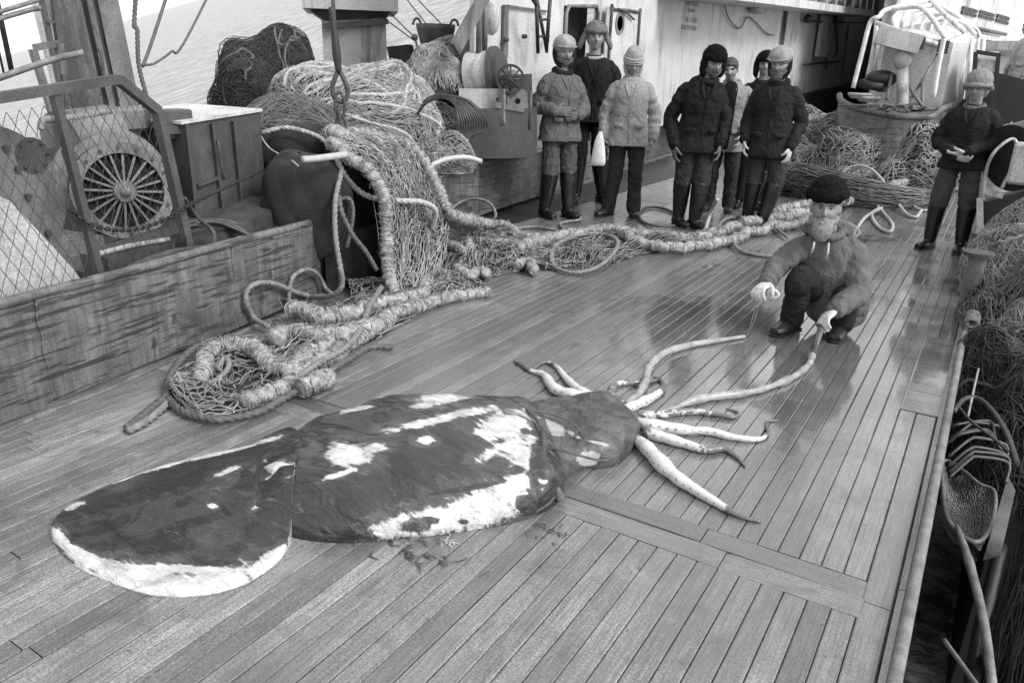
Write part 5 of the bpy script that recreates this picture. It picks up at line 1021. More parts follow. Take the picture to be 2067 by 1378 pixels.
ho2 = thing('grab_rail', 'dark horizontal grab rail low on the white wall', 'rail', WX(1660, 127, .12)); m = MB(); m.tube(np.array([WX(1624,131,.12), WX(1694,124,.12)]), .03, 8); m.build('bar', M['black'], ho2)
m = MB(); m.beam(WX(1668,104,.1), WX(1668,140,.1), .08, .05, up=(1,0,0)); m.build('bracket', M['dgrey'], ho2, smooth=False)
m = MB(); m.box(WX(1662,75,.12), (.12,1.2,1.1), bev=.02); tag(m.build('wall_cabinet', M['lgrey'], org=WX(1662,75,.12), auto=40), 'shallow pale cabinet on the white wall beside the axe', 'cabinet')
pole('wire', 'thin wire sagging across the wall beside the warning words', 'wire', [WX(1460,-5,.05),WX(1470,35,.05),WX(1492,58,.05),WX(1508,36,.05),WX(1522,42,.05),WX(1545,66,.05),WX(1562,72,.05)], .012, 'dgrey')
m = MB(); m.box(WX(1530,14,.12), (.2,.7,.25), bev=.04); tag(m.build('junction_box', M['lgrey'], org=WX(1530,14,.12), auto=40), 'small pale junction box high on the white wall', 'box')
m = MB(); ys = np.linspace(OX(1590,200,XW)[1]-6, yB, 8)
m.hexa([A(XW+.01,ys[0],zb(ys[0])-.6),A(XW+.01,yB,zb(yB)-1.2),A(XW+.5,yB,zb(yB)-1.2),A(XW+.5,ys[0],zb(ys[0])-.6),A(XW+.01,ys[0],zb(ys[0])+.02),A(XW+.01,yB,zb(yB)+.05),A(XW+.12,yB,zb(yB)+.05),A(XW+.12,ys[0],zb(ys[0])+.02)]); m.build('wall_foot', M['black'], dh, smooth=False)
# gallery with rail
g0, g1 = WX(1470, 4)[1], yB; gz0, gz1 = OX(1548, 8, XW+.9)[2], OX(1755, 33, XW+.9)[2]; gy0, gy1 = OX(1548, 8, XW+.9)[1], OX(1755, 33, XW+.9)[1]
gz = lambda y: gz0+(gz1-gz0)*(y-gy0)/(gy1-gy0)
ga = thing('gallery', 'white gallery deck with rail above the port wall', 'gallery', A(XW, gy0, gz0)); m = MB(); ya, yb = gy0-3, gy1+1
m.hexa([A(XW+.003,ya,gz(ya)),A(XW+.9,ya,gz(ya)),A(XW+.9,yb,gz(yb)),A(XW+.003,yb,gz(yb)),A(XW+.003,ya,gz(ya)+.16),A(XW+.9,ya,gz(ya)+.16),A(XW+.9,yb,gz(yb)+.16),A(XW+.003,yb,gz(yb)+.16)]); m.build('deck_edge', M['white'], ga, smooth=False)
for k in range(14): y = ya+.3+k*(yb-ya-.6)/13; m = MB(); m.tube(np.array([A(XW+.85,y,gz(y)+.16),A(XW+.85,y,gz(y)+1.2)]), .03, 6); m.build('stanchion', M['whitepipe'], ga)
for h_ in (.6, 1.2): m = MB(); m.tube(np.array([A(XW+.85,ya,gz(ya)+h_),A(XW+.85,yb,gz(yb)+h_)]), .025, 6); m.build('rail', M['whitepipe'], ga)
for k in range(9): y = OX(1620+k*14, 8, XW+.6)[1]; m = MB(); m.box(A(XW+.6, y, gz(y)+.42), (.3,.5,.45), bev=.08); tag(m.build('gallery_bundle', M['lgrey' if k % 2 else 'mgrey'], org=A(XW+.6,y,gz(y)+.2), auto=40), ('paler' if k % 2 else 'darker')+' grey bundle on the gallery above the wall, '+['aftmost of the row','second from the aft end','third from the aft end','fourth from the aft end','middle of the row','fourth from the bow end','third from the bow end','second from the bow end','nearest the bow'][k], 'bundle', 'bundles stowed along the gallery')
# forward house, with louvres, doorway and reel
P0 = DP(1870, 100, 25.5); az = nrm(A(*ray(2500, 161)[:2], 0)[:2]); nn = (az[1], -az[0]); 
def FW(x, y, o=0.0): return PLN(x, y, (P0[0]-nn[0]*-o, P0[1]-nn[1]*-o), nn)
fh = thing('forward_house', 'white forward superstructure with louvres at the top right', 'superstructure', A(P0[0], P0[1], 0))
D2 = A(az[0], az[1], 0); N2 = A(nn[0], nn[1], 0); q0 = A(P0[0], P0[1], 0)-D2*3.2; 
for k in range(5):
    a = q0+D2*(k*6.5+.01); b = q0+D2*((k+1)*6.5-.01); m = MB(); m.hexa([a,b,b-N2*.3,a-N2*.3]+[x+A(0,0,9.5) for x in (a,b,b-N2*.3,a-N2*.3)]); m.build('wall_panel', M['white'], fh, smooth=False)
m = MB(); e0 = A(XW-.06, yB+.02, 0); m.hexa([e0, q0+A(0,.02,0), q0+A(0,.3,0), e0+A(0,.3,0)]+[x+A(0,0,9) for x in (e0, q0+A(0,.02,0), q0+A(0,.3,0), e0+A(0,.3,0))]); m.build('wall_panel', M['white'], fh, smooth=False)
for (xa, ya, xb, yb) in ((1943,11,1971,37),(1978,19,2006,44),(2013,27,2035,52)):
    vt = MB(); a, b = FW(xa, ya, .04), FW(xb, yb, .04); L = abs(np.dot(b-a, D2)); Hh = abs(b[2]-a[2]); c = (a+b)/2
    for r_ in (0, 1):
        for k in range(9):
            p = c+D2*((k-4)*L/9.6)+A(0,0,(.24-.5*r_)*Hh-.0*Hh); vt.beam(p-A(0,0,Hh*.2), p+A(0,0,Hh*.2), L/17, .05, up=(nn[0],nn[1],0))
    tag(vt.build('louvre', M['dgrey'], fh, smooth=False), kind='stuff')
m = MB(); m.tube(np.array([FW(1963,56,.15), FW(2030,70,.15)]), .06, 6); m.build('grab_rail', M['dgrey'], fh)
m = MB(); m.beam(FW(1900,62,.3), FW(2120,104,.3), .5, .12); m.build('ledge', M['white'], fh, smooth=False)
m = MB(); m.beam(FW(2022,92,1.2), FW(2120,112,1.2), 1.6, .25); m.build('canopy', M['white'], fh, smooth=False)
for (xa, ya, xb, yb, mt) in ((1984,88,2008,122,'void'),(1995,110,2060,230,'lgrey'),(2040,115,2075,240,'void')):
    a, b = FW(xa, ya, .06), FW(xb, yb, .06); m = MB(); c = (a+b)/2; L = abs(np.dot(b-a, D2)); m.beam(c-D2*L/2, c+D2*L/2, abs(a[2]-b[2]), .05, up=(nn[0],nn[1],0)) if False else m.hexa([c-D2*L/2+A(0,0,b[2]-c[2]),c+D2*L/2+A(0,0,b[2]-c[2]),c+D2*L/2+A(0,0,b[2]-c[2])+N2*.05,c-D2*L/2+A(0,0,b[2]-c[2])+N2*.05,c-D2*L/2+A(0,0,a[2]-c[2]),c+D2*L/2+A(0,0,a[2]-c[2]),c+D2*L/2+A(0,0,a[2]-c[2])+N2*.05,c-D2*L/2+A(0,0,a[2]-c[2])+N2*.05])
    m.build({'void': 'window', 'lgrey': 'door'}[mt], M[mt], fh, smooth=False)
re_ = thing('hose_reel', 'tall reel of grey hose in a dark frame behind the lone man', 'reel', G(1985, 260)); dre = 14.5
m = MB(); m.cyl(DP(1966,150,dre), DP(2004,152,dre), .34, 24); m.build('wound_hose', M['lgrey'], re_, auto=40)
m = MB(); m.beam(DP(1970,105,dre-.3), DP(2018,112,dre-.3), .06, .06); m.beam(DP(2016,108,dre-.3), DP(2004,220,dre-.3), .06, .06); m.beam(DP(1970,105,dre-.3), DP(1962,215,dre-.3), .06, .06); m.build('stand', M['black'], re_, smooth=False)
m = MB(); m.beam(DP(1960,205,dre+.5), DP(2070,235,dre+.5), .8, 1.0); tag(m.build('dark_machinery', M['black'], org=DP(1990,220,dre+.5), smooth=False), 'low dark machinery beneath the reel', 'machinery')
# ---- hatch house with rounded bow-shaped coaming and white pipe cage
hb = thing('hatch_house', 'white hatch house on a rounded steel coaming inside a pipe cage', 'hatch house', G(1800, 290)); dH = 13.5
rim_ = [(1694,196),(1698,208),(1722,220),(1765,231),(1810,238),(1855,241),(1882,238),(1905,222),(1962,205)]; bot = [(1690,250),(1700,262),(1725,275),(1765,288),(1805,291),(1850,290),(1876,284),(1905,262),(1962,240)]
dd_ = [14.8,14.2,13.8,13.5,13.3,13.3,13.4,14,15.5]
R1 = cat([DP(x, y, d) for (x, y), d in zip(rim_, dd_)], 6); 
zr = R1[:, 2].mean(); R0 = R1.copy(); R0[:, 2] = -.02; R0[:, :2] = R1[:, :2]*0.985
m = MB(); X = np.stack([R0*(1-t)+R1*t for t in np.linspace(0, 1, 6)]); m.sheet(np.swapaxes(X, 0, 1)); m.build('coaming_side', M['coam'], hb)
m = MB(); m.tube(R1+A(0,0,.03), .05, 8); m.build('coaming_rim', M['mgrey'], hb)
m = MB(); cpt = R1.mean(0)+A(-.2,1.2,0); k = len(R1); m.add(np.vstack([R1-A(0,0,.08), cpt-A(0,0,.08)]), [(i, i+1, k, k) for i in range(k-1)]); m.build('top_plate', M['dgrey'], hb, smooth=False)
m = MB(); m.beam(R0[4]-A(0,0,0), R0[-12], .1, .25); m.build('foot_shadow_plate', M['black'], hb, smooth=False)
def HP(x, y, d): return DP(x, y, d)
fa_, fb_, bc = HP(1768,190,14.3), HP(1898,215,14.2), HP(1965,200,16.2)
ta, tb_, tc, td = HP(1770,62,14.3), HP(1903,86,14.2), HP(1968,70,16.2), HP(1835,52,16.4)
fd = fa_+ (bc-fb_)
hz1 = 2.4
m = MB(); low = [A(v[0], v[1], zr-.2) for v in (fa_, fb_, bc, fd)]; tp4 = [A(low[0][0],low[0][1],ta[2]),A(low[1][0],low[1][1],tb_[2]),A(low[2][0],low[2][1],tb_[2]+.05),A(low[3][0],low[3][1],ta[2]+.05)]; m.hexa(low+tp4); m.build('house_walls', M['white'], hb, smooth=False)
m = MB(); ap = sum(tp4)/4+A(0,0,.28); m.add(np.vstack(tp4+[ap]), [(0,1,4,4),(1,2,4,4),(2,3,4,4),(3,0,4,4)]); m.build('roof', M['white'], hb, smooth=False)
a, b = HP(1770,70,13.9), HP(1858,92,13.9); m = MB(); m.beam(a, b, .5, .26); m.build('hood', M['white'], hb, smooth=False)
for (x, y) in ((1861,88),(1899,93),(1909,96)): m = MB(); m.box(HP(x, y, 13.8), (.08,.1,.18)); m.build('lamp_box', M['dgrey'], hb, smooth=False)
for (a, b) in (((1893,110),(1858,170)),((1858,170),(1818,228)),((1830,170),(1862,215)),((1800,150),(1790,200)),((1862,160),(1862,220))): m = MB(); m.tube(np.array([HP(*a, 13.8), HP(*b, 13.4)]), .025, 6); m.build('brace', M['mgrey'], hb)
m = MB(); m.cyl(HP(1822,125,13.9), HP(1822,228,13.4), .085, 14); m.sphere(HP(1822,120,13.8), (.13,.12,.16), 14, 10); m.build('vent_pipe', M['lgrey'], hb)
m = MB(); m.beam(HP(1738,168,13.9), HP(1785,178,13.8), .3, .12); m.sphere(HP(1778,160,13.9), (.24,.15,.14), 12, 8); tag(m.build('deck_gear', M['black'], org=HP(1760,170,13.9)), 'dark winding gear on the hatch coaming, left of the vent', 'gear')
for k, (x, y) in enumerate(((1735,196),(1752,203))):
    m = MB(); c = HP(x, y, 13.7); th = np.arange(24)/24*6.283
    for j in range(3): m.tube(cat(c+np.stack([np.cos(th)*(.12+.02*j), np.sin(th)*(.1+.02*j), .02*j+0*th], 1), 2, True), .025, 6, closed=True)
    tag(m.build('rope_coil', M['ropel'], org=c), ['pale rope coil on the left end of the hatch coaming', 'pale rope coil on the hatch coaming, second from its left end'][k], 'rope coil')
m = MB(); 
for q in range(40): c = HP(1800+RS.rand()*45, 216+RS.rand()*9, 13.5); m.tube(cat([c, c+A(RS.normal()*.15,RS.normal()*.1,.05), c+A(RS.normal()*.25,RS.normal()*.15,.0)], 3), .018, 5)
tag(m.build('rope_tangle', M['ropem'], org=HP(1820,222,13.5)), 'rope tangle at the foot of the hatch house vent', 'rope')
cg = thing('pipe_cage', 'white welded pipe cage arched over the hatch house', 'cage', HP(1760, 200, 13.6))
def pp(pts, r=.07, d=None):
    r = min(r, .036); m = MB(); m.tube(cat([HP(*p) for p in pts], 5) if len(pts) > 2 else np.array([HP(*p) for p in pts]), r, 10); m.build('pipe', M['whitepipe'], cg)
pp([(1722,178,13.6),(1742,100,13.6),(1757,45,13.6),(1775,34,13.6),(1790,20,13.8),(1860,4,14.2),(1878,2,14.4),(1905,28,13.9),(1945,64,13.5)], .034)
pp([(1884,197,13.1),(1895,130,13.1),(1905,80,13.1),(1903,70,13.1),(1875,30,13.3),(1850,14,13.6),(1800,20,13.7)], .034)
pp([(1750,165,14.2),(1765,90,14.2),(1770,45,14.4)], .05); pp([(1762,170,15),(1775,60,15)], .05)
for k in range(6): x = 1800+k*19; pp([(x,52+k*6,14.6),(x+4,35+k*5,14.6),(x+22,20+k*4,15),(x+52,12+k*7,15.4)], .026)
pp([(1905,80,13.1),(1925,72,13.6),(1945,64,14)], .06); pp([(1878,2,14.4),(1930,30,15.5),(1968,70,16)], .06); pp([(1895,10,15),(1950,45,16),(1978,80,16.5),(1975,200,16.5)], .05)
for (x, y1) in ((1928,230),(1942,225),(1955,215),(1968,205),(1978,200)): pp([(x+8,78,15.2),(x-4,y1,15)], .045)
pp([(1850,14,13.6),(1905,10,15)], .05); pp([(1765,45,14.2),(1905,95,14.2)], .04)
# ---- things above the port nets
tw = thing('tower_column', 'short grey tower column with a wider box on top, behind the pale heap', 'column', A(*(DP(715, 105, 10.5)[:2]), 0))
r_, aw = viewax(DP(715,105,10.5)); a, b = DP(655,150,10.5), DP(782,150,10.5)
m = MB(); q = [A(a[0],a[1],0), A(b[0],b[1],0), A(b[0],b[1],0)+aw*.8, A(a[0],a[1],0)+aw*.8]; zt = DP(715,14,10.5)[2]; m.hexa(q+[x+A(0,0,zt) for x in q]); m.build('shaft', M['lgrey'], tw, smooth=False)
a, b = DP(612,20,10.4), DP(802,6,10.4); z0 = DP(700,22,10.4)[2]; m = MB(); q = [A(a[0],a[1],z0)-aw*.2, A(b[0],b[1],z0)-aw*.2, A(b[0],b[1],z0)+aw*1.0, A(a[0],a[1],z0)+aw*1.0]; m.hexa(q+[x+A(0,0,1.5) for x in q]); m.build('head_box', M['lgrey'], tw, smooth=False)
m = MB(); a, b = DP(625,22,10.4), DP(790,12,10.4); c_, d_ = DP(655,42,10.45), DP(782,36,10.45); m.hexa([c_,d_,d_+aw*.8,c_+aw*.8,a,b,b+aw*.9,a+aw*.9]); m.build('flare', M['dgrey'], tw, smooth=False)
m = MB(); m.beam(DP(652,53,10.4), DP(784,44,10.4), .05, .06); m.build('band', M['dgrey'], tw, smooth=False)
for p_ in (((782,22,10.4),(837,78,9)),((768,30,10.4),(832,82,9)),((815,-10,11),(897,95,8.8)),((833,-10,11),(905,100,8.8)),((897,95,8.8),(975,152,8.2))):
    pass
for (a, b, lab) in (((782,22,10.4),(837,76,9.2),'upper stay wire from the tower head to the ring'),((768,32,10.4),(833,80,9.2),'lower stay wire from the tower head to the ring'),((812,-12,11),(897,95,9.2),'left of two long thin wires crossing in front of the tub'),((832,-12,11),(950,110,9.2),'right of two long thin wires crossing in front of the tub')):
    m = MB(); m.tube(np.array([DP(*a), DP(*b)]), .008, 5); tag(m.build('stay_wire', M['cable'], org=DP(*a)), lab, 'wire')
m = MB(); m.tube(np.array([DP(837,76,9.2), DP(846,108,9.1)]), .015, 6); m.sphere(DP(837,76,9.2), .04, 8, 6); tag(m.build('ring_bolt', M['rust'], org=DP(837,76,9.2)), 'small ring bolt where the stay wires meet', 'ring')
m = MB(); a, b = DP(780,92,9.8), DP(835,92,9.5); m.prism([DP(780,95,9.8),DP(822,90,9.6),DP(834,134,9.5),DP(790,140,9.7)], (0,.1,0)); tag(m.build('dark_hood', M['void'], org=DP(800,110,9.6), smooth=False), 'black canvas hood beside the tower column', 'hood')
m = MB(); p = DP(900,190,9.6); rt_, aw_ = viewax(p); q = [A(*(DP(830,180,9.4)[:2]),0), A(*(DP(1000,180,9.4)[:2]),0)]; q += [q[1]+aw_*1.2, q[0]+aw_*1.2]; zt = DP(900,112,9.4)[2]; m.hexa([x+A(0,0,0) for x in q]+[x+A(0,0,zt) for x in q]); tag(m.build('net_bin', M['mgrey'], org=q[0], smooth=False), 'grey bin under the tub and the netted rolls', 'bin')
heap('net_heap', 'pale netting below the basket tub', 'net heap', DP(925,165,8.9), 180, 75, .8, 14, ns=900, flow=(1,0,-.1), r=.0035, ropes=5)
heap('net_heap', 'round pale net roll with a rope hoop, right of the big heap', 'net heap', DP(880,185,8.3), 110, 78, .8, 15, ns=900, flow=(.2,0,1), r=.0035, ropes=3)
tb2 = thing('basket_tub', 'dark wicker tub with two handles against the sea', 'tub', DP(880,97,9.6)); p = DP(880,97,9.6); s = np.linalg.norm(p)/FPX; m = MB()
th = np.arange(28)/28*6.283; R = []
for z, rr_ in ((0,26),(10,29),(20,32),(32,35),(40,36),(40,33),(30,31),(12,26)): R.append(p+np.stack([np.cos(th)*rr_*s, np.sin(th)*rr_*s, z*s+0*th+.006*np.sin(th*14)], 1))
m.rings(np.array(R), cap=True); m.build('body', M['dgrey'], tb2)
rt_, aw_ = viewax(p)
for sg in (-1, 1): m = MB(); c = p+rt_*sg*34*s+A(0,0,38*s); tt = np.linspace(0, math.pi, 12); m.tube(c+rt_*(np.cos(tt)*7*s)[:, None]*1+A(0,0,1)*(np.sin(tt)*11*s)[:, None], .014, 6); m.build('handle', M['dgrey'], tb2)
# small winch beside the bearded man
sw = thing('warping_winch', 'grey warping winch with dark flange and hand wheel behind the first man', 'winch', G(1000, 330)+A(-.6,.8,0)); dw = 8.6
c0_, c1_ = DP(948,152,dw), DP(1000,148,dw-.1); m = MB(); m.cyl(c0_, c1_, .23, 32); m.build('drum', M['lgrey'], sw, auto=40)
m = MB(); m.disc(DP(1000,148,dw-.1), nrm(c1_-c0_), 0, .27, .05, 36); m.disc(DP(1010,148,dw-.1), nrm(c1_-c0_), 0, .22, .05, 36); m.build('flange', M['dgrey'], sw, auto=40)
ax_ = nrm(A(.5,-.85,.1)); cw_ = DP(1030,160,dw-.45); m = MB(); m.disc(cw_, ax_, .12, .145, .02, 32); m.build('hand_wheel', M['black'], sw, auto=40)
for k in range(4): a = k*math.pi/4; u = nrm(np.cross(ax_, A(0,0,1))); v = np.cross(u, ax_); d = (u*math.cos(a)+v*math.sin(a))*.13; m = MB(); m.tube(np.array([cw_-d, cw_+d]), .009, 5); m.build('wheel_spoke', M['black'], sw)
m = MB(); m.sphere(DP(1035,155,dw-.3), .07, 12, 8); m.build('gear_head', M['mgrey'], sw)
m = MB(); m.beam(DP(1012,215,dw-.2), DP(1075,212,dw-.2), .35, .62); m.build('frame', M['rust'], sw, smooth=False)
m = MB(); m.beam(DP(1000,212,dw-.45), DP(1058,222,dw-.45), .05, .05); m.beam(DP(1015,250,dw-.45), DP(1015,180,dw-.45), .06, .06); m.build('lever', M['rustl'], sw, smooth=False)
m = MB(); m.disc(DP(1045,205,dw-.42), ax_, .03, .13, .04, 28); m.build('gear_wheel', M['mgrey'], sw, auto=30)
m = MB(); m.disc(DP(1060,235,dw-.40), ax_, .02, .07, .05, 20); m.build('pinion', M['rustl'], sw, auto=30)
for (x0, y0, x1, y1, r_) in ((1025,180,1025,262,.018),(1072,185,1068,262,.02),(1020,232,1072,238,.014),(940,232,940,262,.02),(985,232,985,262,.02)):
    m = MB(); m.tube(np.array([DP(x0,y0,dw-.44), DP(x1,y1,dw-.44)]), r_, 8); m.build('strut', M['dgrey'], sw)
for (x, y) in ((1030,190),(1062,190),(1030,225),(1066,252),(935,200),(1004,200),(935,225),(1004,225)):
    m = MB(); q = DP(x, y, dw-.36 if x > 1010 else dw-.34); m.cyl(q, q-nrm(A(q[0],q[1],0))*.03, .014, 6); m.build('bolt', M['black'], sw, smooth=False)
m = MB(); m.beam(DP(928,212,dw-.1), DP(1012,212,dw-.1), .5, .34); m.build('pedestal', M['lgrey'], sw, smooth=False)
m = MB(); m.beam(DP(920,265,dw), DP(1080,262,dw), .9, .5); m.build('bed', M['dgrey'], sw, smooth=False)
# ================================================================ PEOPLE
def cloth(name, c, c2=None, fold=0.5, rough=0.85, sc_=14):
    n = NT(name); co = n.coord('World'); f = n.noise(co, 9, 6, 0.6); g = n.noise(co, 260, 3, 0.6); fo = n.noise(n.coord('World', (1, 1, .7)), sc_, 4, 0.55, 0.6)
    col = n.mix(n.ramp(f, [(0.35, 0), (0.65, 1)]), c*0.7 if c2 is None else c2, c); col = n.mix(1.0, col, n.ramp(g, [(0.3, 0.7), (0.7, 1.25)]), 'MULTIPLY')
    return n.out(col, rough, n.bump(g, 0.3, 0.001, n.bump(fo, min(1, fold*1.8), 0.035)), Specular_IOR_Level=0.12)
C_ = {}
for k, v in dict(j1=.11, t1=.075, j2=.014, t2=.012, t3=.03, j4=.014, t4=.03, j5=.24, s5=.01, t5=.028, j6=.022, t6=.04, j7=.018, t7=.06, j8=.12, t8=.026, cap=.26, glove=.55, gloved=.13, knit=.30, lin=.015, scarf=.35, j9=.4, shirt=.12).items(): C_[k] = cloth('cloth_'+k, v)
n = NT('tweed_coat'); co = n.coord('World', (1, 1, .25)); a = n.noise(co, 260, 3, .8); b = n.noise(n.coord('World'), 12, 5, .6)
C_['j3'] = n.out(n.mix(n.ramp(a, [(.38, 0), (.62, 1)]), .08, n.mix(b, .28, .42)), .9, n.bump(n.noise(n.coord('World', (1,1,.7)), 14, 4), .5, .02))
M['boot'] = grey('rubber_boot', .009, .005, 9, .35, .2, 30, 0.004); M['shoe'] = grey('leather_shoe', .03, .015, 20, .3, .3, 60)
M['furb'] = grey('black_fur', .012, .004, 40, 1.0, 1.0, 140, .01, spec=.1); M['furg'] = grey('grey_fur', .22, .10, 40, .95, 1.0, 140, .01, spec=.1); M['furl'] = grey('pale_fur', .28, .14, 40, .95, 1.0, 140, .01)
M['hair'] = grey('dark_hair', .035, .015, 60, .6, .8, 160, .004); M['hairg'] = grey('grey_beard', .26, .10, 60, .8, .9, 160, .004); M['hairm'] = grey('brown_beard', .08, .03, 60, .8, .9, 160, .004)
n = NT('skin'); co = n.coord('World'); M['skin'] = n.out(n.mix(n.noise(co, 40, 4), .14, .25), .5, n.bump(n.noise(co, 150, 3), .15, .001), Subsurface_Weight=0.08, Subsurface_Scale=0.01)
M['eye'] = grey('eye', .015, .01, 40, .15); M['lace'] = grey('white_cord', .55, .4, 20, .8); M['helmet'] = grey('worn_helmet', .26, .14, 14, .55, .4, 60)
TX = {}
for k, s in (('fold', .09), ('fur', .016)):
    t = bpy.data.textures.new(k, 'CLOUDS'); t.noise_scale = s; t.noise_depth = 2; TX[k] = t
t = bpy.data.textures.new('crease', 'MARBLE'); t.marble_type = 'SHARP'; t.noise_scale = .10; t.noise_depth = 2; t.turbulence = 7; TX['crease'] = t
def garment(mb, name, mat, par, vox=.012, disp=.018, tex='fold', sm=2):
    o = mb.build(name, mat, par, org=(0, 0, 0)); o.location = (0, 0, 0)
    r = o.modifiers.new('remesh', 'REMESH'); r.mode = 'VOXEL'; r.voxel_size = vox; r.use_smooth_shade = True
    if sm: s = o.modifiers.new('smooth', 'SMOOTH'); s.iterations = sm; s.factor = .5
    if disp: d = o.modifiers.new('folds', 'DISPLACE'); d.texture = TX[tex]; d.strength = disp; d.mid_level = .5; d.texture_coords = 'GLOBAL'
    return o
def loftX(mb, P, rx, ry, n=22, xax=(1, 0, 0), k=6, pw=1.0):
    P = np.array(P, float); rx = np.array(rx, float); ry = np.array(ry, float); Q = cat(np.c_[P, rx, ry], k); P, rx, ry = Q[:, :3], Q[:, 3], Q[:, 4]
    T = np.gradient(P, axis=0); T /= np.linalg.norm(T, axis=1)[:, None]; X = A(*xax); N = X-T*(T@X)[:, None]; N /= np.linalg.norm(N, axis=1)[:, None]; B = np.cross(T, N)
    th = np.arange(n)/n*2*math.pi; c, s = np.cos(th), np.sin(th)
    if pw != 1: c, s = np.sign(c)*abs(c)**pw, np.sign(s)*abs(s)**pw
    mb.rings(P[:, None]+N[:, None]*(rx[:, None]*c)[..., None]+B[:, None]*(ry[:, None]*s)[..., None])
def limb(mb, pts, rs, n=16, k=7, seed=0, crease=0.0):
    Q = cat(np.c_[np.array(pts, float), np.array(rs, float)], k); P, r = Q[:, :3], Q[:, 3]
    if crease:
        s = np.linspace(0, 1, len(P)); r = r*(1+crease*np.sin(s*34+seed)+crease*.7*np.sin(s*57+2*seed))
    mb.tube(P, r, n); mb.sphere(P[0], r[0], 14, 8); mb.sphere(P[-1], r[-1], 14, 8)
def rotm(yaw=0, pitch=0, roll=0):
    cy, sy, cp, sp, cr, sr = math.cos(yaw), math.sin(yaw), math.cos(pitch), math.sin(pitch), math.cos(roll), math.sin(roll)
    return np.array([[cy,-sy,0],[sy,cy,0],[0,0,1]])@np.array([[1,0,0],[0,cp,-sp],[0,sp,cp]])@np.array([[cr,0,sr],[0,1,0],[-sr,0,cr]])
def head_mesh(mb, C, R):
    ph = np.linspace(.03, math.pi-.03, 44); th = np.arange(56)/56*6.283
    D = np.stack([np.sin(ph)[:, None]*np.cos(th), np.sin(ph)[:, None]*np.sin(th), np.cos(ph)[:, None]+0*th], -1); P = D*A(.077, .098, .120)
    x, y, z = P[..., 0], P[..., 1], P[..., 2]; fr = np.clip(D[..., 1]*2.2, 0, 1)
    jaw = np.clip((-z-.01)/.1, 0, 1); P[..., 0] = x*(1-.30*jaw**1.3); g = lambda cx, cz, sx, sz: np.exp(-((x-cx)/sx)**2-((z-cz)/sz)**2)
    dy = .032*g(0, -.018, .013, .020)+.014*g(0, .008, .011, .02)-.018*(g(.031, .012, .016, .012)+g(-.031, .012, .016, .012))+.007*np.exp(-((z-.036)/.010)**2)*np.exp(-(x/.05)**4)
    dy += .006*(g(.043, -.03, .02, .018)+g(-.043, -.03, .02, .018))-.005*g(0, -.060, .024, .0035)+.006*g(0, -.052, .022, .006)+.006*g(0, -.068, .020, .007)+.012*g(0, -.098, .022, .018)
    P[..., 1] = y+dy*fr-.012*jaw*(D[..., 1] < 0)
    mb.rings((P@R.T+C)[::-1])
    for s in (-1, 1): mb.sphere(C+R@A(s*.078, -.005, -.005), (.012, .022, .034), 10, 8)
def put(R, C, v): return C+R@A(*v)
def hand(mb, W, d, pn, side, curl=.5, k=1.0, spread=.12):
    d = nrm(d); pn = nrm(A(*pn)-d*np.dot(A(*pn), d)); s = np.cross(d, pn)*side; W = A(*W)
    loftX(mb, [W-d*.02, W+d*.02, W+d*.055*k, W+d*.088*k], [.026*k,.034*k,.042*k,.040*k], [.024*k,.020*k,.018*k,.014*k], 14, s, 4)
    for i, (o, L, r) in enumerate(((.031,.072,.0105),(.011,.082,.0110),(-.010,.076,.0105),(-.030,.060,.0092))):
        p = W+d*.080*k+s*o*k; a = 0; pts = [p-d*.03*k, p]; dirn = nrm(d+s*spread*(1-i*.66))
        for q, f in enumerate((.45,.3,.25)):
            a += curl*(.6, .9, .7)[q]; v = dirn*math.cos(a)+pn*math.sin(a); p = p+v*L*f*k; pts.append(p)
        limb(mb, pts, [r*k*1.1, r*k*1.05, r*k, r*k*.92, r*k*.75], 10, 3)
    p = W+d*.022*k+s*.028*k; v = nrm(d*.6+s*.8+pn*.35*curl); q1 = p+v*.035*k; v2 = nrm(d*.9+s*.25+pn*(.3+.8*curl)); limb(mb, [p-v*.01, q1, q1+v2*.03*k, q1+nrm(v2+pn*curl*.4)*.05*k], [.015*k,.0135*k,.0115*k,.0085*k], 10, 3)
def fuzz(mb, C, R, rad, n_, L, r=.0011, zmin=-1, c0=(0,0,0)):
    D = RS.normal(size=(n_, 3)); D /= np.linalg.norm(D, axis=1)[:, None]; D = D[D[:, 2] > zmin]; a = D*A(*rad)+A(*c0); b = a+(D+RS.normal(size=D.shape)*.5)*L*.6; c = b+(D*.3+A(0,0,-.5)+RS.normal(size=D.shape)*.6)*L*.5
    mb.strands(np.stack([a, b, c], 1)@R.T+C, r)
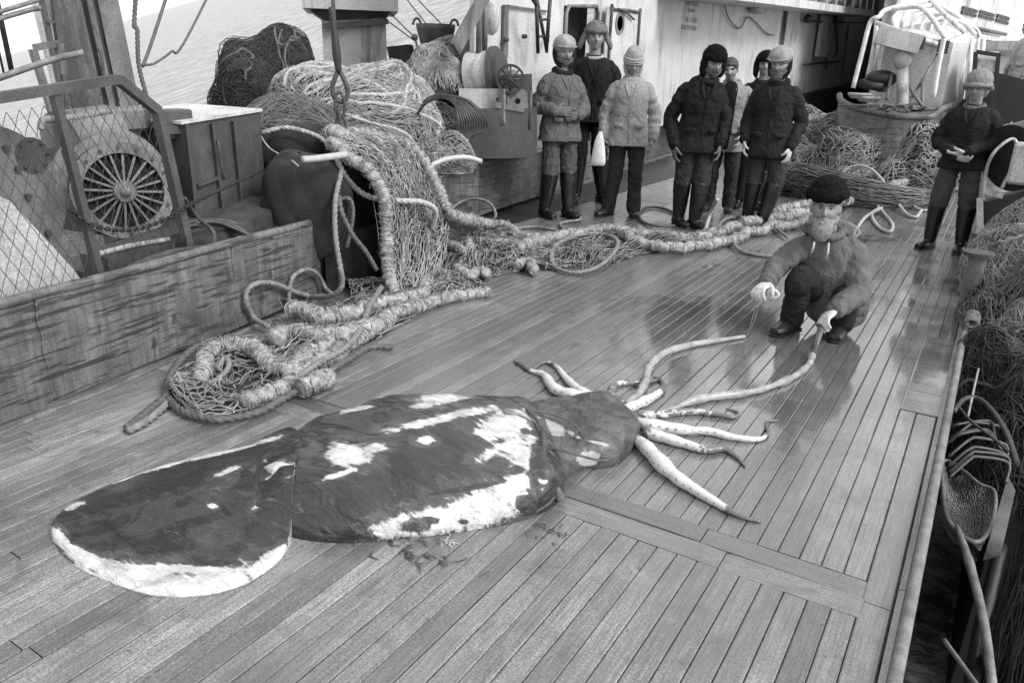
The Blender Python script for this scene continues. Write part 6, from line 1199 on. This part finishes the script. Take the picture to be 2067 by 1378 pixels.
def hat(kind, par, C, R):
    P = lambda v: put(R, C, v); mb = MB()
    def E(c, r, n=20, m=14):
        ph = np.linspace(.03, math.pi-.03, m); th = np.arange(n)/n*6.283; D = np.stack([np.sin(ph)[:, None]*np.cos(th), np.sin(ph)[:, None]*np.sin(th), np.cos(ph)[:, None]+0*th], -1); mb.rings(((D*A(*r)+A(*c))@R.T+C)[::-1])
    if kind in ('ushanka_down', 'ushanka_grey', 'ushanka_up'):
        up = kind == 'ushanka_up'; mt = 'furg' if kind == 'ushanka_grey' else 'furb'
        E((0,-.005,.085), (.102,.115,.085)); th = np.arange(24)/24*6.283; w = .106 if up else .106; hgt = .088 if up else .07
        mb.tube(np.array([P((math.cos(a)*w*.84, math.sin(a)*w*.93-.005, hgt+.004*math.sin(3*a))) for a in th]), .036 if up else .031, 12, closed=True)
        E((0,.085,hgt+.005), (.075,.035,.042))
        if up: E((0,0,.122),(.100,.106,.072))
        if not up:
            for s in (-1, 1):
                if kind == 'ushanka_grey': limb(mb, [P((s*.09,-.01,.06)), P((s*.125,.0,-.01)), P((s*.155,.0,-.075)), P((s*.15,.0,-.10))], [.032,.030,.026,.014], 12, 4)
                else: limb(mb, [P((s*.092,-.01,.06)), P((s*.100,.005,-.01)), P((s*.098,.015,-.085)), P((s*.09,.02,-.12))], [.034,.036,.034,.022], 12, 4)
            E((0,-.085,.0), (.085,.035,.09))
        o = garment(mb, 'fur_hat', M[mt], par, .009, .014, 'fur', 1); f = MB(); fuzz(f, C, R, (.112 if up else .110,.122 if up else .118,.10), 1500, .010, c0=(0,0,.065), zmin=-.3); fo_ = f.build('fur_tufts', M[mt], o, org=(0,0,0))
    elif kind == 'helmet':
        E((0,-.010,.078), (.116,.130,.100), 28, 18); th = np.linspace(.5, 2.64, 12)
        o = garment(mb, 'helmet', M['helmet'], par, .008, .003, 'fold', 2); b = MB()
        b.tube(cat([P((math.cos(a)*.118, math.sin(a)*.150, .068-.010*math.sin(a))) for a in th], 3), .010, 8, sq=.5); b.tube(np.array([P((math.cos(a)*.121, math.sin(a)*.134-.010, .066)) for a in np.arange(24)/24*6.283]), .006, 6, closed=True); b.build('brim', M['helmet'], o, org=(0,0,0))
        l = MB(); 
        for s in (-1, 1): limb(l, [P((s*.085,-.03,.05)), P((s*.092,-.01,-.02)), P((s*.080,.02,-.085)), P((s*.05,.045,-.125))], [.03,.03,.026,.018], 12, 4)
        l.sphere(P((0,-.06,-.01)), (.085,.055,.11), 18, 12); garment(l, 'cap_liner', C_['lin'], par, .009, .006, 'fold')
    elif kind == 'knit':
        E((0,-.005,.075), (.098,.108,.115), 28, 18); o = garment(mb, 'knitted_hat', C_['knit'], par, .008, .008, 'fold'); b = MB()
        for z, w in ((.028,1.0),(.050,1.03),(.074,1.0)): b.tube(np.array([P((math.cos(a)*.100*w, math.sin(a)*.112*w-.003, z-.006*math.sin(a))) for a in np.arange(28)/28*6.283]), .0125, 8, closed=True)
        b.build('knitted_band', C_['scarf'], o, org=(0,0,0)); l = MB()
        for s in (-1, 1): limb(l, [P((s*.085,.0,.03)), P((s*.085,.01,-.04)), P((s*.065,.035,-.10)), P((s*.02,.05,-.135))], [.018,.02,.018,.014], 10, 4)
        garment(l, 'head_scarf', C_['knit'], par, .008, .005)
    elif kind == 'fleece':
        E((0,-.005,.075), (.122,.128,.118), 28, 18); E((0,-.08,-.02), (.09,.045,.1)); 
        o = garment(mb, 'fleece_hat', M['furl'], par, .009, .008, 'fur', 2); b = MB(); th = np.linspace(-.35, 3.49, 24)
        b.tube(cat([P((math.cos(a)*.115, math.sin(a)*.125, .035+.012*math.sin(a)-(.035 if math.sin(a) < 0 else 0))) for a in th], 2), .024, 10); garment(b, 'fur_edge', M['furl'], o, .009, .016, 'fur', 1)
    elif kind == 'hair':
        E((0,-.012,.030), (.088,.104,.104), 26, 16); mb.tube(cat([P((s_*.07,.07-.02*abs(s_),.072-.02*abs(s_))) for s_ in (-1,-.5,0,.5,1)], 4), .022, 8); garment(mb, 'hair', M['hair'], par, .009, .012, 'fur', 1)
def beard(par, C, R, kind, L=.0):
    mb = MB(); P = lambda v: put(R, C, v)
    th = np.linspace(-1.35, 1.35, 14)
    mb.tube(cat([P((math.sin(a)*.066, math.cos(a)*.070+.010, -.030-.052*math.cos(a)**.7)) for a in th], 3), .026, 10)
    mb.sphere(P((0,.075,-.098)), (.038,.028,.03), 14, 10)
    if L: 
        loftX(mb, [P((0,.080,-.075)), P((0,.092,-.115)), P((0,.095,-.115-L*.6)), P((0,.088,-.115-L))], [.056,.058,.044,.014], [.038,.038,.030,.010], 14, R[:, 0], 4)
    for s in (-1, 1): limb(mb, [P((0,.108,-.045)), P((s*.022,.102,-.050)), P((s*.038,.086,-.064))], [.007,.0075,.005], 8, 3)
    garment(mb, 'beard', M[kind], par, .007, .010, 'fur', 1)
def face_bits(par, C, R):
    for s in (-1, 1):
        m = MB(); m.sphere(put(R, C, (s*.030,.077,.010)), .0068, 10, 8); m.build('eye', M['eye'], par, org=(0,0,0))  # near-black eyeball, its tone also paints the shade of the socket
        m = MB(); m.tube(cat([put(R, C, (s*.014,.101,.030)), put(R, C, (s*.030,.098,.035)), put(R, C, (s*.046,.086,.030))], 3), [.002,.0024,.0026,.0028,.0028,.0024,.0015], 6); m.build('eyebrow', M['hair'], par, org=(0,0,0))
def person(label, foot, h, J, clothes, hatk, yaw=0.0, hyaw=0.0, hpitch=0.0, hroll=0.0, beardk=None, bl=0, world=False, vox=.011, group=None):
    root = thing('person', label, 'person', foot, group, local=True)
    if not world:
        f = -A(foot[0], foot[1], 0); root.rotation_euler = (0, 0, math.atan2(-f[0], f[1])+yaw); s = h/1.86; root.scale = (s, s, s)
    D = dict(pel=(0,0,.94), chest=(0,.0,1.28), neck=(0,-.005,1.47), head=(0,.025,1.655), shR=(.172,0,1.372), shL=(-.172,0,1.372), elR=(.25,-.02,1.12), elL=(-.25,-.02,1.12), wrR=(.235,.08,.87), wrL=(-.235,.08,.87),
             hipR=(.095,0,.92), hipL=(-.095,0,.92), knR=(.11,.03,.50), knL=(-.11,.03,.50), anR=(.115,0,.09), anL=(-.115,0,.09), toR=(.15,.17,.035), toL=(-.15,.17,.035), hdR=(0,.1,-1), hdL=(0,.1,-1), xax=(1,0,0), hem=.70, hemw=.235, hand='glove', curlR=.5, curlL=.5)
    D.update(J); g = {k: (A(*v) if isinstance(v, (tuple, list, np.ndarray)) and k != 'torso' else v) for k, v in D.items()}
    HR = (np.array([g['xax'], np.cross(A(0,0,1), g['xax']), A(0,0,1)]).T if world else np.eye(3))@rotm(hyaw, hpitch, hroll)
    X = g['xax']; F_ = np.cross(A(0,0,1), X); Cn = g['head']
    b = MB(); head_mesh(b, Cn, HR); loftX(b, [g['neck']-A(0,0,.06), g['neck']+A(0,0,.02), Cn-A(0,0,.07)+HR@A(0,-.02,0)], [.075,.06,.058], [.07,.06,.06], 14, X)
    loftX(b, [g['pel']-A(0,0,.06), g['pel'], (g['pel']+g['chest'])/2, g['chest'], g['neck']-A(0,0,.05)], [.12,.15,.135,.16,.09], [.10,.11,.10,.11,.07], 18, X)
    for s in 'RL':
        limb(b, [g['chest']*.3+g['sh'+s]*.7, g['sh'+s], g['el'+s], g['wr'+s]], [.05,.05,.04,.03], 10, 4); limb(b, [g['hip'+s], g['kn'+s], g['an'+s]], [.075,.055,.04], 10, 4); limb(b, [g['an'+s], g['an'+s]*.4+g['to'+s]*.6-A(0,0,.012)], [.03,.014], 8, 3)
        if D['hand'] == 'bare': hand(b, g['wr'+s], g['hd'+s], F_*-.2-X*(1 if s == 'R' else -1), 1 if s == 'R' else -1, g['curl'+s], 1.0)
    bo = b.build('body', M['skin'], root, org=(0,0,0)); r = bo.modifiers.new('remesh', 'REMESH'); r.mode = 'VOXEL'; r.voxel_size = .0048; r.use_smooth_shade = True
    face_bits(bo, Cn, HR)
    if D['hand'] != 'bare':
        for s in 'RL':
            m = MB(); pn = g.get('pn'+s, F_*-.2-X*(1 if s == 'R' else -1)); hand(m, g['wr'+s], g['hd'+s], pn, 1 if s == 'R' else -1, g['curl'+s], 1.12); limb(m, [g['wr'+s]-nrm(g['wr'+s]-g['el'+s])*.05, g['wr'+s]], [.040,.034], 12, 3)
            gm = D['hand'] if isinstance(D['hand'], str) else D['hand'][s]; garment(m, 'glove', C_[gm], root, .0065, .004, 'fold', 1)
    # trousers
    m = MB(); top_in = D.get('bootz', .0)
    loftX(m, [g['pel']+A(0,0,.06), g['pel'], (g['hipR']+g['hipL'])/2-A(0,0,.06)], [.165,.175,.15], [.125,.135,.12], 20, X)
    for s in 'RL':
        hp_, kn, an = g['hip'+s], g['kn'+s], g['an'+s]
        if D.get('boots', True): e = kn+(an-kn)*.16; tk = .85 if world else 1; pts, rr_ = [hp_-A(0,0,.02), (hp_+kn)/2, kn, e], [.100*tk,.094*tk,.090*tk,.080]
        else: pts, rr_ = [hp_-A(0,0,.02), (hp_+kn)/2, kn, (kn+an)/2, an+A(0,0,.0)], [.104*(.84 if world else 1),.094*(.84 if world else 1),.084*(.9 if world else 1),.076,.078]
        limb(m, pts, rr_, 18, 7, seed=hp_[0]*9, crease=.02)
    garment(m, 'trousers', C_[clothes[1]], root, vox*.8, .014, 'crease', sm=3)
    for s in 'RL':
        m = MB(); kn, an, to = g['kn'+s], g['an'+s], g['to'+s]; d = nrm(A(to[0]-an[0], to[1]-an[1], 0)); sd = A(-d[1], d[0], 0); gz_ = min(an[2]-.085, 0) if not world else an[2]-.085
        if D.get('boots', True): m.tube(cat([kn+(an-kn)*.06, kn+(an-kn)*.3, kn+(an-kn)*.6, an+A(0,0,.04), an-A(0,0,.02)], 5), np.interp(np.linspace(0,1,21), [0,.25,.5,.8,1], [.094,.088,.078,.064,.058]), 18)
        else: limb(m, [an+A(0,0,.05), an], [.05,.052], 12, 3)
        z0 = an[2]-.09; loftX(m, [an-d*.085+A(0,0,-.045), an-d*.03+A(0,0,-.038), an+d*.05+A(0,0,-.045), an+d*.13+A(0,0,-.052), an+d*.19+A(0,0,-.058)], [.034,.045,.048,.052,.036], [.045,.052,.045,.036,.026], 16, sd)
        o = garment(m, 'boot' if D.get('boots', True) else 'shoe', M['boot'] if D.get('boots', True) else M['shoe'], root, .008, .006)
        q = MB(); loftX(q, [an-d*.09+A(0,0,-.082), an+A(0,0,-.082), an+d*.12+A(0,0,-.082), an+d*.2+A(0,0,-.080)], [.040,.046,.055,.034], [.008,.008,.008,.007], 16, sd); q.build('sole', M['black'], o, org=(0,0,0))
    # jacket
    m = MB(); ck = clothes[0]
    if not world:
        hz_ = D['hem']; hw = D['hemw']; c = g['chest']
        loftX(m, [(0,.005,hz_), (0,.005,hz_+.03), (0,.0,.95), (c[0]*.6,c[1]*.6,1.12), (c[0],c[1],1.30), (c[0],c[1]-.005,1.42), (g['neck'][0],g['neck'][1],1.49)], [hw*.93,hw*.92,hw*.84,.185,.198,.165,.09], [hw*.66,hw*.66,.150,.142,.152,.12,.082], 30, X, 6, .88)
    else: loftX(m, D['torso'][0], D['torso'][1], D['torso'][2], 30, X, 7, .9)
    for s in 'RL':
        sh, el, wr = g['sh'+s], g['el'+s], g['wr'+s]; limb(m, [sh*.55+g['neck']*.45-A(0,0,.03), sh, (sh+el)/2, el, (el+wr)/2, wr-nrm(wr-el)*.015], [.060,.070,.073,.070,.064,.056], 20, 8, seed=sh[0]*20, crease=.06)
    jk = garment(m, D.get('jn', 'jacket'), C_[ck], root, vox*.75, .014, 'crease', sm=3)
    m = MB(); nk = g['neck']; th = np.arange(20)/20*6.283
    m.tube(np.array([nk+A(0,0,.01)+X*math.cos(a)*.085+F_*(math.sin(a)*.078+.01)+A(0,0,-.022*math.sin(a)) for a in th]), D.get('collr', .026), 10, closed=True); garment(m, 'collar', C_[clothes[2] if len(clothes) > 2 else ck], jk, .009, .010)
    for s in 'RL':
        d_ = nrm(g['wr'+s]-g['el'+s]); q = MB(); q.tube(np.array([g['wr'+s]-d_*.045, g['wr'+s]-d_*.005]), [.060,.058], 16); garment(q, 'cuff', C_[ck], jk, .009, .004)
    if not world:
        for sg in (-1, 1):
            q = MB(); n0 = g['neck']; cc_ = g['chest']; q.tube(cat([n0+A(sg*.075,.03,.0), n0+A(sg*.06,.10,-.03), A(cc_[0]+sg*.045, cc_[1]+.145, 1.37), A(cc_[0]+sg*.015, cc_[1]+.155, 1.30)], 5), [.020]*10+[.016]*6, 8, sq=.45); garment(q, 'lapel', C_[ck], jk, .007, .003)
        q = MB(); th = np.arange(36)/36*6.283; hw_ = D['hemw']*.93; q.tube(np.stack([np.cos(th)*hw_*.985, np.sin(th)*hw_*.70+.005, D['hem']+.012+0*th], 1), .010, 8, closed=True); q.build('hem', C_[ck], jk, org=(0,0,0))
        z = MB(); yb_ = hw_ = .0; pts = [(0.0, D['hemw']*.66+.008, D['hem']+.02), (0.0,.158,.95), (c[0]*.6,.150+c[1]*.6,1.12), (c[0],.158+c[1],1.3), (c[0]*.9,.125+c[1],1.42)]
        z.tube(cat(pts, 4), .006, 6, sq=.6); z.build('placket', C_[ck], jk, org=(0,0,0))
        for s in (-1, 1): q = MB(); q.box((s*.115, D['hemw']*.62, D['hem']+.22), (.10, .035, .05), rotm(-s*.5), .01); q.build('pocket_flap', C_[ck], jk, org=(0,0,0))
    hat(hatk, root, Cn, HR); 
    if beardk: beard(root, Cn, HR, beardk, bl)
    return root, g, HR
person('bearded man in pale helmet and worn grey padded jacket, hands tucked in front, leftmost', G(1122, 437), 1.93, dict(elR=(.24,-.08,1.14), wrR=(.16,.16,1.10), hdR=(-.8,.5,0), elL=(-.27,.03,1.12), wrL=(-.10,.19,1.06), hdL=(.9,.2,-.1), toR=(.12,.18,.035), anR=(.13,-.02,.09), anL=(-.10,.08,.09), toL=(-.12,.26,.035), hemw=.255, hem=.80, hand='gloved', collr=.034), ('j1', 't1', 'lin'), 'helmet', yaw=.55, hyaw=-.25, beardk='hairm', hpitch=-.05)
person('tall man in grey fur hat with flaps out and dark jacket over roll neck', G(1183, 408), 2.14, dict(elR=(.30,-.05,1.12), wrR=(.27,.02,.90), elL=(-.29,-.05,1.12), wrL=(-.22,.08,.95), anR=(.12,.02,.09), anL=(-.17,-.02,.09), toL=(-.26,.12,.035), hemw=.235, hem=.84, hand='gloved'), ('j2', 't2', 'scarf'), 'ushanka_grey', yaw=.05, hyaw=.05)
wo3, g3, _ = person('woman in knitted hat and pale tweed coat holding a white bag', G(1256, 434), 1.86, dict(elR=(.27,-.03,1.12), wrR=(.27,.04,.86), elL=(-.27,-.03,1.12), wrL=(-.27,.04,.86), anR=(.17,.05,.09), toR=(.27,.17,.035), anL=(-.12,.0,.09), toL=(-.14,.17,.035), hemw=.26, hem=.78, boots=False, hand='bare', jn='coat', curlR=1.0, head=(0,.03,1.63)), ('j3', 't3', 'j3'), 'knit', hyaw=.1, hpitch=-.28)
person('man in black fur hat and dark jacket, black boots nearest the rope loop', G(1388, 457), 1.88, dict(elR=(.28,-.05,1.10), wrR=(.24,.10,.84), elL=(-.25,.05,1.10), wrL=(-.20,.14,.86), chest=(-.01,.04,1.28), neck=(-.03,.05,1.47), head=(-.06,.11,1.64), anR=(.10,-.03,.09), toR=(.02,.15,.035), anL=(-.04,.10,.09), toL=(-.14,.26,.035), knL=(-.07,.08,.5), hemw=.265, hem=.78, hand='gloved', collr=.036), ('j4', 't4', 'lin'), 'ushanka_down', yaw=.25, hpitch=-.35, hyaw=.15, beardk='hairm')
person('bareheaded man in a pale jacket standing between the black hat and the pale helmet', G(1448, 425), 1.84, dict(elR=(.25,-.05,1.12), wrR=(.20,.05,.9), elL=(-.30,-.02,1.14), wrL=(-.20,.17,.92), hdL=(.2,.2,-1), head=(.03,.05,1.62), hemw=.235, hem=.72, boots=False, hand='glove'), ('j5', 't5', 'j5'), 'hair', yaw=-.1, hpitch=-.25, hroll=.1)
P5 = bpy.data.objects['person.004']
m = MB(); loftX(m, [(0,.11,.74),(0,.115,.95),(0,.115,1.15),(0,.125,1.3),(0,.10,1.42),(0,.05,1.47)], [.09,.085,.085,.09,.085,.07], [.06,.05,.045,.045,.045,.04], 20); garment(m, 'sweater', C_['s5'], P5, .011, .008, 'crease')
person('mostly hidden man in black fur hat standing behind the pale helmet', G(1508, 420), 1.86, dict(hem=.72), ('j2', 't2', 'lin'), 'ushanka_down', yaw=0.0)
person('bearded man in pale helmet and dark jacket with pale gloves, right of the group', G(1532, 458), 1.87, dict(elR=(.26,-.03,1.12), wrR=(.24,.10,.90), elL=(-.27,-.05,1.10), wrL=(-.22,.10,.86), anR=(.13,.03,.09), toR=(.27,.10,.035), anL=(-.04,.08,.09), toL=(.08,.20,.035), hemw=.265, hem=.75, hand='glove', collr=.034, head=(.0,.06,1.65)), ('j6', 't6', 'lin'), 'helmet', yaw=-.2, hpitch=-.2, hyaw=-.05, beardk='hairm', bl=.02)
person('lone man in pale fleece hat and dark jacket pulling on his gloves, far right', G(1903, 503), 1.68, dict(elR=(.27,-.02,1.13), wrR=(.06,.24,1.0), hdR=(-.9,.1,-.2), elL=(-.27,-.02,1.14), wrL=(-.04,.26,1.04), hdL=(.9,.0,-.3), anR=(.14,.03,.09), toR=(.22,.19,.035), anL=(-.16,.03,.09), toL=(-.15,.22,.035), knR=(.13,.03,.5), knL=(-.14,.03,.5), hemw=.24, hem=.86, hand='glove', head=(.0,.05,1.65)), ('j7', 't7', 'shirt'), 'fleece', yaw=-.1, hpitch=-.15, hyaw=-.15)
far = DP(2042, 215, 15.2); person('distant man in a pale jacket under the canopy at the right edge', A(far[0], far[1], DP(2042,262,15.2)[2]), 1.72, dict(hem=.85, wrR=(.2,.1,1.0)), ('j9', 't2'), 'hair', yaw=-.9)
# ---- crouching man
f0_ = G(1625, 672); Xl = -viewax(f0_)[0]; Fv = -viewax(f0_)[1]
LP = lambda x, y, d: DP(x, y, d)-f0_
def fl(x, y): p = G(x, y)-f0_; return p+A(0, 0, .09)
anR, anL = fl(1594, 668), fl(1694, 676); 
J = dict(pel=LP(1690,604,5.28), chest=LP(1672,530,5.12), neck=LP(1668,470,5.05), head=LP(1667,419,4.93), shR=LP(1618,500,5.06), shL=LP(1722,502,5.10), elR=LP(1570,535,4.92), wrR=LP(1547,572,4.76), elL=LP(1733,590,4.98), wrL=LP(1684,626,4.77),
         hipR=LP(1668,600,5.24), hipL=LP(1706,604,5.27), knR=LP(1616,562,4.88), knL=LP(1706,600,4.98), anR=anR, anL=anL, toR=anR+Fv*.17+Xl*.09-A(0,0,.055), toL=anL+Fv*.17+Xl*.02-A(0,0,.055), xax=Xl, boots=False, hdR=LP(1532,584,4.68)-LP(1547,572,4.76), hdL=(hand_r-f0_)-LP(1684,626,4.77), pnR=A(0,0,-1)-Xl*.3, pnL=A(0,0,-1)+Fv*.6, curlR=.95, curlL=.8, collr=.03)
J['torso'] = ([J['pel']+A(0,0,-.06)+Fv*.06, J['pel']+Fv*.10+A(0,0,.02), (J['pel']+J['chest'])/2+Fv*.05, J['chest'], (J['shR']+J['shL'])/2+A(0,0,-.01), J['neck']+A(0,0,.0)], [.185,.19,.19,.19,.165,.08], [.165,.165,.155,.148,.11,.075])
cm, gc, HRc = person('crouching bearded man in black fur hat and hooded anorak, holding up a tentacle end', f0_, 1, J, ('j8', 't8', 'j8'), 'ushanka_up', world=True, vox=.0105, hpitch=-.05, beardk='hairg', bl=.075)
m = MB(); nk = gc['neck']; th = np.linspace(-2.6, 2.6, 20)
loftX(m, [nk+Xl*-.13+A(0,0,.03)-Fv*.02, nk-Fv*.10+Xl*-.07+A(0,0,.01), nk-Fv*.12+A(0,0,-.01), nk-Fv*.09+Xl*.08+A(0,0,.0), nk+Xl*.115+A(0,0,.02)], [.035,.05,.055,.05,.035], [.045,.06,.07,.06,.04], 14, A(0,0,1)); garment(m, 'hood', C_['j8'], cm, .0105, .02)
for (a, b_) in (((1644,488,4.83),(1638,510,4.83)),((1673,490,4.83),(1668,522,4.83))):
    m = MB(); m.tube(np.array([LP(*a), LP((a[0]+b_[0])/2+1, (a[1]+b_[1])/2, a[2]-.01), LP(*b_)]), .006, 6); m.build('drawstring', M['lace'], cm, org=(0,0,0))
# thin strand between his hand and the tentacle tip, and the bag
pa, pb = f0_+gc['wrR']+nrm(gc['hdR'])*.08, G(1504, 678, .012); m = MB()
for dxx in (0, .008): m.tube(cat([pa+A(dxx,0,-.02), pa*.6+pb*.4+A(dxx*2,0,-.07), pa*.2+pb*.8+A(-.0,0,-.05), pb], 8), .0022, 5)
tag(m.build('strand', M['twl'], org=pb), 'thin slimy strand from the crouching man down to the pale tentacle tip', 'strand')
m = MB(); m.tube(cat([pa+Xl*-.05+A(0,0,-.01), pa+Xl*-.09+A(0,0,.0), pa+Xl*-.11+A(0,0,-.03), pa+Xl*-.07+A(0,0,-.05)], 4, True), .010, 8, closed=True); tag(m.build('ring', M['lace'], org=pa), 'small white ring of cord in the crouching man\'s right hand', 'ring')
bgm = MB(); pw = DP(1208, 268, 7.95); rt_, aw_ = viewax(pw); s = np.linalg.norm(pw)/FPX
O = [(0,0),(9,2),(14,28),(16,58),(12,66),(-10,58),(-9,40),(-4,14)]; loft_p = [(4,-2,3,2),(3,12,8,5),(3,34,12,7),(3,54,14,6),(3,62,12,3)]
loftX(bgm, [pw+rt_*a*s-A(0,0,b*s) for a, b, _, _ in loft_p], [w*s for _, _, w, _ in loft_p], [d*s for _, _, _, d in loft_p], 16, rt_, 5)
bb = bgm.build('carrier_bag', M['lace'], org=pw); tag(bb, 'white plastic carrier bag hanging from the woman\'s hand', 'bag')
